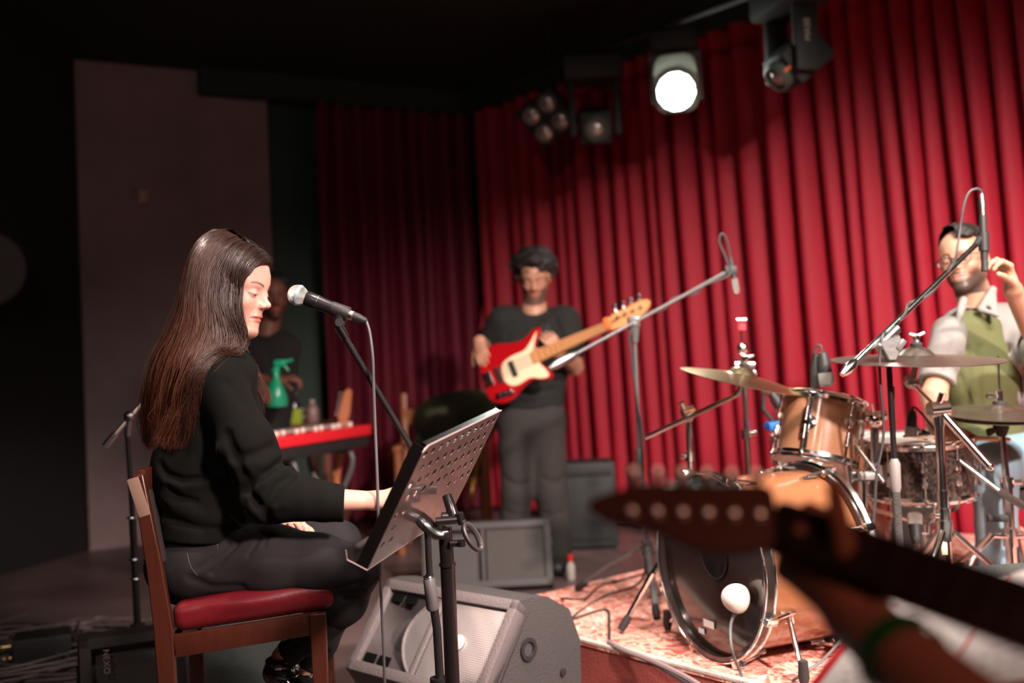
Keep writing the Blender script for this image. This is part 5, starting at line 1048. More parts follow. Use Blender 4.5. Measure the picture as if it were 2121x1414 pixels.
def hand_field(W, d, n, s=1.0, thumb=1, curl=((.3, .5, .3),) * 4, spread=.06, tcurl=(.2, .3), tdir=None, tlift=-.25):
    d = Vector(d).normalized(); n = Vector(n); n = (n - d * n.dot(d)).normalized(); t = n.cross(d) * thumb; W = Vector(W)
    palm = U(.012 * s, ec(W, W + d * .085 * s, (.026 * s, .017 * s), (.039 * s, .0125 * s), t), ell(W + d * .035 * s + t * .020 * s - n * .006 * s, (.030 * s, .016 * s, .016 * s), (d, t, n)))
    fs = []; tips = []
    for i, (off, L) in enumerate(zip((.029, .0095, -.0105, -.029), (.072, .080, .074, .058))):
        b = W + d * ((.090, .094, .090, .082)[i] * s) + t * off * s; dd = (d + t * (off * spread * 30)).normalized(); nn = n.copy(); p = b; ax = dd.cross(nn).normalized(); r = .0092 * s * (1 - .06 * i)
        for k, (q, l) in enumerate(zip(curl[i], (.46, .30, .24))):
            R = Matrix.Rotation(-q, 3, ax); dd = R @ dd; nn = R @ nn
            if k == 0 and dd.dot(n) > .9999: pass
            p2 = p + dd * (L * l * s); fs.append(rc(p, p2, r, r * .9)); r *= .9; p = p2
        tips.append(p)
    tb = W + d * .022 * s + t * .024 * s - n * .004 * s; td = Vector(tdir).normalized() if tdir is not None else (d * .75 + t * .65 + n * tlift).normalized(); ax = td.cross(n).normalized(); p = tb; r = .0125 * s
    for q, l in zip((0,) + tuple(tcurl), (.042, .033, .027)):
        td = Matrix.Rotation(-q, 3, ax) @ td; p2 = p + td * l * s; fs.append(rc(p, p2, r, r * .88)); r *= .88; p = p2
    fing = U(.0025 * s, *fs); return U(.007 * s, palm, fing), tips
def Pt(l): return [pt(*q) for q in l]
def PF(f, folds, Ys):                  # folds drawn on the cloth as seen, laid on its real surface
    out = []
    for line, wd, am in folds:
        P = []
        for (a, b) in line:
            d = ray(a, b); T = np.linspace(Ys[0], Ys[1], 120); Q = np.array([tuple(C_O + d * (t / d.y)) for t in T], dtype=np.float32); e = f(Q); k = int(np.argmax(e < 0)) if (e < 0).any() else int(np.argmin(e)); P.append(Vector(Q[k].tolist()))
        out.append((P, wd, am))
    return FOLD(f, out)
def stack(pieces): return join_np(pieces)
# ================= the singer
SY = 2.70
singer = thing('person', 'seated woman with long brown hair and loose black top, reaching to the music desk', 'person', Vector((pt(420, 1200, SY).x, SY, .50)))
hO = pt(481, 599, 2.685); yawc = math.radians(14); hp_ = math.radians(12)
hf = Vector((math.cos(yawc) * math.cos(hp_), -math.sin(yawc) * math.cos(hp_), -math.sin(hp_))); hup = Vector((math.sin(hp_), 0, math.cos(hp_)))
f_head, loc_s, w_s = head_field(hO, hf, hup, 1.04)
nk = pt(455, 740, 2.70)
f_hn = U(.03, f_head, chain([w_s(-.022, 0, -.045), w_s(-.035, 0, -.10), nk + V(.0, 0, .0), nk - UP * .06], [.052, .050, .054, .08], .03))
v, F = surfnet(f_hn, *bounds([w_s(.13, .1, .14), w_s(-.13, -.1, -.14), w_s(.13, -.1, -.14), w_s(-.12, .1, .14), nk - UP * .02], .03), .0017)
pieces = [(v, F, face_cols(v, loc_s, SKIN['f'], eye_open=.0036, scalp=(.035, .018, .012)))]
Sn, En, Wn = pt(455, 792, 2.545), pt(558, 1034, 2.50), pt(776, 1036, 2.53)
hd_ = (pt(842, 1020, 2.52) - Wn).normalized(); hnn = V(-.05, -.45, .9)
fh, tips = hand_field(Wn, hd_ + V(0, 0, .03), hnn, .97, -1, ((.25, .55, .35), (.35, .6, .4), (.45, .65, .4), (.5, .7, .4)), tcurl=(.15, .2))
f_arm = U(.016, fh, ec(En, Wn - (Wn - En).normalized() * .0, (.040, .040), (.026, .0205), hnn.cross(hd_)))
v, F = surfnet(f_arm, *bounds([En, Wn, Wn + hd_ * .2], .06), .0022); pieces.append((v, F, np.tile(np.array(SKIN['f'], dtype=np.float32), (len(v), 1))))
# resting left hand, only its fingertips show under the sleeve
Wl = pt(575, 1070, 2.80); fh2, _ = hand_field(Wl, pt(640, 1090, 2.66) - Wl, V(.1, .1, 1), .95, 1, ((.5, .5, .3),) * 4)
v, F = surfnet(U(.012, fh2, rc(pt(540, 1020, 2.90), Wl, .036, .026)), *bounds([pt(540, 1020, 2.90), Wl, pt(645, 1095, 2.64)], .05), .0028); pieces.append((v, F, np.tile(np.array(SKIN['f'], dtype=np.float32), (len(v), 1))))
Sf = pt(452, 800, 2.86)
hipn, kn_, an_ = pt(415, 1165, 2.60), pt(738, 1180, 2.60), pt(584, 1362, 2.69)
hipf, kf_, af_ = pt(440, 1150, 2.80), pt(703, 1122, 2.86), pt(640, 1392, 2.83)
core = U(.03, ec(nk - UP * .05, pt(430, 960, SY), (.13, .06), (.12, .09), cs), ec(pt(430, 960, SY), pt(415, 1140, SY), (.12, .09), (.13, .09), cs), rc(Sn, En, .036, .032), rc(Sf, pt(540, 1020, 2.90), .036, .032), rc(hipn, kn_, .06, .045), rc(hipf, kf_, .06, .045), rc(kn_, an_, .042, .030), rc(kf_, af_, .042, .030))
v, F = surfnet(core, *bounds([nk, Sn, Sf, En, kn_, kf_, an_, af_, hipn, pt(540, 1020, 2.90), pt(350, 1200, 2.7)], .12), .009); pieces.append((v, F, np.tile(np.array(SKIN['f'], dtype=np.float32), (len(v), 1))))
vv, FF, CC = stack(pieces); body = link_mesh('body', vv, FF, m_skin, singer, cols=CC, angle=None)
# the top
nearY = 2.47
def sf(px, py, Y=nearY): return pt(px, py, Y)
tor = U(.05, ec(pt(462, 775, SY), pt(446, 870, SY), (.165, .070), (.165, .118), cs), ec(pt(446, 870, SY), pt(426, 965, SY), (.165, .118), (.160, .128), cs), ec(pt(426, 965, SY), pt(440, 1120, SY), (.160, .128), (.190, .142), cs), ell(pt(455, 760, SY), (.085, .10, .045)))
arm = U(.03, rc(Sn, pt(508, 915, 2.52), .060, .066), rc(pt(508, 915, 2.52), En, .066, .060), rc(En + V(.005, 0, .01), pt(760, 1047, 2.53), .061, .044))
armf = U(.03, rc(Sf, pt(540, 1020, 2.90), .058, .060), rc(pt(540, 1020, 2.90), pt(585, 1066, 2.82), .058, .045))
tor = U(.06, tor, ell(pt(474, 783, 2.62), (.052, .09, .055))); f_top = U(.035, tor, armf); f_top = U(.045, f_top, arm)
f_top = PF(f_top, [
    ([(600, 952), (575, 962), (540, 990), (505, 1012)], .011, .014), ([(606, 968), (580, 975), (545, 1002), (515, 1030)], .010, -.012), ([(575, 940), (545, 958), (510, 968), (480, 960)], .014, -.009), ([(560, 925), (530, 940), (500, 945)], .012, .007),
    ([(604, 990), (578, 1003), (560, 1035), (548, 1070)], .010, .013), ([(612, 980), (600, 976), (588, 968)], .007, -.010), ([(618, 1000), (600, 1015), (590, 1045)], .014, -.006),
    ([(470, 900), (490, 950), (515, 1010), (545, 1060), (562, 1082)], .012, .020), ([(455, 930), (478, 990), (512, 1045), (548, 1072)], .013, -.010), ([(430, 960), (455, 1010), (490, 1055)], .018, .008),
    ([(332, 962), (348, 985), (380, 996), (420, 992)], .010, .015), ([(340, 992), (380, 1008), (430, 1000), (460, 985)], .012, -.009), ([(326, 1000), (332, 1030), (350, 1052)], .010, .012),
    ([(335, 1030), (360, 1048), (400, 1062), (450, 1075)], .013, -.010), ([(330, 1055), (370, 1080), (430, 1096), (480, 1095)], .012, .010), ([(352, 1012), (372, 1030), (405, 1038)], .010, .009),
    ([(480, 1050), (500, 1080), (545, 1090)], .010, .010), ([(470, 795), (505, 835), (545, 880)], .014, .004), ([(520, 850), (560, 900), (590, 935)], .018, -.004),
    ([(395, 800), (383, 860), (380, 930)], .016, .007), ([(410, 880), (440, 930), (460, 960)], .020, .007), ([(340, 900), (345, 940)], .02, .006),
    ([(640, 1000), (650, 1045), (645, 1080)], .020, .004), ([(690, 1010), (688, 1080)], .02, .002), ([(515, 1062), (545, 1055), (570, 1050)], .008, -.006), ([(330, 1104), (400, 1110), (470, 1112), (540, 1092)], .0022, .0016),
    ([(425, 740), (455, 745), (485, 765), (512, 800), (532, 845)], .0028, .002)], (2.36, 2.9))
f_top = WAVE(f_top, .0022, 22, 3)
cuffn = (pt(760, 1047, 2.53) - En).normalized(); f_top = CUT(f_top, pt(714, 1050, 2.53), cuffn + V(0, 0, .06), .004)
f_top = SUB(.003, f_top, rc(pt(706, 1042, 2.53), pt(790, 1048, 2.53), .041, .044))
f_top = SUB(.006, f_top, rc(nk - UP * .02 + cf * .01, nk + UP * .12 + cf * .02, .056, .06))
hemn = Vector((-.06, 0, -1)); f_top = CUT(f_top, pt(440, 1117, 2.60), hemn, .006)
f_top = CUT(f_top, pt(566, 1100, 2.60), V(.9, 0, -.5), .008) if False else f_top
lo, hi = bounds([Sn, Sf, En, pt(730, 1100, 2.53), pt(300, 1130, 2.7), pt(440, 720, 2.7), pt(560, 1030, 2.92)], .085)
sdf_obj('top', f_top, lo, hi, .0042, m_top, singer)
# jeans
jn = U(.04, ell(pt(402, 1165, SY), (.125, .165, .105), (cf, cs, UP)), chain([hipn, pt(560, 1158, 2.60), pt(660, 1164, 2.60), kn_], [.090, .086, .070, .060], .03))
jn = U(.03, jn, chain([hipf, pt(570, 1110, 2.84), kf_], [.085, .076, .058], .03), ec(pt(430, 1120, SY), pt(405, 1160, SY), (.14, .10), (.16, .11), cs))
shn = chain([kn_ + V(.0, 0, -.004), pt(712, 1245, 2.62), pt(650, 1310, 2.66), an_], [.058, .060, .046, .034], .02); shf = chain([kf_, pt(700, 1240, 2.86), pt(665, 1330, 2.84), af_], [.056, .058, .045, .034], .02)
jn = U(.022, jn, shn, shf)
jn = PF(jn, [([(505, 1100), (490, 1130), (470, 1150), (440, 1185)], .007, .007), ([(548, 1102), (532, 1125), (515, 1150)], .005, .005), ([(558, 1098), (553, 1115), (546, 1132)], .005, .005), ([(475, 1128), (450, 1150), (410, 1178)], .008, .006),
    ([(695, 1218), (740, 1205), (782, 1196)], .006, .006), ([(700, 1228), (745, 1220), (778, 1216)], .006, .006), ([(712, 1240), (748, 1234), (772, 1234)], .006, .005), ([(470, 1185), (560, 1200), (650, 1195)], .03, .004),
    ([(700, 1150), (730, 1140), (765, 1150)], .012, .003), ([(610, 1330), (650, 1348), (680, 1350)], .006, .006), ([(600, 1345), (630, 1362), (668, 1366)], .006, .005), ([(670, 1285), (715, 1300)], .01, .005), ([(395, 1195), (440, 1215), (500, 1215)], .012, .005)], (2.36, 3.0))
jn = WAVE(jn, .0014, 30, 8); jn = CUT(jn, pt(592, 1352, 2.69), an_ - kn_, .003) if False else jn
lo, hi = bounds([hipn, hipf, kn_, kf_, an_, af_, pt(330, 1230, 2.7), pt(330, 1090, 2.5), pt(330, 1090, 2.9)], .075)
def jcut(P):
    a = jn(P); return a
ca_ = (an_ - pt(650, 1310, 2.66)).normalized(); fa_ = (af_ - pt(665, 1330, 2.84)).normalized()
jn2 = SUB(.003, SUB(.003, jcut, rc(an_ + ca_ * .012, an_ + ca_ * .10, .05)), rc(af_ + fa_ * .03, af_ + fa_ * .12, .05))
sdf_obj('jeans', jn2, lo, hi, .0045, m_jean, singer)
m_st = mat('stitch_thread', (.10, .085, .075), .7)
for line in ([(387, 1118, 2.535), (389, 1150, 2.515), (396, 1175, 2.51), (410, 1192, 2.512)], [(449, 1118, 2.525), (450, 1128, 2.52), (452, 1137, 2.515)]):
    sp_pts = []
    for (a_1, b_1, Y1) in line:            # lay the seam on the cloth
        d_1 = ray(a_1, b_1); T = np.linspace(2.40, 2.66, 160); PP = np.array([tuple(C_O + d_1 * (t / d_1.y)) for t in T], dtype=np.float32); dd_1 = jn(PP); k_1 = np.argmax(dd_1 < 0.0006); sp_pts.append(Vector(PP[k_1 if dd_1[k_1] < .0006 else np.argmin(dd_1)].tolist()))
    MB().tube(cat_pts(sp_pts, 5), .0009, 5).build('seam', m_st, singer)
# shoes
m_shoe = mat('black_patent', (.008, .007, .008), .15, coat=.8)
for (A_, dirx, nm) in ((an_, V(.80, -.15, -.55), 'n'), (af_, V(.92, 0, -.38), 'f')):
    dv = dirx.normalized(); hl = A_ - UP * .05 - dv * .02; toe = hl + dv * .19; sd_ = Vector((-dv.y, dv.x, 0)).normalized()
    fsh = U(.02, ec(hl, hl + dv * .10, (.030, .030), (.040, .026), sd_), ec(hl + dv * .10, toe, (.040, .026), (.030, .014), sd_), rc(A_ - UP * .005, hl, .038, .034)); fsh = SUB(.006, fsh, rc(A_ - UP * .01, A_ + UP * .08, .033, .035))
    so_ = sdf_obj('shoe', fsh, *bounds([A_, hl, toe], .06), .004, m_shoe, singer)
    MB().tube([hl - UP * .02 - dv * .015, hl - UP * .075 - dv * .03], [.017, .010], 12).build('heel', m_shoe, so_)
    for q in (.0, -.028): MB().torus(A_ - UP * (.012 - q), V(.2, 0, 1), .040, .0055, 28, 8).build('strap', m_shoe, so_)
    MB().box(A_ - UP * .012 + V(.0, -.044, 0), (.018, .006, .014), bev=.002).build('buckle', m_chrome, so_)
# hair
H = [
 [(553, 551, 2.690), (541, 550, 2.662), (523, 553, 2.634), (505, 573, 2.608), (492, 602, 2.592), (491, 635, 2.588), (500, 672, 2.592), (507, 702, 2.595), (497, 722, 2.583), (472, 736, 2.553), (440, 750, 2.522), (415, 790, 2.505)],
 [(540, 525, 2.675), (518, 535, 2.635), (496, 568, 2.603), (493, 622, 2.592), (496, 655, 2.590), (507, 690, 2.598), (508, 714, 2.598), (490, 730, 2.580), (462, 738, 2.550), (430, 760, 2.515), (408, 815, 2.505), (398, 880, 2.520)],
 [(515, 515, 2.665), (492, 533, 2.62), (468, 575, 2.588), (462, 620, 2.575), (470, 660, 2.575), (482, 695, 2.580), (474, 722, 2.565), (448, 742, 2.535), (420, 775, 2.505), (402, 830, 2.505), (388, 880, 2.520), (382, 928, 2.535)],
 [(500, 498, 2.668), (470, 515, 2.618), (442, 560, 2.588), (434, 615, 2.575), (438, 665, 2.570), (436, 705, 2.560), (418, 742, 2.535), (398, 785, 2.525), (384, 830, 2.530), (372, 875, 2.545), (366, 905, 2.555), (364, 930, 2.560)],
 [(480, 484, 2.67), (446, 500, 2.622), (416, 545, 2.598), (406, 600, 2.588), (404, 655, 2.580), (390, 705, 2.570), (370, 750, 2.565), (355, 800, 2.570), (346, 840, 2.580), (340, 880, 2.590), (336, 905, 2.595), (334, 930, 2.60)],
 [(458, 477, 2.67), (426, 492, 2.63), (399, 530, 2.622), (386, 590, 2.618), (380, 645, 2.615), (360, 700, 2.615), (338, 745, 2.62), (324, 795, 2.63), (317, 840, 2.64), (313, 875, 2.65), (312, 900, 2.655), (314, 925, 2.66)],
 [(442, 477, 2.68), (414, 495, 2.68), (391, 535, 2.69), (376, 592, 2.70), (366, 650, 2.70), (344, 700, 2.70), (320, 745, 2.71), (305, 795, 2.71), (299, 840, 2.72), (296, 875, 2.72), (297, 900, 2.72), (302, 920, 2.72)],
 [(470, 476, 2.69), (440, 490, 2.74), (416, 540, 2.775), (406, 620, 2.78), (398, 690, 2.78), (380, 750, 2.78), (362, 800, 2.78), (350, 840, 2.78), (343, 870, 2.78), (340, 890, 2.78), (338, 905, 2.78), (336, 920, 2.78)],
 [(490, 482, 2.69), (500, 495, 2.74), (498, 540, 2.775), (488, 600, 2.79), (480, 660, 2.79), (480, 700, 2.80), (490, 735, 2.80), (506, 765, 2.795), (520, 790, 2.79), (530, 808, 2.785), (537, 822, 2.78), (542, 838, 2.775)],
 [(545, 528, 2.69), (554, 540, 2.71), (555, 556, 2.745), (538, 590, 2.775), (522, 640, 2.79), (510, 690, 2.80), (506, 725, 2.80), (514, 755, 2.80), (526, 785, 2.795), (536, 805, 2.79), (542, 820, 2.785), (546, 836, 2.78)]]
def hair(parent):
    NP = 30; G = np.array([[tuple(q) for q in [pt(*p_) for p_ in g]] for g in H]); ng = len(G); tt = np.linspace(0, G.shape[1] - 1, NP)
    Gi = np.zeros((ng, NP, 3))
    for a in range(3):
        for g in range(ng):
            cr_ = cat_pts([Vector(q) for q in G[g]], 8); C = np.array([tuple(q) for q in cr_]); Gi[g, :, a] = np.interp(np.linspace(0, len(C) - 1, NP), np.arange(len(C)), C[:, a])
    cenline = np.linspace(0, 1, NP)
    N = 9500; ncl = 260; rs = np.random.default_rng(4); RM = None
    seg = lambda u: (np.clip(u.astype(int), 0, ng - 2), )
    cu = rs.uniform(0, ng - 1.001, ncl); cl = rs.integers(0, ncl, N); u = np.clip(cu[cl] + rs.normal(0, .055, N), 0, ng - 1.001); u0 = rs.uniform(0, ng - 1.001, N); w0 = rs.uniform(0, 1, N) < .30; u = np.where(w0, u0, u); u[:1500] = rs.uniform(0, 1.8, 1500); u[1500:2300] = rs.uniform(7.0, 8.99, 800)
    i = u.astype(int); fr_ = (u - i)
    # Catmull-Rom across the guides
    def g(k): return Gi[np.clip(k, 0, ng - 1)]
    f1 = fr_[:, None, None]; a, b, c, d = g(i - 1), g(i), g(i + 1), g(i + 2)
    P = .5 * (2 * b + (c - a) * f1 + (2 * a - 5 * b + 4 * c - d) * f1 ** 2 + (3 * b - a - 3 * c + d) * f1 ** 3)
    # push some strands inside the mass, towards the head axis
    ax_ = np.array(tuple(pt(452, 600, 2.69))); depth = rs.uniform(0, 1, N) ** 2.0; cy = Gi.mean(0); inward = cy[None] - P; inward /= np.maximum(np.linalg.norm(inward, axis=2, keepdims=True), 1e-6)
    prof = np.clip(cenline * 3, 0, 1)[None, :, None]; P = P + inward * (depth[:, None, None] * .016) * prof
    cj = rs.normal(0, 1, (ncl, 3)); ph = rs.uniform(0, 6.28, (ncl, 3)); t_ = cenline[None, :, None]
    P = P + (np.sin(t_ * 9 + ph[cl][:, None, :]) * cj[cl][:, None, :] * .0055 * t_) 
    ph2 = rs.uniform(0, 6.28, (N, 1, 3)); fz_ = rs.exponential(1, (N, 1, 1)); P = P + np.sin(t_ * rs.uniform(5, 20, (N, 1, 1)) + ph2) * fz_ * (.0007 + .0030 * t_ ** 1.5)
    P = P + rs.normal(0, .0011, (N, 1, 3)) * (.5 + 2.4 * t_)
    L = np.clip(rs.uniform(.80, 1.0, N) + .05 * rs.normal(0, 1, ncl)[cl], .6, 1); tgrid = np.linspace(0, NP - 1, NP)
    Q = np.empty_like(P)
    for k in range(NP):
        s = np.clip(k / (NP - 1) * L, 0, 1) * (NP - 1); j = np.minimum(s.astype(int), NP - 2); q = (s - j)[:, None]; ar = np.arange(N); Q[:, k] = P[ar, j] * (1 - q) + P[ar, j + 1] * q
    P = Q
    # keep clear of head and shoulder
    for fld, mg in ((f_hn, .0035), (f_top, .002)):
        pts = P.reshape(-1, 3).astype(np.float32); RM = np.repeat(np.random.default_rng(8).exponential(.0040, N), NP).astype(np.float32) * np.tile(.55 + .45 * np.sin(np.linspace(0, 7, NP)).astype(np.float32), N)
        for it in range(3):
            dd = np.empty(len(pts), dtype=np.float32)
            for s in range(0, len(pts), 60000): dd[s:s + 60000] = fld(pts[s:s + 60000])
            bad = dd < mg + RM; 
            if not bad.any(): break
            pb_ = pts[bad]; e = .002; gr = np.stack([(fld(pb_ + np.array(o_, dtype=np.float32) * e) - dd[bad]) / e for o_ in ((1, 0, 0), (0, 1, 0), (0, 0, 1))], 1); gr /= np.maximum(np.linalg.norm(gr, axis=1, keepdims=True), 1e-5); pts[bad] = pb_ + gr * (mg + RM[bad] - dd[bad])[:, None]
        P = pts.reshape(P.shape).astype(np.float64)
    T = np.gradient(P, axis=1); T /= np.maximum(np.linalg.norm(T, axis=2, keepdims=True), 1e-9); out = P - cy[None]; X = np.cross(T, out); X /= np.maximum(np.linalg.norm(X, axis=2, keepdims=True), 1e-9); Yn = np.cross(X, T)
    rad = (.00115 * np.clip(1.15 - cenline ** 3 * .85, .25, 1))[None, :, None] * rs.uniform(.5, 1.1, (N, 1, 1))
    ring_ = [P + X * rad * math.cos(a_) + Yn * rad * .6 * math.sin(a_) for a_ in (math.pi / 2, math.pi * 7 / 6, math.pi * 11 / 6)]
    V_ = np.stack(ring_, 2).reshape(-1, 3); base_ = (np.arange(N)[:, None, None] * NP + np.arange(NP - 1)[None, :, None]) * 3; k3 = np.arange(3)[None, None, :]; k4 = (k3 + 1) % 3
    Fq = np.stack([base_ + k3, base_ + k4, base_ + 3 + k4, base_ + 3 + k3], -1).reshape(-1, 4)
    tone = rs.uniform(.65, 1.35, N); red = rs.uniform(0, 1, N) ** 2; tcol = np.linspace(0, 1, NP)[None, :, None]
    c0_ = np.array([.050, .026, .018]); c1_ = np.array([.190, .060, .028]); bkw = np.clip((u - 1.6) / 2.2, 0, 1)[:, None, None]; cc_ = (c0_ * (.55 + .45 * bkw) + (c1_ - c0_) * np.clip(tcol * 1.2 - .12, 0, 1) * (.25 + .75 * bkw) * (.5 + .5 * red[:, None, None])) * tone[:, None, None]
    cols = np.repeat(cc_[:, :, None, :], 3, 2).reshape(-1, 3)
    mh = mat('long_brown_hair', (.05, .02, .012), .36, attr='col', spec=.55)
    ob = link_mesh('hair', V_, Fq, mh, parent, cols=cols, angle=None)
    # dark under-layer so the mass is closed
    seg_ = []
    for gi in range(ng - 1):
        for fr2 in (.0, .5):
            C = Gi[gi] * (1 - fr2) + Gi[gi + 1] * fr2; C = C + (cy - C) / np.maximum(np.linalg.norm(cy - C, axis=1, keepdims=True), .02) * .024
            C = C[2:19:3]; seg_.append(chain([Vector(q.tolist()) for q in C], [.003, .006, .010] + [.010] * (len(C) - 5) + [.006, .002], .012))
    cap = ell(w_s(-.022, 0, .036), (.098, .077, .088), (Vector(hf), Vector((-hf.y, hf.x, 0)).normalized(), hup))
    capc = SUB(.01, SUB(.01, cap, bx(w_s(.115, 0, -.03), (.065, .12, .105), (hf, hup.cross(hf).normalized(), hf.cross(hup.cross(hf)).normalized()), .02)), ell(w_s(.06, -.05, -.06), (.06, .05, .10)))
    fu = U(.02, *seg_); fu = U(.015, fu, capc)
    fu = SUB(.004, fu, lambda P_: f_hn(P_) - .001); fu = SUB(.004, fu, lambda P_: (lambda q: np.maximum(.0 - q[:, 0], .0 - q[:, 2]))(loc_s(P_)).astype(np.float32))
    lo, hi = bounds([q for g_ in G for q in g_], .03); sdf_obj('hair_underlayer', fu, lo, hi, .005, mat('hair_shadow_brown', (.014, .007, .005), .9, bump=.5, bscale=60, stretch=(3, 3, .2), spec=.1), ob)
hair(singer)
# ================= the drummer
m_shirt = mat('grey_linen_shirt', (.215, .195, .18), .85, bump=.3, bscale=300); m_tee = mat('olive_tee', (.085, .090, .030), .85, bump=.25, bscale=250); m_denim = mat('pale_blue_denim', (.15, .23, .28), .85, bump=.4, bscale=300, col2=(.22, .31, .35), vscale=5)
DY = 3.75
dr = thing('person', 'bespectacled drummer in grey shirt and olive tee, raising one hand to the pencil microphone', 'person', Vector((pt(2060, 950, DY).x, DY + .05, RZ)))
dO = pt(1996, 541, DY); df_ = Vector((-.68, -.73, .02)).normalized(); dup_ = Vector((-.20, -.02, 1))
f_dh, loc_d, w_d = head_field(dO, df_, dup_, 1.04, True)
dn = pt(2022, 645, DY + .02)
f_d = U(.03, f_dh, chain([w_d(-.022, 0, -.05), w_d(-.03, 0, -.11), dn, dn - UP * .10], [.056, .055, .058, .085], .03))
v, F = surfnet(f_d, *bounds([w_d(.13, .1, .15), w_d(-.13, -.1, -.15), w_d(.13, -.1, -.15), w_d(-.12, .1, .15), dn - UP * .05], .03), .0024)
pieces = [(v, F, face_cols(v, loc_d, SKIN['m'], True, .95, lip=(.45, .17, .14), eye_open=.006))]
dS1, dE1, dW1 = pt(1966, 690, 3.64), pt(1934, 822, 3.50), pt(1938, 880, 3.40)
dS2, dE2, dW2 = pt(2108, 676, 3.80), pt(2168, 742, 3.52), pt(2098, 600, 3.30)
# his left hand pinches the hanging microphone
q_ = pt(2062, 545, 3.25); fh, tp_ = hand_field(dW2, (pt(2080, 548, 3.28) - dW2), V(.9, .1, .35), 1.02, 1, ((.75, .95, .45), (.75, .95, .5), (.8, .95, .5), (.85, .9, .5)), spread=.10, tdir=pt(2052, 556, 3.22) - pt(2090, 590, 3.30), tcurl=(.1, .1))
f2 = U(.02, fh, ec(dE2, dW2, (.046, .046), (.030, .025), V(1, 0, 0)))
v, F = surfnet(f2, *bounds([dE2, dW2, pt(2050, 510, 3.2), pt(2110, 510, 3.35)], .06), .0026); pieces.append((v, F, np.tile(np.array(SKIN['m'], dtype=np.float32), (len(v), 1))))
fh, _ = hand_field(dW1, pt(1955, 905, 3.36) - dW1, V(-.6, -.6, .5), 1.02, 1, ((.8, 1.2, .7), (.9, 1.3, .7), (.95, 1.3, .7), (1., 1.3, .7)), tcurl=(.3, .4)); f2 = U(.02, fh, ec(dE1, dW1, (.042, .042), (.030, .026), V(1, 0, 0)), rc(dS1, dE1, .045, .042))
v, F = surfnet(f2, *bounds([dS1, dE1, dW1, pt(1975, 930, 3.33)], .08), .0036); pieces.append((v, F, np.tile(np.array(SKIN['m'], dtype=np.float32), (len(v), 1))))
dh1, dh2 = pt(2075, 945, 3.72), pt(2125, 940, 3.86); dk1, dk2 = pt(1905, 1000, 3.52), pt(2058, 968, 3.46); da1, da2 = pt(1872, 1180, 3.62), pt(2064, 1200, 3.46); da1.z = RZ + .10; da2.z = RZ + .10
core = U(.04, ec(dn - UP * .08, pt(2040, 900, DY + .03), (.10, .055), (.12, .08), V(.8, -.6, 0)), rc(dS2, dE2, .045, .042), rc(dh1, dk1, .07, .05), rc(dh2, dk2, .07, .05), rc(dk1, da1, .05, .04), rc(dk2, da2, .05, .04), rc(da1, Vector((da1.x - .07, da1.y - .12, RZ + .05)), .04, .03), rc(da2, Vector((da2.x - .07, da2.y - .12, RZ + .05)), .04, .03))
v, F = surfnet(core, *bounds([dn, dS1, dS2, dE2, dk1, dk2, da1, da2, dh1, dh2], .16), .012); pieces.append((v, F, np.tile(np.array(SKIN['m'], dtype=np.float32), (len(v), 1))))
vv, FF, CC = stack(pieces); link_mesh('body', vv, FF, m_skin, dr, cols=CC, angle=None)
xs_ = (dS2 - dS1).normalized()
teef = U(.04, ec(pt(2030, 684, 3.74), pt(2032, 800, 3.73), (.165, .085), (.16, .105), xs_), ec(pt(2032, 800, 3.73), pt(2046, 915, 3.76), (.155, .11), (.16, .12), xs_))
tee = SUB(.006, teef, rc(dn + df_ * .03 + UP * .01, dn + df_ * .03 + UP * .12, .070, .08)); tee = PF(tee, [([(2000, 720), (2010, 780), (2000, 850)], .012, .008), ([(2030, 720), (2025, 790), (2035, 870)], .014, .008), ([(1990, 780), (2010, 840), (2040, 880)], .012, .008)], (3.4, 4.0))
sdf_obj('tee_shirt', WAVE(tee, .002, 30, 5), *bounds([pt(2030, 660, DY), pt(2050, 940, DY)], .24), .007, m_tee, dr)
sh = U(.05, ec(pt(2034, 680, 3.78), pt(2036, 800, 3.77), (.185, .095), (.185, .125), xs_), ec(pt(2036, 800, 3.77), pt(2052, 930, 3.80), (.18, .13), (.20, .14), xs_), ell(pt(2034, 668, 3.78), (.14, .10, .06)))
# open front: a wedge of tee shows between the two fronts
fr_n = Vector((-.435, -.90, 0)).normalized(); lat_ = Vector((fr_n.y, -fr_n.x, 0)); lat_ = lat_ if lat_.x > 0 else -lat_
oc = pt(2010, 800, 3.62); sh = SUB(.004, sh, lambda P: np.maximum(np.abs((P - A3(oc)) @ A3(lat_)) - (.042 + .012 * np.sin((P[:, 2] - oc.z) * 9)), -((P - A3(oc)) @ A3(fr_n)) - .10))
sh = SUB(.006, sh, rc(dn + UP * .0, dn + UP * .12, .068, .075)); sh = SUB(.003, sh, lambda P: teef(P) + .0); s1_ = CUT(rc(dS1, dE1, .062, .064), dS1 + (dE1 - dS1) * .80, dE1 - dS1); s2_ = CUT(rc(dS2, dE2, .077, .070), dS2 + (dE2 - dS2) * .90, dE2 - dS2); sh = U(.06, sh, s1_, s2_)
sh = SUB(.003, sh, rc(dS2 + (dE2 - dS2) * .5, dE2 + (dE2 - dS2) * .3, .056)); sh = SUB(.003, sh, rc(dS1 + (dE1 - dS1) * .62, dE1 + (dE1 - dS1) * .3, .046, .050))
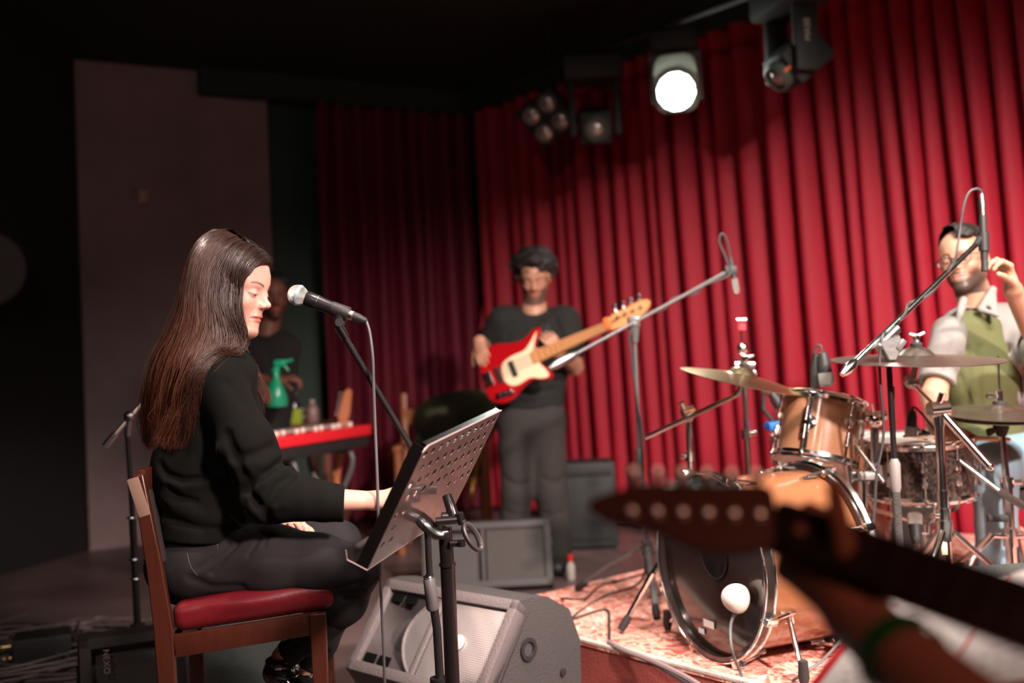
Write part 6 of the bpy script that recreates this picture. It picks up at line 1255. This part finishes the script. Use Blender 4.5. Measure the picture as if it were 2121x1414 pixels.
sh = PF(sh, [([(1965, 700), (1950, 760), (1945, 800)], .012, .012), ([(1990, 740), (1970, 800), (1960, 870)], .014, .010), ([(2085, 720), (2080, 800), (2075, 900)], .014, .012), ([(2110, 700), (2095, 760), (2100, 860)], .016, .012), ([(2120, 740), (2112, 830)], .014, -.008), ([(1940, 780), (1965, 790), (1985, 780)], .009, .007), ([(2052, 745), (2085, 748)], .005, .004), ([(2052, 765), (2052, 800), (2085, 802)], .0035, .004)], (3.3, 4.1))
sh = WAVE(sh, .0032, 26, 12); sdf_obj('open_shirt', sh, *bounds([dS1, dS2, dE2, dE1, pt(2050, 950, DY)], .2), .006, m_shirt, dr)
# collar: two folded leaves
for sgn, q1, q2, q3 in ((1, (2032, 640), (2056, 600), (2064, 652)), (-1, (1990, 640), (1996, 622), (1984, 668))):
    a, b, c = pt(*q1, 3.63 if sgn > 0 else 3.64), pt(*q2, 3.68 if sgn > 0 else 3.66), pt(*q3, 3.60)
    cl_ = U(.01, rc(a, b, .012, .014), rc(b, c, .011, .006), rc(a, c, .011, .006), rc((a + b) / 2, c, .011, .006)); sdf_obj('collar', cl_, *bounds([a, b, c], .03), .0045, m_shirt, dr)
for k_ in range(5):                         # shirt buttons
    d_1 = ray(2034 + k_ * 1.5, 705 + k_ * 45); T = np.linspace(3.3, 4.0, 200); PP = np.array([tuple(C_O + d_1 * (t / d_1.y)) for t in T], dtype=np.float32); e = sh(PP)
    if (e < 0).any(): MB().lathe([(.006, 0), (.006, .002), (.001, .003)], Vector(PP[int(np.argmax(e < 0))].tolist()), fr_n, 12).build('button', m_white, dr)
# rolled sleeve of the raised arm
m1 = dS2 + (dE2 - dS2) * .92; MB().torus(m1, dE2 - dS2, .062, .014, 28, 8).build('rolled_cuff', m_shirt, dr)
dj = U(.05, ell(pt(2085, 945, 3.80), (.18, .16, .11)), rc(dh1, dk1, .095, .072), rc(dh2, dk2, .098, .078)); dj = U(.03, dj, chain([dk1, (dk1 + da1) / 2, da1], [.072, .066, .060]), chain([dk2, (dk2 + da2) / 2, da2], [.078, .070, .062]))
dj = PF(dj, [([(2030, 940), (2060, 990), (2090, 1000)], .012, .009), ([(2050, 920), (2085, 950)], .014, .008), ([(2050, 1010), (2080, 1020)], .010, .010), ([(2045, 1060), (2055, 1130)], .014, .008), ([(2085, 1060), (2080, 1150)], .012, .008)], (3.2, 4.0)); sdf_obj('jeans', WAVE(dj, .003, 24, 2), *bounds([dh1, dh2, dk1, dk2, da1, da2], .17), .009, m_denim, dr)
for a_ in (da1, da2):
    q = Vector((a_.x, a_.y, RZ + .05)); tq = q + V(-.09, -.15, -.01); so = sdf_obj('shoe', U(.02, ec(q + V(.02, .04, 0), tq, (.040, .042), (.045, .030), V(.8, -.5, 0)), rc(a_, q, .04)), *bounds([q, tq, a_], .07), .008, m_blkm, dr)
# hair and spectacles
hm_ = (Vector(df_), UP.cross(df_).normalized(), Vector(dup_).normalized()); hrd = U(.02, ell(w_d(-.022, 0, .050), (.106, .086, .094)), ell(w_d(.03, 0, .098), (.066, .066, .040)), ell(w_d(.052, .030, .085), (.045, .045, .035)))
hrd = SUB(.012, hrd, lambda P: (lambda q: np.maximum(np.maximum(-(q[:, 0] + .012 + .05 * np.clip((q[:, 2] - .02) / .05, -1, .6)) * -1 * -1, q[:, 2] - .072), -.5 + 0 * q[:, 0]))(loc_d(P).astype(np.float32)))
hrd = SUB(.006, hrd, lambda P: (lambda q: q[:, 2] + .035 + .3 * np.clip(q[:, 0] + .03, -.2, 0) * -1)(loc_d(P).astype(np.float32)))
hrd = SUB(.002, hrd, lambda P: f_dh(P) - .0005); hrd = WAVE(hrd, .0035, 130, 7)
sdf_obj('hair', hrd, *bounds([w_d(.13, .11, .16), w_d(-.14, -.11, -.09)], .03), .0035, m_hairb, dr)
gl = MB(); lens_c = [w_d(.097, .034, -.004), w_d(.097, -.034, -.004)]; gm = mat('tortoise_frame', (.03, .010, .008), .25, coat=.5)
gx = Vector(df_); gy = UP.cross(gx).normalized(); gy = (w_d(0, 1, 0) - w_d(0, 0, 0)).normalized(); gz = (w_d(0, 0, 1) - w_d(0, 0, 0)).normalized()
for c_ in lens_c:
    pts = [c_ + gy * (.0245 * math.copysign(abs(math.cos(a)) ** .8, math.cos(a))) + gz * (.0195 * math.copysign(abs(math.sin(a)) ** .8, math.sin(a))) for a in np.linspace(0, 2 * math.pi, 33)[:-1]]; gl.tube(pts, .0019, 6, closed=True)
gl.tube([w_d(.1, .0095, .002), w_d(.103, 0, .004), w_d(.1, -.0095, .002)], .002, 6)
for s in (1, -1): gl.tube([w_d(.097, .059 * s, .006), w_d(.088, .074 * s, .006), w_d(.0, .084 * s, .004)], .0022, 6)
gl.build('spectacles', gm, dr)
thr = thing('drum_throne', 'round black drum stool under the drummer', 'stool', Vector((pt(2095, 950, 3.86).x, 3.88, RZ))); tc_ = Vector((pt(2095, 950, 3.86).x, 3.88, 0))
zt_ = pt(2095, 945, 3.86).z - .10; MB().lathe([(.001, -.07), (.15, -.07), (.17, -.05), (.17, -.01), (.14, .005), (.001, .008)], tc_ + UP * zt_, UP, 32).build('seat', m_blkm, thr); MB().cyl(tc_ + UP * (RZ + .1), tc_ + UP * (zt_ - .06), .016).build('pole', m_chrome, thr); tripod(thr, tc_, RZ, .25, m_chrome, .2, .22)
m_stick = mat('hickory_drumstick', (.62, .36, .18), .5, var=.25)
sk1, sk2 = pt(1870, 903, 3.30), pt(2092, 910, 3.40); stk_ = MB().tube([sk1, sk1 + (sk2 - sk1) * .02, sk1 + (sk2 - sk1) * .06, sk1 + (sk2 - sk1) * .25, sk1 + (sk2 - sk1) * .98, sk2], [.003, .005, .0035, .0072, .0078, .005], 12).build('drumstick', m_stick); tag(stk_, "wooden drumstick in the drummer's lower hand above the snare", 'drumstick')
# ================= the bass player
BY = 5.30; m_btee = mat('faded_black_tee', (.006, .007, .006), .9, bump=.2, bscale=200); m_btr = mat('grey_trousers', (.024, .021, .019), .9, bump=.25, bscale=200)
bp = thing('person', 'curly-haired bearded bass player in black tee, looking down at his red bass', 'person', Vector((pt(1100, 1180, BY).x, BY, 0)))
bO = pt(1107, 574, BY); bf = Vector((-.08, -.90, -.42)).normalized(); bu = Vector((-.02, -.42, .9))
f_bh, loc_b, w_b = head_field(bO, bf, bu, 1.0, True)
bn = pt(1106, 645, BY + .03); f_b = U(.03, f_bh, chain([w_b(-.03, 0, -.05), bn, bn - UP * .08], [.060, .062, .09], .03))
v, F = surfnet(f_b, *bounds([w_b(.13, .1, .15), w_b(-.13, -.1, -.15), w_b(.13, -.1, -.15), w_b(-.12, .1, .15), bn - UP * .05], .03), .0036); pieces = [(v, F, face_cols(v, loc_b, SKIN['m'], True, .8))]
bS1, bE1, bW1 = pt(1042, 662, BY), pt(1006, 722, BY + .10), pt(991, 728, BY - .22)
bS2, bE2, bW2 = pt(1172, 662, BY), pt(1190, 760, BY - .06), pt(1160, 733, BY - .30)
bW1 = pt(993, 705, BY - .16); fh, _ = hand_field(bW1, pt(1000, 745, BY - .24) - bW1, V(-.5, -.7, .4), 1.02, -1, ((.4, .6, .4),) * 4); f2 = U(.02, fh, ec(bE1, bW1, (.044, .044), (.030, .026), V(1, 0, 0)), rc(bS1, bE1, .05, .044))
v, F = surfnet(f2, *bounds([bS1, bE1, bW1, pt(1000, 770, BY - .25)], .09), .0045); pieces.append((v, F, np.tile(np.array(SKIN['m'], dtype=np.float32), (len(v), 1))))
fh, _ = hand_field(bW2, pt(1146, 712, BY - .33) - bW2, V(.3, -.9, -.1), 1.02, 1, ((.5, .9, .6),) * 4); f2 = U(.02, fh, ec(bE2, bW2, (.044, .044), (.030, .026), V(1, 0, 0)), rc(bS2, bE2, .05, .044))
v, F = surfnet(f2, *bounds([bS2, bE2, bW2, pt(1135, 690, BY - .35)], .09), .0045); pieces.append((v, F, np.tile(np.array(SKIN['m'], dtype=np.float32), (len(v), 1))))
bh1, bh2 = pt(1072, 868, BY), pt(1128, 868, BY); bk1, bk2 = pt(1068, 1020, BY - .02), pt(1142, 1020, BY); ba1, ba2 = pt(1066, 1150, BY + .02), pt(1152, 1150, BY + .02); ba1.z = ba2.z = .10
core = U(.04, ec(bn - UP * .08, pt(1100, 850, BY), (.16, .08), (.13, .09), V(1, 0, 0)), rc(bh1, bk1, .07, .05), rc(bh2, bk2, .07, .05), rc(bk1, ba1, .05, .04), rc(bk2, ba2, .05, .04))
v, F = surfnet(core, *bounds([bn, bh1, bh2, bk1, bk2, ba1, ba2], .2), .014); pieces.append((v, F, np.tile(np.array(SKIN['m'], dtype=np.float32), (len(v), 1))))
vv, FF, CC = stack(pieces); link_mesh('body', vv, FF, m_skin, bp, cols=CC, angle=None)
bt_ = U(.05, ec(pt(1105, 668, BY + .02), pt(1102, 760, BY + .01), (.205, .095), (.185, .125), V(1, 0, 0)), ec(pt(1102, 760, BY), pt(1098, 850, BY), (.18, .12), (.175, .12), V(1, 0, 0)), rc(bS1, bS1 + (bE1 - bS1) * .62, .078, .074), rc(bS2, bS2 + (bE2 - bS2) * .62, .078, .074))
bt_ = SUB(.006, bt_, rc(bn + V(0, -.03, .03), bn + V(0, -.05, .12), .075, .08)); bt_ = CUT(bt_, pt(1098, 843, BY), V(0, 0, -1)); bt_ = PF(bt_, [([(1060, 800), (1100, 815), (1150, 805)], .014, .010), ([(1120, 760), (1150, 790)], .014, .010), ([(1060, 660), (1050, 700)], .014, .008), ([(1150, 660), (1165, 700)], .014, .008)], (4.9, 5.5)); sdf_obj('tee_shirt', WAVE(bt_, .004, 20, 3), *bounds([bS1, bS2, bE1, bE2, pt(1100, 850, BY)], .14), .009, m_btee, bp)
bj = U(.05, ell(pt(1100, 868, BY), (.17, .12, .12)), rc(bh1, bk1, .105, .085), rc(bh2, bk2, .105, .085)); bj = U(.02, bj, chain([bk1, ba1], [.085, .080]), chain([bk2, ba2], [.085, .082])); bj = PF(bj, [([(1045, 990), (1070, 1005), (1095, 1000)], .012, .012), ([(1125, 990), (1150, 1002), (1172, 985)], .012, .012), ([(1050, 1060), (1090, 1070)], .014, .010), ([(1130, 1065), (1165, 1060)], .014, .010)], (4.9, 5.6)); sdf_obj('trousers', WAVE(bj, .005, 18, 6), *bounds([bh1, bh2, bk1, bk2, ba1, ba2], .18), .012, m_btr, bp)
for a_ in (ba1, ba2): q = Vector((a_.x, a_.y, .05)); sdf_obj('shoe', U(.02, ec(q + V(0, .06, 0), q + V(0, -.17, -.01), (.045, .045), (.048, .034), V(1, 0, 0)), rc(a_, q, .05)), *bounds([q, q + V(0, -.2, 0), a_], .08), .010, m_blkm, bp)
bc_ = U(.02, ell(w_b(-.02, 0, .055), (.125, .105, .110)), ell(w_b(.04, .02, .105), (.06, .07, .045))); bc_ = SUB(.012, bc_, lambda P: (lambda q: np.maximum(.008 - q[:, 0] - .0, q[:, 2] - .062))(loc_b(P).astype(np.float32))); bc_ = SUB(.006, bc_, lambda P: (loc_b(P)[:, 2] + .045).astype(np.float32)); bc_ = SUB(.003, bc_, lambda P: f_bh(P) - .001); bc_ = WAVE(bc_, .010, 85, 9)
sdf_obj('curly_hair', bc_, *bounds([w_b(.15, .14, .19), w_b(-.17, -.14, -.12)], .04), .0055, m_hairb, bp)
st_ = MB(); st_.tube(cat_pts([pt(1126, 668, BY - .12), pt(1140, 645, BY - .06), pt(1148, 640, BY + .06), pt(1150, 700, BY + .16)], 5), .004, 8, sx=7); st_.tube(cat_pts([pt(1126, 668, BY - .12), pt(1130, 690, BY - .18), pt(1128, 700, BY - .2)], 4), .004, 8, sx=7); st_.build('guitar_strap', m_blkm, bp)
# bass guitar
bg = thing('bass_guitar', 'red bass guitar with cream pickguard and maple neck, held by the bass player', 'bass guitar', pt(1040, 760, BY - .22))
q0 = pt(1003, 786, BY - .20); q1 = pt(1355, 634, BY - .50); gu = (q1 - q0).normalized(); gn_ = V(-.0, -1, .12); gn_ = (gn_ - gu * gn_.dot(gu)).normalized(); gw = gn_.cross(gu); gw = gw if gw.z > 0 else -gw
def G2(u, w_, n=0): return q0 + gu * u + gw * w_ + gn_ * n
bout = [(-.03, -.02), (-.01, .09), (.05, .155), (.13, .165), (.21, .135), (.29, .125), (.37, .155), (.405, .150), (.395, .115), (.345, .055), (.335, .03), (.335, -.03), (.345, -.06), (.375, -.115), (.365, -.150), (.32, -.145), (.26, -.120), (.19, -.135), (.11, -.175), (.03, -.175), (-.03, -.12)]
bout = [(a * .88 + .02, b * .86) for a, b in bout]
bo_ = [(p.x, p.y) for p in cat_pts([V(a, b, 0) for a, b in bout], 4, True)]
m_bred = mat('candy_red_lacquer', (.36, .004, .008), .18, coat=.9); m_cream = mat('cream_pickguard', (.78, .68, .45), .35)
MB().prism(bo_, (gu, gw, gn_), q0, -.02, .02, .006).build('body', m_bred, bg)
pg = [(.10, -.05), (.12, .035), (.20, .06), (.27, .06), (.32, .085), (.385, .135), (.375, .115), (.335, .05), (.335, -.035), (.34, -.06), (.362, -.115), (.35, -.135), (.31, -.128), (.25, -.10), (.18, -.11), (.13, -.10)]
pg = [(a * .88 + .02, b * .86) for a, b in pg]
MB().prism([(p.x, p.y) for p in cat_pts([V(a, b, 0) for a, b in pg], 3, True)], (gu, gw, gn_), q0, .020, .0235, .0008).build('pickguard', m_cream, bg)
MB().box(G2(.175, -.01, .026), (.026, .085, .012), (gu, gw, gn_), .004).build('pickup', m_blkm, bg); MB().box(G2(.09, -.01, .024), (.024, .085, .012), (gu, gw, gn_), .004).build('pickup', m_blkm, bg); MB().box(G2(.03, -.01, .026), (.045, .075, .014), (gu, gw, gn_), .003).build('bridge', m_chrome, bg)
MB().prism([(.04, -.09), (.13, -.105), (.135, -.13), (.03, -.125)], (gu, gw, gn_), q0, .020, .024).build('control_plate', m_chrome, bg)
for k in range(3): MB().lathe([(.012, .022), (.012, .04), (.001, .041)], G2(.055 + .028 * k, -.108, 0), gn_, 14).build('knob', m_chrome, bg)
NL = (q1 - q0).length - .235; m_maple = mat('warm_maple', (.72, .34, .13), .35, coat=.5, var=.2)
MB().prism([(.29, -.032), (NL, -.021), (NL, .021), (.29, .032)], (gu, gw, gn_), q0, .008, .030, .003).build('neck', m_maple, bg)
frm = MB()
for k in range(20): u_ = .30 + (NL - .30) * (1 - 2 ** (-(20 - k) / 12.)) / (1 - 2 ** (-20 / 12.)); frm.box(G2(u_, 0, .0305), (.0025, .046, .002), (gu, gw, gn_))
frm.build('frets', m_steel, bg, smooth=False)
ho = [(NL, -.022), (NL + .03, -.030), (NL + .06, -.036), (NL + .12, -.030), (NL + .19, -.010), (NL + .225, .018), (NL + .22, .040), (NL + .18, .050), (NL + .10, .044), (NL + .05, .044), (NL + .02, .036), (NL, .022)]
MB().prism([(p.x, p.y) for p in cat_pts([V(a, b, 0) for a, b in ho], 3, True)], (gu, gw, gn_), q0, .006, .022, .002).build('headstock', m_maple, bg)
MB().box(G2(NL - .005, .012, .02), (.03, .055, .03), (gu, gw, gn_), .008).build('orange_clip', mat('bright_orange', (.85, .16, .03), .5), bg)
for k in range(4):
    u_ = NL + .055 + .042 * k; tn = MB(); tn.tube([G2(u_, .03, .010), G2(u_, .062, .008)], .004, 8); tn.box(G2(u_, .074, .008), (.022, .022, .006), (gu, gw, gn_), .003); tn.build('tuner', m_chrome, bg); MB().lathe([(.008, 0), (.0075, .014), (.001, .015)], G2(u_, .018 + .0 * k, .022), gn_, 12).build('string_post', m_chrome, bg)
for k in range(4): MB().tube([G2(.03, -.030 + .019 * k - .0, .036), G2(NL, -.015 + .010 * k, .034), G2(NL + .055 + .042 * k, .018, .034)], .0012, 5).build('string', m_steel, bg)
# ================= the man in the background
m_dsh = mat('black_shirt', (.010, .008, .008), .9)
KY = 5.45; bk = thing('person', 'dim man in black behind the singer, gripping a green spray bottle', 'person', Vector((pt(520, 1100, KY).x, KY, 0)))
kO = pt(566, 614, KY); kf = Vector((.35, -.93, -.15)); f_kh, loc_k, w_k = head_field(kO, kf, V(.0, -.1, 1), .98, True)
kn2 = pt(553, 690, KY + .03); f_k = U(.03, f_kh, chain([w_k(-.03, 0, -.05), kn2, kn2 - UP * .08], [.06, .06, .09], .03))
v, F = surfnet(f_k, *bounds([w_k(.13, .1, .15), w_k(-.13, -.1, -.15), w_k(.13, -.1, -.15), w_k(-.12, .1, .15), kn2 - UP * .05], .03), .005); pieces = [(v, F, face_cols(v, loc_k, SKIN['d'], True, .6))]
kS, kE, kW = pt(545, 730, KY - .1), pt(520, 792, KY - .22), pt(572, 788, KY - .30); kS = pt(512, 715, KY)
fh, _ = hand_field(kW, V(1, -.12, .12), V(-.2, -.3, .95), 1.02, -1, ((.5, .9, .5), (.6, 1.0, .5), (.7, 1.0, .5), (.8, 1.0, .5)), tdir=V(.7, -.6, -.2)); f2 = U(.02, fh, ec(kE, kW, (.046, .046), (.032, .030), V(0, 1, 0)), rc(kS, kE, .05, .046))
v, F = surfnet(f2, *bounds([kS, kE, kW, kW + V(.2, -.1, 0)], .09), .006); pieces.append((v, F, np.tile(np.array(SKIN['d'], dtype=np.float32), (len(v), 1))))
kc_ = pt(535, 900, KY); core = U(.04, ec(kn2 - UP * .08, kc_, (.16, .08), (.14, .09), V(1, 0, 0)), rc(kc_ + V(-.08, 0, 0), V(kc_.x - .1, KY, .06), .08, .05), rc(kc_ + V(.08, 0, 0), V(kc_.x + .1, KY, .06), .08, .05)); v, F = surfnet(core, *bounds([kn2, kc_, V(kc_.x, KY, .03)], .25), .016); pieces.append((v, F, np.tile(np.array(SKIN['d'], dtype=np.float32), (len(v), 1))))
vv, FF, CC = stack(pieces); link_mesh('body', vv, FF, m_skin, bk, cols=CC, angle=None)
kt = U(.05, ec(kn2 - UP * .07, kc_, (.185, .10), (.17, .12), V(1, 0, 0)), rc(kS, kS + (kE - kS) * .7, .075, .07)); kt = SUB(.006, kt, rc(kn2 + V(0, -.02, .03), kn2 + V(0, -.03, .12), .07)); sdf_obj('shirt', WAVE(kt, .004, 20, 1), *bounds([kn2, kc_, kE, kS], .2), .012, m_dsh, bk)
ktr = U(.05, ell(kc_, (.17, .12, .12)), rc(kc_ + V(-.08, 0, -.05), V(kc_.x - .1, KY, .10), .10, .075), rc(kc_ + V(.08, 0, -.05), V(kc_.x + .1, KY, .10), .10, .075)); sdf_obj('trousers', ktr, *bounds([kc_, V(kc_.x, KY, .03)], .25), .016, m_dsh, bk)
kh = SUB(.01, ell(w_k(-.02, 0, .048), (.110, .088, .095)), lambda P: (lambda q: np.maximum(.0 - q[:, 0], q[:, 2] - .07))(loc_k(P).astype(np.float32))); kh = SUB(.006, kh, lambda P: (loc_k(P)[:, 2] + .04).astype(np.float32)); sdf_obj('hair', WAVE(kh, .004, 90, 3), *bounds([w_k(.15, .12, .17), w_k(-.15, -.12, -.1)], .04), .007, m_hairb, bk)
gY = KY - .33; gb_ = pt(574, 842, gY); gt_ = pt(577, 775, gY); m_gb = mat('green_plastic', (.01, .34, .17), .3, coat=.3)
sb_ = thing('spray_bottle', "green spray bottle in the background man's hand over the table", 'spray bottle', gb_)
MB().lathe([(.001, 0), (.050, .0), (.055, .01), (.054, .06), (.042, .11), (.020, .145), (.017, .18)], gb_, UP, 28).build('body', m_gb, sb_)
hd2 = pt(580, 752, gY); tr_ = MB(); tr_.tube([gb_ + UP * .17, gb_ + UP * .20], .020, 14); tr_.box(hd2 + V(0, 0, .0), (.06, .035, .035), bev=.01); tr_.tube([gb_ + UP * .19, hd2], .012, 10); tr_.tube([hd2, pt(606, 745, gY)], [.012, .008], 10); tr_.tube([hd2 + V(.02, 0, -.01), pt(598, 768, gY)], [.007, .004], 8); tr_.build('trigger_head', mat('bright_green_plastic', (.01, .5, .25), .35), sb_)
# ================= foreground guitarist
m_fg = mat('dark_cherry_lacquer', (.14, .030, .016), .3, coat=.5, var=.3); m_fgd = mat('rosewood', (.022, .007, .006), .5)
FYh = 1.02; fgt = thing('electric_guitar', 'dark reddish guitar neck and headstock, very near and blurred at lower right', 'guitar', pt(1600, 1085, FYh))
n0 = pt(1600, 1082, 1.0); n1 = pt(2200, 1300, .80); nu = (n1 - n0).normalized(); nn_ = V(-.15, -.93, .32); nn_ = (nn_ - nu * nn_.dot(nu)).normalized(); nw = nn_.cross(nu); nw = nw if nw.z > 0 else -nw; LN = (n1 - n0).length
MB().prism([(0, -.029), (LN, -.029), (LN, .029), (0, .027)], (nu, nw, nn_), n0, -.018, .002, .006).build('neck', m_fg, fgt)
MB().prism([(0, -.022), (LN, -.028), (LN, .028), (0, .022)], (nu, nw, nn_), n0, .002, .007, .001).build('fingerboard', m_fgd, fgt)
frm = MB()
for k in range(1, 12): u_ = .66 * (1 - 2 ** (-k / 12.)); frm.box(n0 + nu * min(u_, LN) + nn_ * .0075, (.002, .046, .002), (nu, nw, nn_))
frm.build('frets', m_steel, fgt, smooth=False)
for k in range(6): MB().tube([n0 + nw * (-.018 + .0072 * k) + nn_ * .010, n1 + nw * (-.022 + .0088 * k) + nn_ * .011], .0006, 5).build('string', m_steel, fgt)
h1_ = pt(1228, 1052, 1.03); hu_ = (h1_ - pt(1604, 1062, 1.0)).normalized(); hb_ = pt(1606, 1066, 1.0); hw = nn_.cross(hu_); hw = hw if hw.z > 0 else -hw; hn_ = hu_.cross(hw); hn_ = hn_ if hn_.y < 0 else -hn_; HL = (h1_ - hb_).length
ho = [(0, -.034), (.02, -.046), (.07, -.050), (.12, -.026), (.155, -.018), (HL - .012, -.012), (HL + .004, .002), (HL - .005, .016), (HL - .03, .026), (HL - .05, .034), (.02, .036), (.004, .030), (0, .020)]
MB().prism([(p.x, p.y) for p in cat_pts([V(a, b, 0) for a, b in ho], 3, True)], (hu_, hw, hn_), hb_, -.010, .006, .003).build('headstock', m_fg, fgt)
m_tun = mat('worn_nickel', (.85, .80, .74), .40, 1.0)
for k in range(6):
    u_ = .016 + .0252 * k * 1.0; tn = MB(); c_ = hb_ + hu_ * u_; tn.tube([c_ + hw * .030, c_ + hw * .040], .0032, 8); tn.lathe([(.001, -.0045), (.0060, -.0036), (.0076, 0), (.0060, .0036), (.001, .005)], c_ + hw * .049, V(.0, -1, .15), 16); tn.build('tuner', m_tun, fgt)
    MB().lathe([(.0065, .006), (.0065, .010), (.0045, .011), (.0045, .018), (.001, .019)], c_ - hw * .006, hn_, 14).build('string_post', m_tun, fgt)
hand_p = thing('person', "guitarist's blurred fretting hand and forearm with a green wristband, at lower right", 'person', pt(1900, 1350, .9))
wr = pt(1778, 1282, .95); el = pt(2200, 1670, .64); hdv = pt(1668, 1170, .985) - wr
fh, _ = hand_field(wr, hdv, V(-.45, -.75, -.55), 1.0, -1, ((1.1, 1.3, .8), (1.15, 1.35, .8), (1.2, 1.35, .8), (1.2, 1.4, .8)), spread=.05, tdir=pt(1735, 1085, .93) - pt(1770, 1230, .95), tcurl=(.05, .1))
f2 = U(.025, fh, ec(wr, el, (.029, .025), (.044, .042), V(.5, 0, 1)))
v, F = surfnet(f2, *bounds([wr, el, pt(1600, 1060, .95), pt(1640, 1280, 1.05)], .06), .003); link_mesh('body', v, F, m_skin, hand_p, cols=np.tile(np.array((.50, .20, .12), dtype=np.float32), (len(v), 1)), angle=None)
wd_ = (el - wr).normalized(); wc_ = pt(1905, 1402, .86); wb = MB(); A_x = Vector((.5, 0, 1)); A_x = (A_x - wd_ * A_x.dot(wd_)).normalized(); B_x = wd_.cross(A_x); t_ = ((wc_ - wr).dot(wd_)) / (el - wr).length; ra_, rb_ = .029 + .015 * t_ + .003, .025 + .017 * t_ + .003; cc0 = wr + wd_ * (wc_ - wr).dot(wd_)
vs = []; nseg = 40
for (h_, o_) in ((-.013, 0), (-.013, .002), (.013, .002), (.013, 0)):
    for k in range(nseg): a = 2 * math.pi * k / nseg; vs.append(cc0 + wd_ * h_ + A_x * ((ra_ + o_) * math.cos(a)) + B_x * ((rb_ + o_) * math.sin(a)))
wb.add(vs, [(l * nseg + k, l * nseg + (k + 1) % nseg, ((l + 1) % 4) * nseg + (k + 1) % nseg, ((l + 1) % 4) * nseg + k) for l in range(4) for k in range(nseg)]); wb.build('wristband', mat('green_wristband', (.005, .16, .03), .5), hand_p)
# set list on a red folder, and its desk; carpeted box at the right edge
fo = thing('music_stand', 'low desk with a red folder for the blurred guitarist at the lower right corner', 'music stand', Vector((pt(1980, 1350, 1.6).x, 1.6, RZ * 0)))
cA, cB, cC = pt(1838, 1232, 1.62), pt(2230, 1160, 1.40), pt(1772, 1450, 1.34); fu_ = (cB - cA).normalized(); fv_ = (cA - cC); fv_ = (fv_ - fu_ * fv_.dot(fu_)); Hf = fv_.length; fv_.normalize(); fn_ = fu_.cross(fv_); fn_ = fn_ if fn_.z > 0 else -fn_; Wf = .46
cB0 = cA - fv_ * Hf; FR_ = (fu_, fv_, fn_); cen_ = cA + fu_ * Wf / 2 - fv_ * Hf / 2
MB().box(cen_ - fn_ * .012, (Wf + .01, Hf + .02, .004), FR_, .001).build('desk', m_dk, fo); dkp = cen_ - fn_ * .02; MB().tube([dkp, Vector((dkp.x, dkp.y, .25))], .014, 12).build('pole', m_dk, fo); tripod(fo, Vector((dkp.x, dkp.y, 0)), 0, .27, m_blk, .2, .22)
o = MB().box(cen_ - fn_ * .006 - fu_ * .012, (Wf + .024, Hf + .012, .004), FR_, .001).build('red_folder', mat('red_folder_card', (.75, .015, .03), .4)); tag(o, 'bright red folder under the handwritten pages at lower right', 'folder')
m_pp = mat('white_page', (.82, .74, .70), .8); m_ink = mat('blue_black_ink', (.05, .05, .12), .7); rr2 = random.Random(9)
for i_, (s0, s1, lb) in enumerate(((.006, .205, 'handwritten white page nearest the green wristband, on the red folder'), (.212, .44, 'handwritten white page on the right half of the red folder'))):
    pgt = thing('song_sheet', lb, 'paper', cA + fu_ * (s0 + s1) / 2 - fv_ * Hf / 2 + fn_ * .001, 'handwritten pages on the red folder')
    MB().box(cA + fu_ * (s0 + s1) / 2 - fv_ * (Hf / 2) + fn_ * .001 * 1, (s1 - s0, Hf - .012, .0012), FR_).build('page', m_pp, pgt, smooth=False)
    iw = MB()
    for l in range(12):
        y_ = .05 + l * .0215; x_ = s0 + .018 + rr2.uniform(0, .02)
        if l in (1, 6): continue
        while x_ < s0 + rr2.uniform(.08, .15):
            wl = rr2.uniform(.008, .020); n_ = int(wl / .0014); pts = [cA + fu_ * (x_ + wl * k / n_) - fv_ * (y_ + rr2.uniform(-.0028, .0028) - (x_ - s0) * .05) + fn_ * .0021 for k in range(n_ + 1)]; iw.tube(pts, .00035, 4); x_ += wl + .006
    iw.build('handwriting', m_ink, pgt, smooth=False)
    pgt['group'] = 'handwritten pages on the red folder'
pgx = MB(); a = pt(2078, 1200, 1.75); b = pt(2200, 1180, 1.8)
q = pt(2190, 1225, 1.78); o = sdf_obj('paper_roll', U(.02, ec(q - V(.09, 0, 0), q + V(.09, .02, .01), (.018, .03), (.02, .03), V(0, 1, 0))), *bounds([q], .16), .005, m_pp); tag(o, 'curled white paper at the right edge above the red folder', 'paper')
q = pt(1996, 1176, 2.75); tz0 = q.z; q = pt(1996, 1178, 2.45); o = thing('amplifier', 'dark grey carpeted box at the right edge behind the red folder', 'amplifier', Vector((q.x + .35, 2.6, 0))); Rx = (V(1, .10, 0).normalized(), V(-.10, 1, 0).normalized(), UP)
MB().box(Vector((q.x + .36, 2.62, (tz0 + RZ) / 2)), (.70, .36, tz0 - RZ), Rx, .012).build('cabinet', mat('grey_carpet_cover', (.06, .06, .055), .95, bump=1., bscale=200), o); MB().box(Vector((q.x + .36, 2.62 - .185, (tz0 + RZ) / 2)), (.62, .01, (tz0 - RZ) * .8), Rx, .004).build('grille', m_cab, o)
